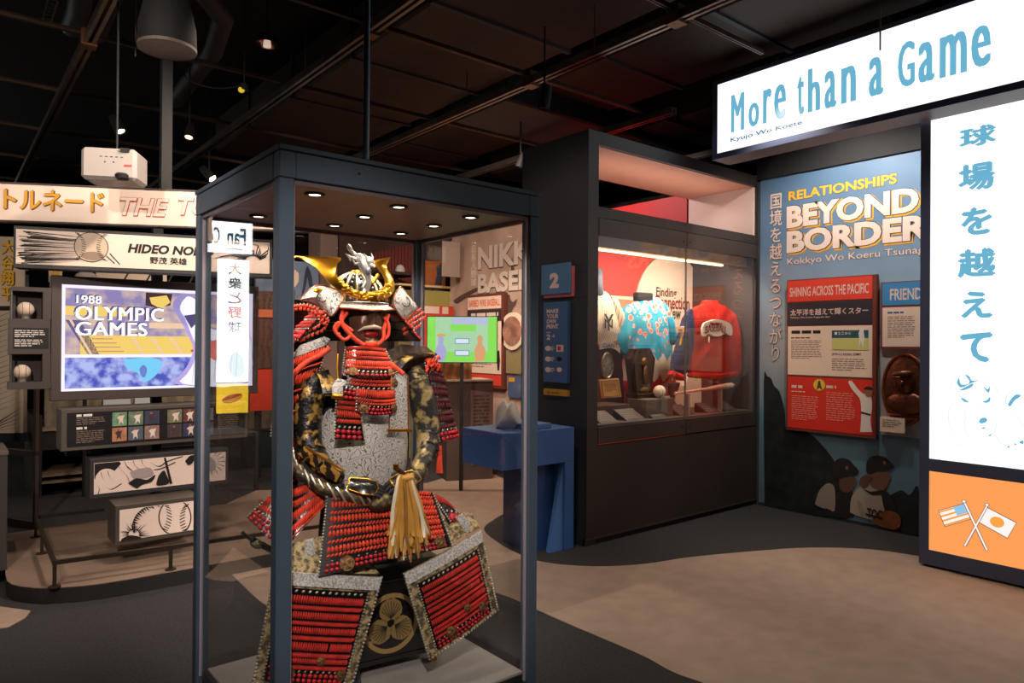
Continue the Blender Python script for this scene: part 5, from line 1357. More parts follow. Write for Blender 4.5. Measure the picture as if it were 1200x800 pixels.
P1.lines(rowr(P1, 927, 963, 398, 420, y), 11, y, GRY, seed=4, w=.35)
row(P1, 974.8, 1017.5, 387, 396, y - .002, .002, M('stadium_print', (40, 88, 100), .6), 'picture'); row(P1, 974.8, 1017.5, 396, 409.5, y - .002, .002, M('field_print', (206, 206, 120), .6, kind='wave', vs=1.0), 'picture')
for k in range(5): P1.text('12:0⊙●'[k], rowr(P1, 978 + k * 4, 981 + k * 4, 389, 392, y - .004), y - .004, WHITE)
P1.poly('batter_print', [(1008, 386), (1010, 384), (1012, 387), (1013, 396), (1011, 408), (1009, 399), (1006, 409), (1007, 396), (1006, 390)], y - .004, WHITE)
P1.text('JAPAN–U.S. BASEBALL SUMMIT', rowr(P1, 974.8, 1009, 413.2, 417, y), y, INK, bold=.01); P1.lines(rowr(P1, 974.8, 1016, 419, 434, y), 6, y, GRY, seed=6, w=.35)
P1.lines(rowr(P1, 927.5, 949, 451, 455, y), 1, y, CRM, seed=3, w=.8)
P1.lines(rowr(P1, 927.5, 955, 457, 459, y), 1, y, CRM, seed=7); P1.lines(rowr(P1, 927.5, 959, 462, 491, y), 13, y, M('pink_ink', (240, 150, 130), .7), seed=8, w=.35)
P1.lines(rowr(P1, 968, 988, 451.5, 455.5, y), 1, y, CRM, seed=9, w=.8); P1.lines(rowr(P1, 968, 1002, 458, 492, y), 13, y, MATS['pink_ink'], seed=10, w=.35)
cx_, cz_ = P1.P(960, 451, y); MB().prism(ellipse(cx_, cz_, .055, .055, 20), y - .002, y).build('yellow_roundel', M('roundel_yellow', (236, 196, 60), .6), P1.root)
P1.poly('batter_print', [(959, 446), (961, 446), (962, 452), (964, 457), (960, 454), (957, 457), (958, 451)], y - .004, M('olive_print', (70, 66, 50), .7))
P1.poly('ballplayer_print', smooth_pts([(1008, 506), (1009, 492), (1009, 476), (1007, 466), (1000, 458), (994, 448), (998, 446), (1004, 454), (1011, 461), (1015, 461), (1021, 465), (1022, 478), (1020, 492), (1022, 506)], 2), y - .003, M('player_white_print', (232, 222, 214), .6))
P1.poly('face_print', ellipse(*P1.P(1018, 459, y), .035, .045, 12), y - .005, M('face_print', (150, 100, 76), .6), pix=False); P1.poly('cap_print', ellipse(*P1.P(1018, 456.5, y), .040, .028, 12, 0, 180), y - .006, CAPM, pix=False)
P1.poly('belt_print', [(1009, 482), (1020, 485), (1020, 487), (1009, 484)], y - .005, INK)
P2 = Board('friendship_panel', 'blue-headed cream panel beginning FRIEND beside the hanging gate sign', 'panel', (6.380, 3.90, 0), -90)
y = -.045
row(P2, 1032, 1098, 331, 409, y, .043, FRR, 'frame'); y -= .003
row(P2, 1034, 1098, 332, 358, y, .003, M('friend_blue', (58, 136, 190), .55)); row(P2, 1034, 1098, 360.5, 406, y, .003, CRP)
P2.text('FRIENDSHIP', rowr(P2, 1043, 1104, 338.5, 352, y - .001), y - .001, CRM, bold=.02)
P2.lines(rowr(P2, 1040, 1059, 365.5, 368, y - .001), 1, y - .001, M('blue_ink', (60, 90, 150), .6), seed=34, w=.8, last=1); P2.lines(rowr(P2, 1040, 1073, 370, 396, y - .001), 11, y - .001, GRY, seed=12, w=.35)
# bronze relief plaque on acrylic board
P3 = Board('bronze_portrait_plaque', 'oval bronze portrait relief on a clear board at the mural\'s right', 'plaque', (6.380, 3.90, 0), -90)
y = -.02
row(P3, 1032, 1100, 409, 509, y, .018, M('frosted_board', (168, 166, 168), .3), 'board')
cx_, cz_ = P3.P(1060.5, 456, y); rx_ = abs(P3.P(1036, 456, y)[0] - cx_) * 1.05
MB().dome([(cx_ + rx_ * math.cos(t * .2618), y, cz_ + .30 * math.sin(t * .2618)) for t in range(24)], (0, -1, 0), .03, .0, 4).build('bronze_oval', M('bronze_relief_metal', (112, 66, 46), .35, metal=.7, var=.2, vs=10, bump=.5, bs=30), P3.root, True)
MB().tube([(cx_ + rx_ * math.cos(t * .2618), y - .004, cz_ + .30 * math.sin(t * .2618)) for t in range(25)], .013, 6).build('rim', M('bronze_rim', (150, 80, 50), .35, metal=.6), P3.root, True)
k = MB(); k.ell((cx_ + .02, y - .045, cz_ + .06), (.075, 0, 0), (0, .035, 0), (0, 0, .10), 16, 10); k.ell((cx_ + .0, y - .06, cz_ + .13), (.085, 0, .01), (0, .045, 0), (0, 0, .035), 14, 8); k.ell((cx_ - .03, y - .075, cz_ + .105), (.055, 0, 0), (0, .03, 0), (0, 0, .012), 12, 6); k.ell((cx_ + .02, y - .04, cz_ - .12), (.16, 0, 0), (0, .03, 0), (0, 0, .10), 16, 8); k.ell((cx_ + .01, y - .085, cz_ + .05), (.014, 0, 0), (0, .02, 0), (0, 0, .03), 8, 6)
k.build('portrait_relief', MATS['bronze_relief_metal'], P3.root, True)
l = MB()
for i, w_ in enumerate((.26, .30, .24)): l.tube([(cx_ - w_ / 2 + .02, y - .035, cz_ - .19 - i * .028), (cx_ + w_ / 2, y - .035, cz_ - .19 - i * .028)], .006, 5)
l.build('raised_inscription', MATS['bronze_rim'], P3.root, True, 'stuff')
row(P3, 1031, 1060, 488, 505, y - .05, .03, CRP, 'caption_plate'); P3.lines(rowr(P3, 1034, 1056, 490, 500, y - .052), 4, y - .052, GRY, seed=15, w=.35)
for px in (1040, 1062): MB().ell(P3.V(px, 507, y), (.012, 0, 0), (0, .012, 0), (0, 0, .012), 8, 5).build('standoff', CHROME, P3.root, True)

# ------------------------------------------------------------------ gate sign "More than a Game"
GF = M('gate_frame_metal', (84, 98, 134), .45, metal=.05)
GV = Board('hanging_gate_sign', 'lit white vertical sign in blue Japanese lettering with an orange flag panel', 'sign', (5.561, 2.10, 0), -90)
y = 0
xl = GV.P(1078, 400, 0)[0]; xi = GV.P(1089.5, 400, 0)[0]; XR_ = xi + 1.05
GV.box('frame', xl, .02, XR_ + .05, 3.24, 0.012, .16, GF, bev=.003)
fb = MB(); zo0, zo1, zw0 = .13, .70, .79; zw1 = 3.25
# light boxes stand proud of the frame by a few millimetres
fr = MB()
for (a, b, c, d) in ((xl, .02, xi, 3.25), (XR_, .02, XR_ + .05, 3.25), (xi, .02, XR_, zo0), (xi, zo1, XR_, zw0)): fr.box(a, 0, b, c, .012, d)
fr.build('face_frame', GF, GV.root, kind='stuff')
GV.box('white_lightbox', xi, zw0, XR_, zw1, .004, .0118, WHITEGLOW)
GV.box('orange_lightbox', xi, zo0, XR_, zo1, .004, .0118, ORANGEGLOW)
y = .002
chars = '球場を越えて'
ys = [(143, 175), (187, 226), (240, 277), (289, 326), (340, 373), (389, 424)]
cxp = [(1124, 1168), (1123, 1166), (1126, 1163), (1122, 1167), (1126, 1163), (1125, 1163)]
for ch_, (ya_, yb_), (xa_, xb2) in zip(chars, ys, cxp):
    GV.text(ch_, GV.rect((xa_, yb_), (xb2, ya_), y), y, SKYGLOW, bold=.05)
# screened ballplayers at the foot of the white panel
def blob(pts, m=SKYGLOW): GV.poly('halftone_print', smooth_pts(pts + pts[:1], 3)[:-1], y, m)
for pts in ([(1121, 448), (1124, 443), (1126, 450), (1134, 450), (1136, 446), (1131, 439), (1136, 441), (1139, 446), (1147, 445), (1138, 449), (1126, 454)], [(1124, 457), (1132, 453), (1140, 449), (1139, 453), (1130, 457)], [(1126, 466), (1130, 467), (1135, 471), (1130, 471)], [(1152, 452), (1157, 456), (1160, 453), (1159, 460), (1155, 457)],
            [(1151, 470), (1156, 469), (1160, 465), (1160, 470), (1155, 472)], [(1181, 474), (1185, 467), (1191, 462), (1196, 464), (1189, 469), (1184, 476)], [(1147, 494), (1150, 490), (1156, 490), (1156, 494), (1150, 496)], [(1149, 502), (1154, 500), (1154, 502)], [(1158, 510), (1163, 508), (1160, 511)], [(1180, 523), (1183, 522), (1182, 525)], [(1189, 519), (1192, 521), (1189, 521)], [(1195, 517), (1199, 516), (1199, 520), (1195, 519)]): blob(pts)
ln = MB()
for pts in ([(1120, 447), (1124, 442), (1130, 438), (1138, 440), (1144, 446)], [(1178, 474), (1181, 462), (1190, 457), (1198, 466)], [(1113, 455), (1117, 446), (1122, 440)], [(1146, 504), (1145, 496), (1150, 490), (1156, 489)], [(1150, 542), (1170, 540), (1199, 530)], [(1163, 547), (1180, 547), (1199, 545)], [(1170, 468), (1176, 471), (1180, 466)], [(1124, 462), (1128, 469), (1136, 472)], [(1095, 540), (1110, 534), (1120, 528)], [(1118, 470), (1112, 480), (1112, 494), (1118, 508)], [(1140, 476), (1150, 480), (1166, 478), (1178, 484)], [(1126, 476), (1132, 486), (1130, 500), (1136, 514)], [(1160, 486), (1168, 494), (1166, 508), (1174, 520)], [(1184, 484), (1194, 490), (1199, 500)], [(1120, 520), (1134, 526), (1150, 524), (1162, 530)], [(1146, 450), (1156, 446), (1166, 452), (1170, 462)]):
    ln.tube([GV.V(a, b, y + .001) for a, b in smooth_pts(pts, 3)], .0022, 4)
ln.build('halftone_line', PALEGLOW, GV.root, kind='stuff')
# crossed flags
y = .002
WGL = M('lit_flag_white', (255, 246, 240), es=1.0); BRN = M('lit_dark_line', (120, 66, 60), es=1.0); LBL = M('lit_canton_blue', (150, 196, 232), es=1.0); ORL = M('lit_flag_orange', (250, 164, 70), es=1.0)
def fpoly(n, pts, yy, m): GV.poly(n, pts, yy, m, t=.0008)
F1 = [(1100, 598.5), (1130, 590), (1138, 607.5), (1107.5, 616.5)]
fpoly('flag_outline', [(1099.3, 598), (1130.5, 589.2), (1138.8, 608), (1107, 617.4)], y, BRN); fpoly('striped_flag', F1, y - .001, WGL)
for i in range(4):
    t0, t1 = (2 * i + .0) / 7 + .02, (2 * i + 1) / 7 - .01
    L_ = lambda t: (F1[0][0] + (F1[3][0] - F1[0][0]) * t, F1[0][1] + (F1[3][1] - F1[0][1]) * t)
    R_ = lambda t: (F1[1][0] + (F1[2][0] - F1[1][0]) * t, F1[1][1] + (F1[2][1] - F1[1][1]) * t)
    fpoly('flag_stripe', [L_(t0), R_(t0), R_(t1), L_(t1)], y - .002, ORL)
fpoly('flag_canton', [(1117, 593.8), (1130, 590), (1135, 600), (1121.5, 604)], y - .003, LBL)
F2 = [(1155, 594), (1190.5, 612.5), (1180.5, 630), (1147.5, 611.5)]
fpoly('flag_outline', [(1154.8, 593), (1191.3, 612), (1180.8, 631), (1146.8, 612)], y, BRN); fpoly('roundel_flag', F2, y - .001, WGL)
cx_, cz_ = GV.P(1168.5, 611.5, y); GV.poly('flag_roundel', ellipse(cx_, cz_, .042, .036, 20), y - .002, ORL, pix=False)
for a, b in (((1130, 588), (1156.5, 645)), ((1157, 592), (1130.5, 640))):
    w0 = 1.9
    fpoly('pole_outline', [(a[0] - w0, a[1]), (a[0] + w0, a[1]), (b[0] + w0, b[1]), (b[0] - w0, b[1])], y - .0035, BRN); fpoly('flag_pole', [(a[0] - 1.1, a[1]), (a[0] + 1.1, a[1]), (b[0] + 1.1, b[1] - .5), (b[0] - 1.1, b[1] - .5)], y - .0045, WGL)
    cx_, cz_ = GV.P(a[0], a[1] - .8, y); GV.poly('finial_outline', ellipse(cx_, cz_, .014, .012, 12), y - .0055, BRN, pix=False); GV.poly('finial', ellipse(cx_, cz_, .010, .009, 12), y - .0065, WGL, pix=False)
for yy in (.3, .9): MB().box(XR_ + .0, .03, 0, XR_ + .06, .14, .02).build('foot', GF, GV.root)
GH = Board('title_gate_sign', 'long lit white sign reading More than a Game above the gate', 'sign', (5.28, 3.70, 0), -90)
xl, zt_ = GH.P(835, 97, 0); xi, zi = GH.P(840.8, 100, 0); z0i = GH.P(842, 180, 0)[1]; z0o = GH.P(836, 191, 0)[1]
XR_ = 2.75; zt_ = 3.925
ang = 0
def hz(px, py): return GH.P(px, py, 0)
GH.box('box_frame', xl, 3.235, XR_, zt_, .012, .26, M('gate_box_frame', (86, 78, 78), .5, metal=.2), bev=.003)
fr = MB()
for (a, b, c, d) in ((xl, 3.235, xi, zt_), (XR_ - .05, 3.235, XR_, zt_), (xi, 3.235, XR_ - .05, 3.285), (xi, 3.89, XR_ - .05, zt_)): fr.box(a, 0, b, c, .012, d)
fr.build('face_frame', GF, GH.root, kind='stuff')
GH.box('white_lightbox', xi, 3.285, XR_ - .05, 3.89, .004, .0118, WHITEGLOW)
y = .002
def gtext(body, bl, br, tl, m, **k):
    x0, z0 = GH.P(*bl, y); x1, z2 = GH.P(*br, y); z1 = GH.P(*tl, y)[1]; return GH.text(body, (x0, z0, x1, z1), y + .0008, m, **k)
CONDENSED = [('M', (856.5, 155.5), (872, 152), (857, 112)), ('o', (877, 149.5), (889.5, 147), (878, 122)), ('r', (894, 145), (904, 143), (894.5, 105.5)), ('e', (907, 141), (921, 138), (907, 101)),
             ('t', (934, 135), (942, 133), (933, 90)), ('h', (946.5, 132), (961, 129), (945.5, 82)), ('a', (966, 128), (980, 124), (967, 84.5)), ('n', (985.5, 122), (1003, 118.5), (986, 80)),
             ('a', (1018, 114), (1035, 110), (1019, 69)), ('G', (1052, 104), (1072, 99.5), (1052, 52)), ('a', (1076, 98), (1095, 94), (1077, 51.5)), ('m', (1101, 92), (1133, 86), (1100.5, 44)), ('e', (1138, 81), (1161, 76), (1138, 33.5))]
for c_, bl, br, tl in CONDENSED: gtext(c_, bl, br, tl, SKYGLOW, bold=-.045)
gtext('Kyujo Wo Koete', (856, 168), (940, 150), (856, 161.5), TEALGLOW, bold=.02)
# hidden structure between both signs and the ceiling
MB().box(GH.P(900, 60, 0)[0], .10, zt_, GH.P(900, 60, 0)[0] + .04, .14, GZ + .3).build('hanger', GF, GH.root)
MB().box(1.9, .10, zt_, 1.94, .14, GZ + .3).build('hanger', GF, GH.root)
# ------------------------------------------------------------------ left exhibit on its low platform
PLT = M('platform_top_vinyl', (128, 108, 94), .55, var=.18, vs=3)
q = [at(*p_, z=.1) for p_ in ((-60, 650), (0, 655), (8, 680), (30, 687), (60, 688), (120, 683), (225, 665))]
q = smooth_pts([(p_.x, p_.y) for p_ in q], 3) + [(3.05, 4.93), (3.2, 5.05), (3.2, 6.7), (.0, 6.7)]
PF = thing('exhibit_platform', 'low rounded dark-edged platform carrying the left exhibit', 'platform', (.5, 5.1, 0))
n = len(q); mb = MB(); mb.v = [(x - .5, y - 5.1, 0) for x, y in q] + [(x - .5, y - 5.1, .095) for x, y in q]
mb.f = [tuple(range(n, 2 * n))] + [(i, (i + 1) % n, n + (i + 1) % n, n + i) for i in range(n)]; mb.build('kerb', M('kerb_black', (30, 28, 28), .6), PF)
mb = MB(); mb.v = [(x - .5, y - 5.1, .095) for x, y in q] + [(x - .5, y - 5.1, .1) for x, y in q]
mb.f = [tuple(range(n, 2 * n))] + [(i, (i + 1) % n, n + (i + 1) % n, n + i) for i in range(n)]; mb.build('deck', PLT, PF)
RM = M('rail_bronze_metal', (62, 53, 46), .4, metal=.6)
c0 = at(64, 659, z=.25); cR = at(225, 637, z=.25); cL = at(42, 606, z=.25); cB = at(122, 597, z=.25)
cE = c0 + (cR - c0).normalized() * 2.3; cE.z = .25
RL = thing('guard_rail', 'low dark metal guard rail around the left platform', 'rail', (c0.x, c0.y, .1))
def bar(name, a, b, s_=.014):
    a = Vector(a) - Vector((c0.x, c0.y, .1)); b = Vector(b) - Vector((c0.x, c0.y, .1)); MB().tube([a, b], s_ * 1.2, 4).build(name, RM, RL)
bar('top_rail', c0, cE); bar('top_rail', c0, cL); bar('top_rail', cL, cB)
for f in (c0, at(200, 640.5, z=.25), c0.lerp(cL, .62), cL, cE):
    bar('leg', f, Vector((f.x, f.y, .1)), .012); MB().lathe([(0, .008), (.035, .006), (.035, 0)], 12, (f.x - c0.x, f.y - c0.y, 0)).build('foot_plate', RM, RL)

CREAMB = M('banner_cream', (238, 216, 202), .6); BFR = M('banner_frame', (72, 60, 56), .5)
def side(B, a, b, ppx, y, m, name): pass
# banner "the tornado"
O = at(229, 265.4, d=5.0)
BN = Board('tornado_banner', 'long cream banner with gold Japanese letters and red-shaded THE TO', 'sign', (O.x, O.y, 0), -28.7)
x0, _ = BN.P(-45, 240); x1, _ = BN.P(362, 250); z0 = BN.P(229, 265.4)[1]; z1 = BN.P(229, 224.9)[1]
BN.box('panel', x0, z0, x1, z1, 0, .07, CREAMB); BN.box('top_strip', x0, z1, x1, z1 + .012, -.004, .074, BFR); BN.box('bottom_strip', x0, z0 - .012, x1, z0, -.004, .074, BFR)
def brow(B, body, px0, px1, pyb, pyt, y, m, **k):
    a, zb = B.P(px0, pyb, y); b_, _ = B.P(px1, pyb, y); zt2 = B.P(px0, pyt, y)[1]; return B.text(body, (a, zb, b_, zt2), y, m, **k)
brow(BN, 'トルネード', 4.5, 123, 246, 220, -.002, M('banner_gold_shadow', (110, 74, 34), .6), bold=.06); brow(BN, 'トルネード', 4, 121.5, 244.5, 220.5, -.004, GOLD, bold=.03)
for body, a, b_ in (('THE', 140, 198.5), ('TORNADO', 209, 345)):
    brow(BN, body, a, b_, 253, 231, -.002, M('banner_red', (200, 82, 60), .6), bold=.04, shear=.25); brow(BN, body, a + .4, b_ - .6, 251.5, 231, -.004, CREAMB, bold=.015, shear=.25)
    brow(BN, body, a, b_ - .5, 252, 230.5, -.003, M('banner_outline', (150, 120, 110), .6), bold=.028, shear=.25)
# HIDEO NOMO board
O = at(16.5, 312, d=4.62)
HB = Board('pitcher_name_board', 'framed cream board with drawn flying baseball and slanted black name lettering', 'sign', (O.x, O.y, 0), -17.9)
x0, z0 = HB.P(15.5, 313.5); x1, _ = HB.P(319, 320); z1 = HB.P(15.5, 263.8)[1]
HB.box('frame', x0, z0, x1, z1, 0, .14, CHAR, bev=.003)
fx0, fz0 = HB.P(18.7, 308.8); fz1 = HB.P(18.7, 268)[1]; fx1 = x1 - .02
HB.box('face', fx0, fz0, fx1, fz1, -.004, 0, CREAMB)
y = -.006
rn = random.Random(2); mb = MB()
for i in range(60):   # speed lines
    zz_ = fz0 + (fz1 - fz0) * (i + .5) / 60 * 1.0; L_ = rn.uniform(.15, .50) if rn.random() < .8 else rn.uniform(.05, .2); xa_ = fx0 + rn.uniform(0, .10); t_ = rn.uniform(.001, .0035)
    zs = min(max(zz_ + rn.uniform(-.02, .0), fz0 + .004), fz1 - .004); ze = zs + (HB.P(105, 290)[1] - zs) * .25
    mb.add([(xa_, y, zs - t_), (xa_ + L_, y, ze), (xa_, y, zs + t_)], [(0, 1, 2)])
mb.build('speed_lines', INK, HB.root, kind='stuff')
cx_, cz_ = HB.P(107, 289.5, y); r_ = .098
HB.poly('ball_outline', ellipse(cx_, cz_, r_ * 1.05, r_ * 1.05, 28), y - .001, INK, pix=False); HB.poly('ball_print', ellipse(cx_, cz_, r_, r_, 28), y - .002, M('ball_print_tan', (206, 184, 164), .7), pix=False)
mb = MB()
for sg in (-1, 1):
    for i in range(15):
        t = math.radians(-62 + i * 8.8); px_ = cx_ + sg * (r_ * 1.25 - r_ * .82 * math.cos(t)); pz_ = cz_ + r_ * math.sin(t) * 1.02
        mb.add([(px_ - .012, y - .004, pz_ + .003), (px_ + .012, y - .004, pz_ - .001), (px_ + .012, y - .004, pz_ + .003), (px_ - .012, y - .004, pz_ + .007)], [(0, 1, 2, 3)])
mb.build('stitch_print', INK, HB.root, kind='stuff')
HB.poly('ball_shadow_print', ellipse(cx_ + .01, cz_ - .06, .07, .03, 14), y - .003, M('ball_print_grey', (150, 128, 112), .7), pix=False)
for a, b_ in (((124, 300), (134, 309)), ((128, 297), (140, 310)), ((102, 268), (105, 273)), ((107, 268), (110, 273))):
    HB.poly('motion_line', [a, (a[0] + 1, a[1] - .6), (b_[0] + 1, b_[1] - .6), b_], y - .001, INK)
brow(HB, 'HIDEO NOMO', 149.5, 251, 296, 285, y, INK, bold=.045, shear=.2); brow(HB, '野茂 英雄', 175.5, 219, 308.8, 300.5, y, INK, bold=.03)
mb = MB(); fcx, fcz = HB.P(296, 306, y)
for i in range(16):   # burst of strokes at the right end
    t = math.radians(20 + i * 9.5); rr_ = .17 + .05 * (i % 3)
    pts = [(fcx + .05 * math.cos(t), y, fcz + .04 * math.sin(t)), (fcx + rr_ * .6 * math.cos(t + .15), y, fcz + rr_ * .45 * math.sin(t + .15)), (min(fcx + rr_ * math.cos(t + .45), fx1 - .01), y, min(fcz + rr_ * .6 * math.sin(t + .45), fz1 - .01))]
    mb.tube(pts, [.006, .005, .001], 4)
mb.build('burst_strokes', INK, HB.root, kind='stuff')
# screen
O = at(71, 458.6, y=5.70)
SC = Board('video_screen', 'big lit screen titled 1988 OLYMPIC GAMES in a dark surround', 'screen', (O.x, O.y, 0), 0)
x0, z0 = SC.P(71.5, 458.6); x1, _ = SC.P(295.2, 452); z1 = SC.P(72.5, 333)[1]
ox0, oz0 = SC.P(59, 470); oz1 = SC.P(61, 322)[1]; ox1 = x1 + .05
SC.box('surround', ox0, oz0, ox1, oz1, .0, .10, M('screen_surround', (74, 64, 62), .5), bev=.004)
SC.box('lit_border', x0, z0, x1, z1, -.006, 0, M('screen_white', (238, 232, 255), es=1.15))
def sp(px, py): return SC.P(px, py, -.008)
W_, Hh = x1 - x0, z1 - z0
def um(u): return (SC.P(71.5 + u * 223.7, 400)[0] - x0) / W_
def sq(name, u0, v0, u1, v1, m, lay=0):
    u0, u1 = um(u0), um(u1); return SC.box(name, x0 + W_ * u0, z1 - Hh * v1, x0 + W_ * u1, z1 - Hh * v0, -.008 - lay * .001, -.0065 - lay * .001, m)
def spoly(name, pts, m, lay=0): return MB().prism([(x0 + W_ * um(u), z1 - Hh * v) for u, v in pts], -.008 - lay * .001, -.0074 - lay * .001).build(name, m, SC.root)
sq('stadium_picture', .02, .03, .98, .655, M('screen_stands', (150, 138, 190), es=.9, vs=7, col2=(226, 196, 178), thr=(.4, .6)))
SCY = M('screen_yellow', (250, 212, 110), es=.95); SCO = M('screen_peach', (244, 208, 176), es=.95); SCN = M('screen_navy', (70, 66, 112), es=.7)
sq('seat_band', .02, .20, .36, .285, SCY, 1); sq('seat_band', .22, .475, .90, .655, SCY, 1); sq('seat_band', .46, .34, .88, .395, SCO, 1); sq('seat_band', .10, .475, .22, .655, SCY, 1)
spoly('stair', [(.02, .33), (.10, .33), (.20, .655), (.14, .655)], SCN, 1)
spoly('stair_rail', [(.04, .33), (.055, .33), (.165, .655), (.15, .655)], SCO, 2)
for i in range(4): sq('seat_row', .16, .50 + i * .04, .27 + .02 * i, .51 + i * .04, M('screen_brown', (150, 110, 90), es=.8), 2)
for i in range(5): spoly('aisle', [(.36 + i * .10, .475), (.375 + i * .10, .475), (.44 + i * .10, .655), (.425 + i * .10, .655)], SCO, 2)
spoly('crowd_figure', [(.44, .04), (.58, .04), (.57, .16), (.50, .19), (.44, .17)], M('screen_dark_brown', (60, 44, 52), es=.7), 1); spoly('crowd_figure', [(.46, .09), (.55, .06), (.57, .13), (.52, .20), (.47, .15)], SCY, 2)
mm = M('screen_blue_pattern', (72, 84, 190), es=1.0, vs=13, col2=(178, 188, 242), thr=(.40, .60)); sq('blue_picture', .02, .685, .98, .975, mm)
spoly('cyan_patch', smooth_pts([(.33, .70), (.47, .69), (.53, .74), (.50, .86), (.44, .93), (.40, .84), (.34, .78), (.33, .70)], 3)[:-1], M('screen_cyan', (120, 206, 246), es=1.0), 1)
spoly('blue_figure', smooth_pts([(.41, .80), (.43, .76), (.45, .80), (.44, .88), (.42, .87), (.41, .80)], 3)[:-1], M('screen_mid_blue', (104, 128, 200), es=1.0), 2)
PWH = M('screen_player_white', (246, 242, 255), es=1.1)
spoly('figure_outline', smooth_pts([(.585, .12), (.63, .04), (.69, .05), (.72, .14), (.715, .24), (.74, .29), (.80, .38), (.97, .34), (.97, .96), (.60, .96), (.63, .86), (.665, .76), (.69, .60), (.66, .45), (.62, .30), (.585, .20), (.585, .12)], 3)[:-1], M('screen_shadow_lilac', (140, 132, 190), es=.8), 2)
spoly('pitcher_figure', smooth_pts([(.63, .12), (.66, .06), (.70, .09), (.71, .14), (.70, .24), (.73, .30), (.80, .40), (.97, .36), (.97, .96), (.64, .96), (.66, .86), (.69, .76), (.71, .60), (.68, .45), (.65, .30), (.62, .20), (.63, .12)], 3)[:-1], PWH, 3)
spoly('undershirt_sleeve', [(.64, .26), (.70, .24), (.715, .31), (.68, .39)], SCN, 4)
for i in range(9): spoly('pinstripe', [(.70 + i * .028, .50), (.703 + i * .028, .50), (.69 + i * .028, .95), (.687 + i * .028, .95)], M('screen_pale_stripe', (190, 190, 226), es=1.0), 4)
spoly('glove_figure', smooth_pts([(.78, .52), (.84, .50), (.88, .58), (.86, .70), (.80, .72), (.76, .62), (.78, .52)], 3)[:-1], M('screen_glove', (176, 100, 90), es=.8), 5)
spoly('red_mark', ellipse(.685, .62, .008, .012, 8), M('screen_red', (220, 60, 60), es=1.0), 5); 
TXW = M('screen_text_white', (255, 255, 255), es=1.3)
for body, u0, v0, u1, v1 in (('1988', .075, .095, .21, .17), ('OLYMPIC', .068, .195, .535, .325), ('GAMES', .070, .345, .45, .475)):
    r_ = (x0 + W_ * um(u0), z1 - Hh * v1, x0 + W_ * um(u1), z1 - Hh * v0)
    SC.text(body, (r_[0] - .006, r_[1] + .004, r_[2] - .006, r_[3] + .008), -.0115, SCN, bold=-.06, spacing=1.06)
    SC.text(body, r_, -.0125, TXW, bold=-.045, spacing=1.06)
# ball niches left of the screen
NC = Board('ball_niche_column', 'dark column with two small glazed ball niches left of the screen', 'display case', (O.x, O.y, 0), 0)
FD = M('niche_frame_grey', (70, 62, 60), .5)
def nrect(a, b): return NC.rect(a, b, 0)
a0, _, a1, _ = nrect((10, 400), (61, 400)); 
Z = lambda py: NC.P(30, py, 0)[1]
X = lambda px: NC.P(px, 400, 0)[0]
NC.box('back_board', X(13), Z(455), X(59), Z(337), .11, .13, FD)
NC.box('text_block', X(10.5), Z(415), X(59), Z(373.5), 0, .11, FD, bev=.002)
NC.box('top_bar', X(13), Z(341), X(60), Z(336), 0, .11, FD); NC.box('bottom_bar', X(10), Z(456), X(60), Z(447.5), -.01, .11, FD)
for zt2, zb in ((341, 373.5), (415, 447.5)): NC.box('right_block', X(50), Z(zb), X(59.5), Z(zt2), 0, .11, FD); NC.box('glass_pane', X(13), Z(zb), X(50), Z(zt2), .0, .003, GLASS); NC.box('edge_post', X(12.5), Z(zb), X(14), Z(zt2), 0, .01, CHROME)
NC.box('text_card', X(15), Z(408.5), X(57), Z(384), -.002, 0, INK)
NC.lines((X(17), Z(395), X(55), Z(386)), 4, -.003, WHITE, seed=2, w=.4); NC.lines((X(17), Z(406), X(50), Z(397)), 4, -.003, WHITE, seed=3, w=.4)
for i, (px, py, lab) in enumerate(((30.5, 362, 'cream baseball in the upper niche left of the screen'), (27, 436, 'shadowed cream baseball in the lower niche under the text card'))):
    c = Vector((O.x, O.y, 0)) + Vector((X(px), .055, Z(py))); r_ = .050
    baseball('baseball', lab, c, r_); MB().lathe([(.03, 0), (.026, .01), (.024, .05), (.03, .06)], 14, (c.x - O.x, c.y - O.y, c.z - .050 - .052)).build('ball_stand', M('stand_silver', (190, 186, 180), .3, metal=.6), NC.root, True)
NC.box('hanging_arm', X(30), Z(336), X(34), Z(316), .05, .08, BLACK)
# text rail with thumbnails
O2 = at(78.4, 523.7, y=5.56)
TR = Board('photo_text_rail', 'dark rail with a text block and twelve small player photographs', 'panel', (O2.x, O2.y, 0), 0)
x0, z0 = TR.P(78.4, 523.7); z1 = TR.P(78.4, 484)[1]; x1 = TR.P(287, 505)[0]
TR.box('rail_body', x0 - .035, z0 - .03, x1 + .02, z1 + .025, .004, .24, M('rail_body_grey', (86, 78, 72), .55), bev=.004)
TR.box('dark_face', x0, z0, x1, z1, 0, .004, M('rail_face_black', (26, 23, 28), .5))
X = lambda px: TR.P(px, 500, 0)[0]
Hh = z1 - z0
TR.lines((X(89.5), z0 + Hh * .85, X(120), z0 + Hh * .95), 1, -.001, WHITE, seed=1, w=.7); TR.lines((X(89.5), z0 + Hh * .62, X(125), z0 + Hh * .86), 4, -.001, GRY, seed=2)
TR.lines((X(89.5), z0 + Hh * .47, X(110), z0 + Hh * .57), 1, -.001, WHITE, seed=3, w=.7); TR.lines((X(89.5), z0 + Hh * .08, X(124), z0 + Hh * .46), 7, -.001, GRY, seed=4)
bgs = [(112, 150, 120), (190, 130, 100), (110, 130, 104), (86, 96, 110), (60, 66, 90), (150, 120, 112), (120, 120, 96), (70, 60, 60), (110, 60, 56), (60, 60, 86), (130, 126, 120), (90, 90, 110)]
k = 0
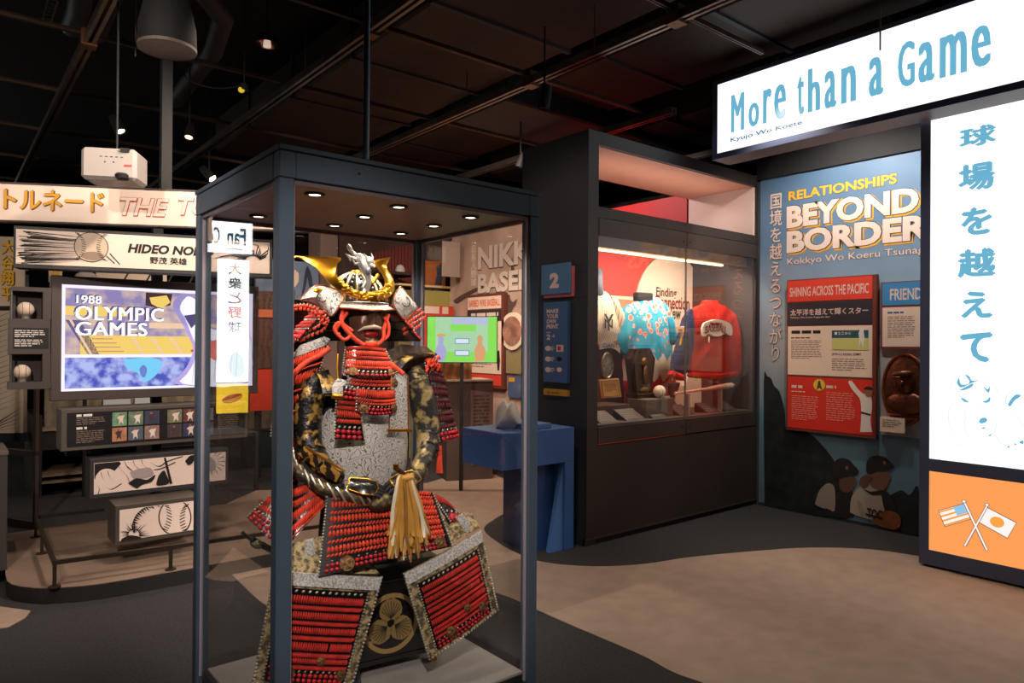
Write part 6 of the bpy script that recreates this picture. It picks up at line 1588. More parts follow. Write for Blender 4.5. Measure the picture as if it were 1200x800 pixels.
for gx in (131.5, 150.5, 169.5, 196, 214.5, 233):
    for row_ in (0, 1):
        xa_ = X(gx); xb2 = X(gx + 17); za_ = z0 + Hh * (.53 if row_ == 0 else .06); zb2 = za_ + Hh * .42
        t = TR.box('thumbnail_photo', xa_, za_, xb2, zb2, -.002, 0, M('photo_ground_%s' % 'abcdefghijkl'[k], bgs[k], .6, var=.25, vs=25))
        w_ = xb2 - xa_; h_ = zb2 - za_; rn = random.Random(k); dx = rn.uniform(-.1, .1)
        fgp = smooth_pts([(.35 + dx, .05), (.40 + dx, .45), (.25 + dx, .60), (.42 + dx, .75), (.5 + dx, .95), (.60 + dx, .74), (.78 + dx, .80), (.66 + dx, .50), (.70 + dx, .05), (.55 + dx, .3), (.35 + dx, .05)], 2)[:-1]
        MB().prism([(xa_ + w_ * u, za_ + h_ * v) for u, v in fgp], -.003, -.002).build('player_print', M('thumb_player_%d' % (k % 3), [(226, 208, 196), (70, 50, 60), (232, 220, 214)][k % 3], .6), t)
        MB().prism([(xa_ + w_ * (.5 + dx + .09 * math.cos(a)), za_ + h_ * (.82 + .09 * math.sin(a))) for a in [j * .785 for j in range(8)]], -.0035, -.003).build('head_print', M('thumb_skin', (150, 100, 80), .6), t)
        k += 1
TR.lines((X(255), z0 + Hh * .2, X(280), z0 + Hh * .9), 10, -.001, GRY, seed=8)
for px in (80, 108): MB().box(X(px), .08, z0 - .075, X(px) + .09, .20, z0 - .03).build('support', BLACK, TR.root)
# glove panel, ball panel
INKB = M('comic_black', (24, 18, 20), .7); PPR = M('comic_pink_white', (240, 218, 208), .65); GRT = M('comic_grey_tone', (172, 156, 158), .7)
def side_box(name, label, px_face, py_b, py_t, px_r, depth, thick, O=None, dd=5.0):
    O_ = at(px_face, py_b, y=dd)
    B = Board(name, label, 'panel', (O_.x, O_.y, 0), 0)
    x0, z0 = B.P(px_face, py_b); z1 = B.P(px_face, py_t)[1]; x1 = B.P(px_r, py_b)[0]
    B.box('box_body', x0 - .025, z0 - .03, x1 + .02, z1 + .03, .004, thick, CHAR if name[0] == 'g' else M('comic_box_grey', (74, 66, 60), .55), bev=.003); B.box('printed_face', x0, z0, x1, z1, 0, .004, PPR)
    return B, x0, z0, x1, z1
GP, x0, z0, x1, z1 = side_box('glove_comic_panel', 'long black and white comic panel of a leather fielding glove', 110, 579.5, 543, 264, 0, .20, dd=5.52)
def cut(B, name, pts, m, lay=1, sm=True):
    p_ = smooth_pts(pts + pts[:1], 3)[:-1] if sm else pts
    q_ = [B.P(a, b, -.001 * lay) for a, b in p_]; q_ = [(min(max(a, x0 + .002), x1 - .002), min(max(b, z0 + .002), z1 - .002)) for a, b in q_]
    return MB().prism(q_, -.001 * lay, -.001 * lay + .0008).build(name, m, B.root)
cut(GP, 'ink_ground', [(110, 543), (140, 538), (142, 543), (134, 552), (122, 556), (112, 562), (110, 560)], INKB, 1, False)
cut(GP, 'glove_finger_print', [(112, 558), (118, 551), (127, 549), (136, 553), (142, 562), (152, 570), (156, 575), (140, 578), (122, 581), (112, 578)], PPR, 2)
for pts in ([(118, 553), (120, 560), (126, 567)], [(126, 551), (128, 558), (134, 565)], [(122, 568), (130, 573), (142, 566)], [(136, 540), (140, 548), (148, 556), (152, 566)], [(145, 538), (149, 547), (156, 552)], [(155, 536), (158, 545), (164, 550)], [(165, 535), (167, 543), (172, 548)], [(112, 566), (116, 572), (114, 580)], [(176, 541), (186, 546), (196, 540), (214, 534)], [(180, 550), (190, 548), (205, 541)]):
    w_ = .8; up_ = smooth_pts(pts, 3); cut(GP, 'ink_line', up_ + [(a + w_, b + w_) for a, b in up_[::-1]], INKB, 3, False)
cut(GP, 'grey_tone', [(152, 553), (164, 549), (176, 548), (180, 556), (170, 560), (158, 562)], GRT, 3)
cut(GP, 'ink_shadow', [(150, 566), (160, 560), (172, 562), (182, 556), (178, 564), (166, 568), (160, 572)], INKB, 4)
cut(GP, 'ink_shadow', [(183, 567), (186, 557), (192, 551), (195, 556), (198, 566), (186, 569)], INKB, 4)
cut(GP, 'ink_strap', [(192, 530), (194.5, 530), (202, 566), (199, 567)], INKB, 5, False)
cut(GP, 'ink_shadow', [(217, 540), (224, 532), (228, 530), (227, 540), (221, 545)], INKB, 4)
for i in range(14):
    t = math.radians(-70 + i * 22); cxp_, cyp_ = 247, 541
    cut(GP, 'burst_line', [(cxp_ + 7 * math.cos(t), cyp_ + 6 * math.sin(t)), (cxp_ + 17 * math.cos(t), cyp_ + 15 * math.sin(t)), (cxp_ + 17 * math.cos(t + .06), cyp_ + 15 * math.sin(t + .06))], INKB, 3, False)
cut(GP, 'grey_tone', [(238, 541), (243, 534), (252, 540), (252, 550), (244, 552)], GRT, 4)
BP, x0, z0, x1, z1 = side_box('ball_comic_panel', 'lower black and white comic panel of a stitched baseball and black bristles', 140, 634, 597.8, 231, 0, .28, dd=5.28)
cxp_, cyp_ = 205, 606
cut(BP, 'ball_outline', [(cxp_ + 19.5 * math.cos(i * .314), cyp_ + 21.5 * math.sin(i * .314)) for i in range(20)], INKB, 1); cut(BP, 'ball_print', [(cxp_ + 18 * math.cos(i * .314), cyp_ + 20 * math.sin(i * .314)) for i in range(20)], PPR, 2)
for sg in (-1, 1):
    for i in range(11):
        t = math.radians(-55 + i * 11); px_ = cxp_ + 1 + sg * (19 - 11.5 * math.cos(t)) ; py_ = cyp_ + 19 * math.sin(t)
        cut(BP, 'stitch_print', [(px_ - 3, py_ + 2.2 * sg), (px_ + 3, py_ - .6), (px_ + 3, py_ + .6), (px_ - 3, py_ + 3.4 * sg)], INKB, 3, False)
arcp = [(158, 624), (156, 616), (160, 605), (168, 597), (180, 590), (196, 585), (212, 581), (228, 579)]
ap = smooth_pts(arcp, 4)
for i in range(0, len(ap) - 1):
    a, b_ = ap[i], ap[i + 1]; dx, dy = b_[0] - a[0], b_[1] - a[1]; l_ = math.hypot(dx, dy) or 1; nx, ny = -dy / l_, dx / l_
    w1_ = 3.5 + (i % 2) * 2.5
    cut(BP, 'bristle', [(a[0] - nx * 1.5, a[1] - ny * 1.5), (b_[0] - nx * 1.5, b_[1] - ny * 1.5), (a[0] + nx * w1_ + dx * .6, a[1] + ny * w1_ + dy * .6)], INKB, 3, False)
for i in range(16):
    t = math.radians(160 + i * 14); cut(BP, 'burst_line', [(157 + 6 * math.cos(t), 626 + 5 * math.sin(t)), (157 + (12 + i % 4 * 3) * math.cos(t), 626 + (10 + i % 3 * 4) * math.sin(t)), (157 + 7 * math.cos(t + .2), 626 + 6 * math.sin(t + .2))], INKB, 3, False)
cut(BP, 'ink_shadow', [(143, 631), (152, 627), (164, 629), (166, 633), (143, 635)], INKB, 4)
# mast that carries the boards
mp = at(187, 645, z=.1); mp = Vector((at(186, 600, y=5.85).x, 5.815, 0))
MS = Board('exhibit_mast', 'black mast rising from the platform behind the screen and boards', 'post', (mp.x, mp.y + .12, 0), 0)
MS.box('mast', -.035, .1, .035, 2.55, 0, .07, BLACK); MS.box('base_plate', -.12, .1, .12, .112, -.08, .15, BLACK)
xm2 = 1.0
MS.box('mast', xm2 - .035, .1, xm2 + .035, 2.55, 0, .07, BLACK); MS.box('base_plate', xm2 - .12, .1, xm2 + .12, .112, -.08, .15, BLACK)
for bx in (0, xm2):
    for yy_, zc_ in ((TR.O.y + .24, TR.P(187, 495)[1]), (GP.O.y + .20, GP.P(187, 555)[1]), (BP.O.y + .28, BP.P(187, 600)[1])):
        if bx and zc_ < .6: continue
        MS.box('arm', bx - .02, zc_ - .03, bx + .02, zc_ + .03, min(yy_ - MS.O.y - .01, 0), .01, BLACK)
BS = M('bracket_blue_steel', (104, 122, 146), .35, metal=.5)
for py in (451, 527, 578): 
    z = at(210, py, y=mp.y + .1).z; MS.box('bracket_plate', .03, z - .03, .42, z + .03, -.02, .0, BS)
# -------- things further back on the left
O3 = at(10, 400, d=7.4)
OW = Board('speed_line_wall', 'cream wall with gold Japanese letters and black speed lines at the far left', 'wall panel', (O3.x, O3.y, 0), -30)
x0, z0 = OW.P(-60, 508); x1 = OW.P(27, 500)[0]; z1 = OW.P(0, 277)[1]
OW.box('panel', x0, z0, x1, z1, 0, .08, M('speed_wall_cream', (206, 186, 164), .7)); OW.box('bottom_band', x0, z0 - .09, x1 + .1, z0, -.01, .09, M('band_dark_blue', (30, 34, 44), .5))
mb = MB(); rn = random.Random(4)
for i in range(24):
    zz_ = z0 + .02 + i * .055; mb.add([(x0, -.003, zz_ - .25), (x0, -.003, zz_ - .25 + rn.uniform(.008, .02)), (x1, -.003, zz_ + .04)], [(0, 1, 2)]) if zz_ - .25 > z0 else mb.add([(x0 + .3, -.003, z0 + .01), (x0 + .34, -.003, z0 + .01), (x1, -.003, zz_ + .04)], [(0, 1, 2)])
mb.build('speed_lines', INK, OW.root, kind='stuff')
a = OW.rect((1, 353), (19, 281), -.004); OW.text('大\n谷\n翔\n平', (a[0], a[1] - .0, a[2], a[3]), -.004, M('gold_shadow', (96, 64, 20), .6), bold=.06, align='CENTER'); OW.text('大\n谷\n翔\n平', (a[0], a[1] + .01, a[2] - .015, a[3]), -.006, M('yellow_print', (232, 176, 40), .6), bold=.03, align='CENTER')
O4 = at(120, 330, d=7.6)
LW = Board('line_drawing_wall', 'cream wall strip with black diagonals glimpsed above the screen', 'wall panel', (O4.x, O4.y, 0), -5)
x0, z0 = LW.P(20, 480); x1 = LW.P(330, 470)[0]; z1 = LW.P(120, 288)[1]
x0b = LW.P(112, 400)[0]
LW.box('panel', x0b, 1.9, x1 - 1.3, z1, 0, .06, M('speed_wall_cream')); LW.box('lower_wall', LW.P(52, 470)[0], .55, x1, 1.35, 0, .06, M('olive_tan_wall', (128, 116, 96), .7, kind='wave', vs=2, col2=(108, 98, 82)))
for i in range(7):
    a = x0b + .1 + i * .22; MB().prism([(a, 1.95), (a + .02, 1.95), (a + .34, z1 - .02), (a + .32, z1 - .02)], -.003, 0).build('ink_line', INK, LW.root)
b0 = LW.rect((57, 330), (73, 314), -.1); LW.box('yellow_frame_sign', b0[0], b0[1], b0[2], b0[3], -.1, -.06, M('sign_cream'  , (214, 186, 140), .6)); LW.box('yellow_border', b0[0] + .02, b0[1] + .02, b0[2] - .02, b0[3] - .02, -.103, -.1, GOLD)
for r_ in (((121, 474.5), (153, 467.5)), ((158, 474), (176, 466))): 
    b0 = LW.rect(*r_, -.05); LW.box('white_lettering_block', b0[0], b0[1], b0[2], b0[3], -.05, -.0, M('pale_letter_block', (196, 206, 214), .6))
c = at(101, 327, d=7.2)
HT = thing('baseball_hat', 'white cap shape glimpsed above the dark screen surround', 'cap', tuple(c)); MB().lathe([(.13, -.06), (.12, 0), (.09, .05), (.04, .08), (0, .085)], 18).build('crown', M('cap_white', (206, 196, 192), .8), HT, True); MB().box(-.02, -.2, -.065, .14, -.02, -.05, .01).build('brim', M('cap_navy', (40, 44, 70), .8), HT)
MB().tube([(0, .02, -.06), (0, .02, -c.z)], .02, 8).build('stand', BLACK, HT)
# open shelf unit lower left
O5 = at(49, 583, z=0)
SH = Board('low_shelf_unit', 'low dark shelf unit with a tan top behind the guard rail', 'shelf unit', (O5.x, O5.y, 0), 0)
x0 = SH.P(38, 560, 0)[0]; x1 = SH.P(49, 560, 0)[0]; zt2 = SH.P(45, 487, 0)[1]; x2 = SH.P(160, 540, 0)[0]
SH.box('side_panel', x0, 0, x1, zt2, 0, .9, M('shelf_black', (26, 23, 22), .5)); SH.box('side_panel', x2, 0, x2 + .06, zt2, 0, .9, MATS['shelf_black'])
SH.box('table_top', x1, zt2 - .16, x2, zt2 - .13, -.02, .9, M('shelf_tan_top', (150, 130, 108), .6)); SH.box('apron', x1, zt2 - .36, x2, zt2 - .16, .02, .05, MATS['shelf_black'])
for py in (556, 564): 
    z = SH.P(70, py, 0)[1]; SH.box('shelf', x1, z - .012, x2, z + .012, 0, .8, M('shelf_tan_edge', (120, 104, 86), .5))
SH.box('back_panel', x1, 0, x2, zt2 - .16, .85, .9, BLACK)
# glass partition frame
O6 = at(38, 620, z=0)
GPn = Board('framed_partition', 'slim metal framed glass partition at the far left', 'partition', (O6.x, O6.y, 0), -62)
w_ = .62
for (a, b, c_, d_) in ((0, 0, .03, 1.9), (-w_, 0, -w_ + .03, 1.9), (-w_, 0, 0.03, .06), (-w_, .62, .03, .66), (-w_, 1.86, .03, 1.9)): GPn.box('frame_bar', a, b, c_, d_, 0, .03, M('partition_metal', (84, 76, 72), .4, metal=.5))
GPn.box('glass_pane', -w_ + .03, .06, 0, 1.86, .012, .018, GLASS)
# pedestal at the very left edge
O7 = at(8, 668, z=.1)
PD = Board('edge_pedestal', 'dark pedestal cut by the left edge of the photograph', 'pedestal', (O7.x, O7.y, 0), 0)
zt2 = PD.P(8, 528, 0)[1]; PD.box('body', -.5, .1, 0, zt2 - .03, 0, .5, M('pedestal_grey', (58, 52, 50), .6), bev=.004); PD.box('top', -.5, zt2 - .03, .004, zt2, -.004, .5, M('pedestal_top', (96, 84, 76), .55), bev=.004)

# ------------------------------------------------------------------ background seen through the case
FW = Board('far_partition_wall', 'dark brown partition wall far behind the armour', 'wall', tuple(Vector((2.6, 9.2, 0))), 0)
FW.root['kind'] = 'structure'; 
for k_ in ('label', 'category'): del FW.root[k_]
FW.root.name = 'wall_far'
x0 = FW.P(392, 300)[0]; x1 = FW.P(548, 300)[0]
FW.box('wall_panel', x0, 0, x1, 3.6, 0, .1, M('far_wall_brown', (84, 64, 60), .8, var=.15, vs=2))
xq = FW.P(372, 300)[0]
FW.box('pillar', xq, 0, x0, 3.6, -.1, .3, M('far_pillar_taupe', (140, 118, 110), .8))
SLT = M('slat_red_brown', (128, 62, 56), .7)
sx0 = FW.P(437, 300)[0]; sx1 = FW.P(484, 300)[0]
SLW = Board('red_slat_wall', 'red-brown vertical slat cladding behind the crest', 'wall panel', (2.6, 9.15, 0), 0)
ns = 12
for i in range(ns):
    a = sx0 + (sx1 - sx0) * i / ns; zt2 = FW.P(437, 296)[1] + (FW.P(484, 285)[1] - FW.P(437, 296)[1]) * i / ns
    SLW.box('slat', a, FW.P(460, 330)[1], a + (sx1 - sx0) / ns * .82, zt2, 0, .04, SLT)
def bg(name, label, cat, y, yaw=0): return Board(name, label, cat, (2.6, y, 0), yaw)
B = bg('blue_swoosh_panel', 'blue-grey panel with cream disc and dark swooshes left of the helmet', 'panel', 8.3)
B.pbox('panel', (300, 302), (373, 352), 0, .05, M('panel_blue_grey', (112, 132, 158), .7)); B.poly('cream_disc', [(341, 318), (346, 316), (350, 320), (350, 330), (346, 336), (341, 334)], -.004, CREAM)
for pts in ([(341, 330), (344, 334), (346, 344), (345, 351), (343, 340)], [(352, 351), (355, 336), (358, 316), (361, 312), (360, 326), (357, 340)], [(361, 312), (365, 322), (367, 340), (366, 351), (363, 338), (360, 322)]): B.poly('swoosh', smooth_pts(pts + pts[:1], 3)[:-1], -.006, M('swoosh_navy', (50, 58, 84), .7))
a_ = B.V(306, 350, 0); B.box('support_post', a_.x - .02, 0, a_.x + .02, a_.z, .01, .04, BLACK)
B_ = B
B = bg('white_half_dome', 'pale cap-shaped object on the shelf right of the crest', 'cap', 8.6)
c = B.V(469, 319, 0); MB().lathe([(.07, 0), (.065, .05), (.045, .09), (0, .11)], 14, tuple(c)).build('crown', MATS['cap_white'], B.root, True); B.box('shelf', c.x - .4, c.z - .04, c.x + .25, c.z, -.1, .4, M('far_shelf', (58, 44, 42), .7)); B.box('shelf_leg', c.x - .02, 0, c.x + .02, c.z - .04, .1, .14, BLACK)
B = bg('orange_poster', 'orange poster with a dark blue figure behind the case', 'poster', 8.9)
B.pbox('sheet', (499, 305), (522, 336), 0, .02, M('poster_orange', (190, 104, 46), .7)); a_ = B.V(510, 336, 0); B.box('leg', a_.x - .02, 0, a_.x + .02, a_.z + .05, .02, .05, BLACK); B.poly('figure_print', [(511, 312), (517, 310), (520, 322), (517, 334), (509, 334), (512, 322)], -.003, M('poster_navy', (52, 58, 84), .7))
B = bg('pale_hanging_panel', 'pale blank hanging panel seen through the back glass', 'panel', 8.0)
B.pbox('sheet', (519, 282), (539, 325), 0, .02, M('panel_pale_taupe', (170, 150, 138), .7)); a_ = B.V(529, 282, 0); B.box('hanger_rod', a_.x - .01, a_.z, a_.x + .01, CEIL, .0, .02, BLACK)
B = bg('green_exhibit_wall', 'olive green exhibit wall with a cream cap strip behind the case', 'wall panel', 8.4)
B.pbox('wall_panel', (485, 339), (545, 560), 0, .1, M('olive_green_panel', (172, 164, 88), .7)); B.pbox('cap_strip', (467, 331.5), (545, 339), -.02, .14, M('cap_strip_cream', (226, 200, 150), .7)); B.pbox('wall_panel', (467, 339), (483, 480), 0, .1, M('olive_dark_panel', (120, 108, 76), .7))
B = bg('red_exhibit_panel', 'tall red exhibit panel behind the reflected green screen', 'panel', 8.2)
a_ = B.V(510, 470, 0); B.box('leg', a_.x - .04, 0, a_.x + .04, a_.z + .05, .04, .08, BLACK); B.pbox('panel', (491, 357), (531, 470), 0, .04, M('exhibit_red', (206, 62, 40), .6)); B.plines((495, 369), (527, 361), 1, -.003, CRM, seed=5, w=.9, last=.95)
# pink-beige mural "NIKKEI BASEBALL" (plane x = 5.7)
NKM = M('beige_photo_mural', (196, 164, 146), .7, var=.22, vs=2.2)
NK = Board('nikkei_mural', 'beige photographic mural headed NIKKEI BASEBALL behind the case', 'mural', (5.7, 8.2, 0), -90)
NK.box('mural', -.2, 0, 1.9, 3.25, 0, .08, NKM)
y = -.004
for body, a, b_, t_ in (('NIKKEI', (560, 317.5), (640, 301), (560, 287.5)), ('BASEBALL', (560, 342), (664, 318), (560, 320))):
    x0_, z0_ = NK.P(*a, y); x1_, _ = NK.P(*b_, y); z1_ = NK.P(*t_, y)[1]
    if body == 'BASEBALL': z1_ = NK.P(560, 321.5, y)[1]; z0_ = NK.P(560, 344, y)[1]
    else: z0_ = NK.P(560, 316, y)[1]; z1_ = NK.P(560, 290, y)[1]
    NK.text(body, (x0_ - .01, z0_ - .015, x1_, z1_ - .01), y, M('mural_shadow_brown', (104, 76, 70), .7), bold=.055); NK.text(body, (x0_, z0_, x1_, z1_), y - .003, M('mural_cream', (234, 214, 200), .7), bold=.04)
rowtext(NK, 'Nikkei Yakyu', 560.5, 592, 350, 5, y, MATS['mural_cream'], bold=.02)
x0_, z1_ = NK.P(552, 288, y); x1_, z0_ = NK.P(558, 335, y); NK.text('日\n系\n人\n野\n球', (x0_, z0_, x1_, z1_), y, MATS['mural_cream'], bold=.03, align='CENTER')
DBR = M('mural_dark_brown', (92, 68, 62), .8)
for pts in ([(531, 352), (540, 346), (556, 338), (566, 335), (567, 337), (552, 345), (536, 356)], [(594, 346), (597, 345), (598, 350), (601, 354), (606, 350), (604, 358), (600, 364), (603, 372), (598, 370), (595, 374), (593, 362)], [(581, 339), (584, 338), (585, 344), (584, 349), (581, 348)], [(600, 300), (603, 316), (610, 330), (607, 332), (599, 318)]): NK.poly('figure_print', smooth_pts(pts + pts[:1], 2)[:-1], y - .001, DBR)
BW = Board('barbed_wire_panel', 'panel titled BARBED WIRE BASEBALL with brown edge on the beige mural', 'panel', (5.69, 8.2, 0), -90)
y = -.06
row(BW, 547, 590, 346, 452, y, .058, M('panel_edge_brown', (110, 54, 44), .6), 'frame'); y -= .003
row(BW, 548, 587, 349, 363, y, .003, CRP); BW.text('BARBED WIRE BASEBALL', rowr(BW, 549.5, 586, 352, 360, y - .002), y - .002, M('title_orange', (220, 90, 44), .6), bold=.02)
row(BW, 548, 587, 364.5, 376, y, .003, NAVP); BW.lines(rowr(BW, 552, 584, 367.5, 372.5, y - .002), 1, y - .002, CRM, seed=36, w=.8, last=1)
row(BW, 548, 587, 377.5, 436, y, .003, CRP); BW.poly('figure_print', [(582, 412), (585, 410), (586, 422), (585, 434), (583, 434), (582, 422)], y - .002, INK); BW.lines(rowr(BW, 551, 579, 382, 430, y - .002), 16, y - .002, GRY, seed=20, w=.35)
row(BW, 548, 587, 437.5, 449, y, .003, REDP)
GN = Board('round_photo_panel', 'green panel with a round framed photograph right of the barbed wire panel', 'panel', (5.69, 8.2, 0), -90)
y = -.03
row(GN, 593, 622, 373, 437, y, .028, M('panel_green', (140, 132, 92), .7), 'panel'); cx_, cz_ = GN.P(602, 388, y)
MB().prism(ellipse(cx_, cz_, .24, .24, 24), y - .03, y).build('round_frame', M('round_frame_cream', (232, 214, 190), .6), GN.root); MB().prism(ellipse(cx_, cz_, .19, .19, 20), y - .034, y - .03).build('round_photo', M('round_photo_brown', (150, 110, 92), .6, var=.4, vs=8), GN.root)
GN.lines(rowr(GN, 595, 606, 402, 412, y - .002), 4, y - .002, CRM, seed=30)
BL = Board('small_blue_panel', 'small blue panel with a yellow tag below the green panel', 'panel', (5.69, 8.2, 0), -90)
row(BL, 595, 613, 440, 465, -.03, .028, M('panel_small_blue', (74, 92, 132), .6), 'panel'); row(BL, 596, 603, 442, 447, -.034, .004, GOLD, 'yellow_tag')
# reflection of a green screen, built as a solid glowing panel with added stand
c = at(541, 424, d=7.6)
GS_ = Board('reflected_screen', 'bright green and pale screen reflection built as a lit panel, showing cartoon ballplayers', 'screen', (c.x, c.y, 0), -39)
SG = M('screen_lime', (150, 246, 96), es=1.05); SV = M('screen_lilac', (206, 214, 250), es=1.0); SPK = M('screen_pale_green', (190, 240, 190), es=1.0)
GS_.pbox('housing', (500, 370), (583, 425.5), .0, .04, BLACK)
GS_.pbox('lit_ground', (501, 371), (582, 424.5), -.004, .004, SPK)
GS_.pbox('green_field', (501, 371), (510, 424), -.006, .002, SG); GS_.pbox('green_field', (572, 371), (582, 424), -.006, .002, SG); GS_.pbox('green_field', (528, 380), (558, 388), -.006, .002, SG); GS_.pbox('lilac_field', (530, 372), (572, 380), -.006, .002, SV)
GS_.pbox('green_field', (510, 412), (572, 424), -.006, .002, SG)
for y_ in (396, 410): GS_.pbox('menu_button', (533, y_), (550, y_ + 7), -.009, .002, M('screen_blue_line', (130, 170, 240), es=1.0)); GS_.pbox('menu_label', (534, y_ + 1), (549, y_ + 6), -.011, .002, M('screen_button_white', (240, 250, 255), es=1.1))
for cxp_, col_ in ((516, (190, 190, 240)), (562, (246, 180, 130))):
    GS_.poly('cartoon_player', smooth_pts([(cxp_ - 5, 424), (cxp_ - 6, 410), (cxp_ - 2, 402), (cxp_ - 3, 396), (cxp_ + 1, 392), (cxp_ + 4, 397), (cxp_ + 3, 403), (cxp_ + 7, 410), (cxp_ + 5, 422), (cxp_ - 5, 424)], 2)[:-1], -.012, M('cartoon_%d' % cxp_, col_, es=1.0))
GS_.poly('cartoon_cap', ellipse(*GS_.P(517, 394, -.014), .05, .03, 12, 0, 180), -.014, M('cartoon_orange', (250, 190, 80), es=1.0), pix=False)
sx_, sz_ = GS_.P(541, 424, 0); GS_.box('stand', sx_ - .02, 0, sx_ + .02, sz_, .01, .04, BLACK)
# reading pedestal with wooden wedge
c = at(543, 563, z=0)
RP = Board('reading_pedestal', 'dark reading pedestal with sloping wooden top behind the armour', 'pedestal', (c.x, c.y, 0), -20)
x0, z1 = RP.P(524, 447, 0); x1 = RP.P(578, 447, 0)[0]
RP.box('body', x0, 0, x1, z1, 0, .5, M('pedestal_brown_grey', (82, 68, 62), .6), bev=.004); RP.box('top_edge', x0, z1, x1, z1 + .02, -.005, .5, M('pedestal_edge_light', (200, 180, 160), .5))
RP.box('wood_block', x0 - .02, z1 + .02, x1 - .25, z1 + .22, .05, .45, M('oak_block', (160, 112, 66), .6, kind='wave', vs=3, col2=(130, 86, 50)))
q_ = [RP.P(*p_, -.01) for p_ in ((552, 457), (577, 460), (577, 541), (552, 545))]
MB().prism(q_, -.01, -.0).build('graphic_panel', M('graphic_grey_panel', (128, 108, 100), .6), RP.root); RP.lines((q_[0][0] + .03, q_[3][1] + .45, q_[1][0] - .03, q_[0][1] - .05), 9, -.012, M('faint_ink', (90, 74, 70), .7), seed=40)
cx_, cz_ = RP.P(565, 517, -.012); MB().prism(ellipse(cx_, cz_, .14, .16, 20), -.014, -.01).build('round_print', M('round_print_dark', (74, 60, 56), .6, var=.4, vs=12), RP.root)
# blue activity table beside the tower
tx0 = at(584, 506, y=4.0).x
TB = thing('blue_activity_table', 'bright blue activity table with panel legs against the dark tower', 'table', (tx0, 3.95, 0))
BLT = M('table_blue', (46, 88, 150), .5, var=.05, vs=3)
zt2 = at(672, 500, x=3.86).z
pA = at(672, 642, z=0)
w_ = pA.x - tx0
MB().box(0, 0, zt2 - .27, w_, .5, zt2, .004).build('apron', BLT, TB)
lx = at(628, 560, y=4.1).x - tx0
mb = MB(); mb.box(w_ - .10, 0, 0, w_, .5, zt2 - .27, .004); mb.build('panel_leg', BLT, TB)
MB().box(lx - .06, .12, 0, w_ - .1, .48, zt2 - .27).build('back_panel', M('table_blue_dark', (34, 62, 112), .5), TB)
MB().add([(w_ - .10, .02, 0), (w_ - .24, .02, 0), (w_ - .10, .02, zt2 - .27), (w_ - .10, .06, 0), (w_ - .24, .06, 0), (w_ - .10, .06, zt2 - .27)], [(0, 1, 2), (3, 5, 4), (0, 3, 4, 1), (0, 2, 5, 3), (1, 4, 5, 2)]).build('leg_gusset', M('table_blue_light', (70, 112, 170), .5), TB)
tt = MB(); tt.box(.28, .05, zt2, w_ - .2, .4, zt2 + .04, .004); tt.build('raised_tray', M('tray_blue', (70, 104, 160), .5), TB)
c = at(592, 497, y=4.2)
WG = Board('white_folded_garment', 'rumpled white garment heaped on the blue table behind the glass', 'garment', (c.x, c.y, 0), -39)
cloth(WG, 'garment', [(581, 501), (581, 485), (585, 474), (591, 468), (595, 474), (601, 470), (606, 478), (611, 501)], 0, .06, .05, M('garment_white', (226, 216, 210), .8), folds=.012)
# left pane: red board, brick panel, teal chest
B = bg('red_back_panel', 'red panel glimpsed right of the hot dog reflection', 'panel', 7.6)
B.pbox('panel', (293, 432), (340, 479), 0, .04, M('exhibit_red')); B.pbox('upper_board', (293, 340), (340, 432), 0, .04, M('brick_brown_panel', (96, 66, 56), .8, kind='wave', vs=4, col2=(74, 52, 46))); B.pbox('orange_strip', (293, 362), (320, 372), -.01, .02, M('orange_strip', (200, 110, 70), .7)); a_ = B.V(302, 478, 0); B.box('post', a_.x - .02, 0, a_.x + .02, a_.z, .01, .04, BLACK)
c = at(300, 548, z=0)
TC = Board('teal_storage_box', 'dark teal box on the floor behind the left glass', 'box', (c.x, c.y, 0), -30)
x0, z1 = TC.P(281, 500); x1 = TC.P(322, 500)[0]; TC.box('body', x0, 0, x1, z1 - .05, 0, .5, M('teal_box', (46, 62, 62), .6), bev=.01); TC.box('lid', x0 - .02, z1 - .05, x1 + .02, z1, -.02, .52, M('teal_lid', (64, 74, 70), .6), bev=.008)
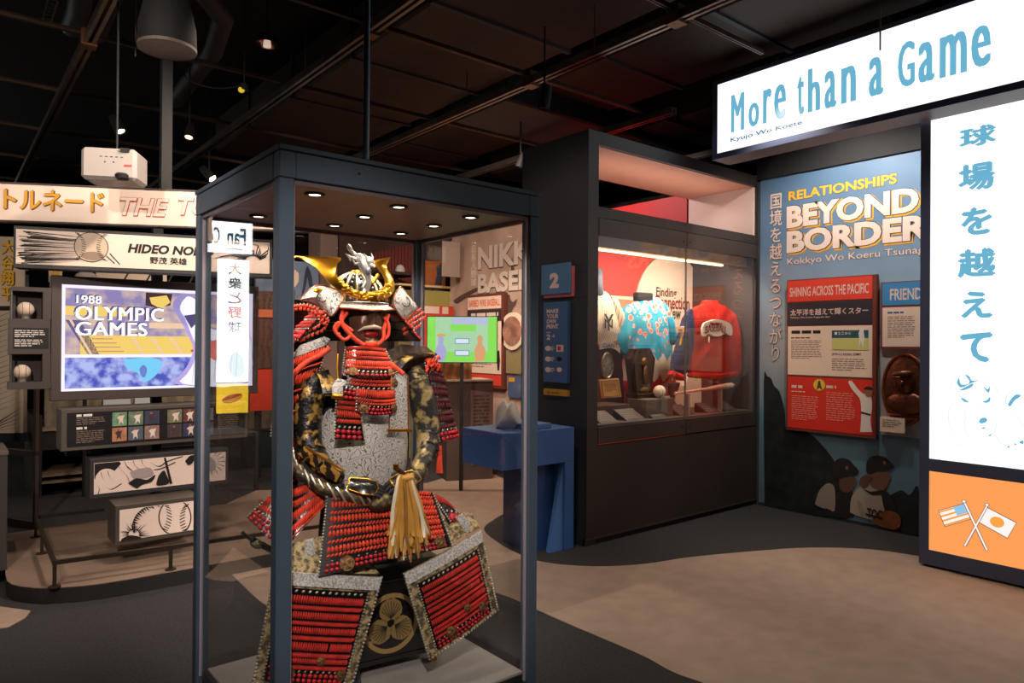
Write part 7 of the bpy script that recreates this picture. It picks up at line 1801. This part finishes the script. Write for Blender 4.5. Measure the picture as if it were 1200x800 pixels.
# ------------------------------------------------------------------ the twin gate sign, seen mirrored in the left glass
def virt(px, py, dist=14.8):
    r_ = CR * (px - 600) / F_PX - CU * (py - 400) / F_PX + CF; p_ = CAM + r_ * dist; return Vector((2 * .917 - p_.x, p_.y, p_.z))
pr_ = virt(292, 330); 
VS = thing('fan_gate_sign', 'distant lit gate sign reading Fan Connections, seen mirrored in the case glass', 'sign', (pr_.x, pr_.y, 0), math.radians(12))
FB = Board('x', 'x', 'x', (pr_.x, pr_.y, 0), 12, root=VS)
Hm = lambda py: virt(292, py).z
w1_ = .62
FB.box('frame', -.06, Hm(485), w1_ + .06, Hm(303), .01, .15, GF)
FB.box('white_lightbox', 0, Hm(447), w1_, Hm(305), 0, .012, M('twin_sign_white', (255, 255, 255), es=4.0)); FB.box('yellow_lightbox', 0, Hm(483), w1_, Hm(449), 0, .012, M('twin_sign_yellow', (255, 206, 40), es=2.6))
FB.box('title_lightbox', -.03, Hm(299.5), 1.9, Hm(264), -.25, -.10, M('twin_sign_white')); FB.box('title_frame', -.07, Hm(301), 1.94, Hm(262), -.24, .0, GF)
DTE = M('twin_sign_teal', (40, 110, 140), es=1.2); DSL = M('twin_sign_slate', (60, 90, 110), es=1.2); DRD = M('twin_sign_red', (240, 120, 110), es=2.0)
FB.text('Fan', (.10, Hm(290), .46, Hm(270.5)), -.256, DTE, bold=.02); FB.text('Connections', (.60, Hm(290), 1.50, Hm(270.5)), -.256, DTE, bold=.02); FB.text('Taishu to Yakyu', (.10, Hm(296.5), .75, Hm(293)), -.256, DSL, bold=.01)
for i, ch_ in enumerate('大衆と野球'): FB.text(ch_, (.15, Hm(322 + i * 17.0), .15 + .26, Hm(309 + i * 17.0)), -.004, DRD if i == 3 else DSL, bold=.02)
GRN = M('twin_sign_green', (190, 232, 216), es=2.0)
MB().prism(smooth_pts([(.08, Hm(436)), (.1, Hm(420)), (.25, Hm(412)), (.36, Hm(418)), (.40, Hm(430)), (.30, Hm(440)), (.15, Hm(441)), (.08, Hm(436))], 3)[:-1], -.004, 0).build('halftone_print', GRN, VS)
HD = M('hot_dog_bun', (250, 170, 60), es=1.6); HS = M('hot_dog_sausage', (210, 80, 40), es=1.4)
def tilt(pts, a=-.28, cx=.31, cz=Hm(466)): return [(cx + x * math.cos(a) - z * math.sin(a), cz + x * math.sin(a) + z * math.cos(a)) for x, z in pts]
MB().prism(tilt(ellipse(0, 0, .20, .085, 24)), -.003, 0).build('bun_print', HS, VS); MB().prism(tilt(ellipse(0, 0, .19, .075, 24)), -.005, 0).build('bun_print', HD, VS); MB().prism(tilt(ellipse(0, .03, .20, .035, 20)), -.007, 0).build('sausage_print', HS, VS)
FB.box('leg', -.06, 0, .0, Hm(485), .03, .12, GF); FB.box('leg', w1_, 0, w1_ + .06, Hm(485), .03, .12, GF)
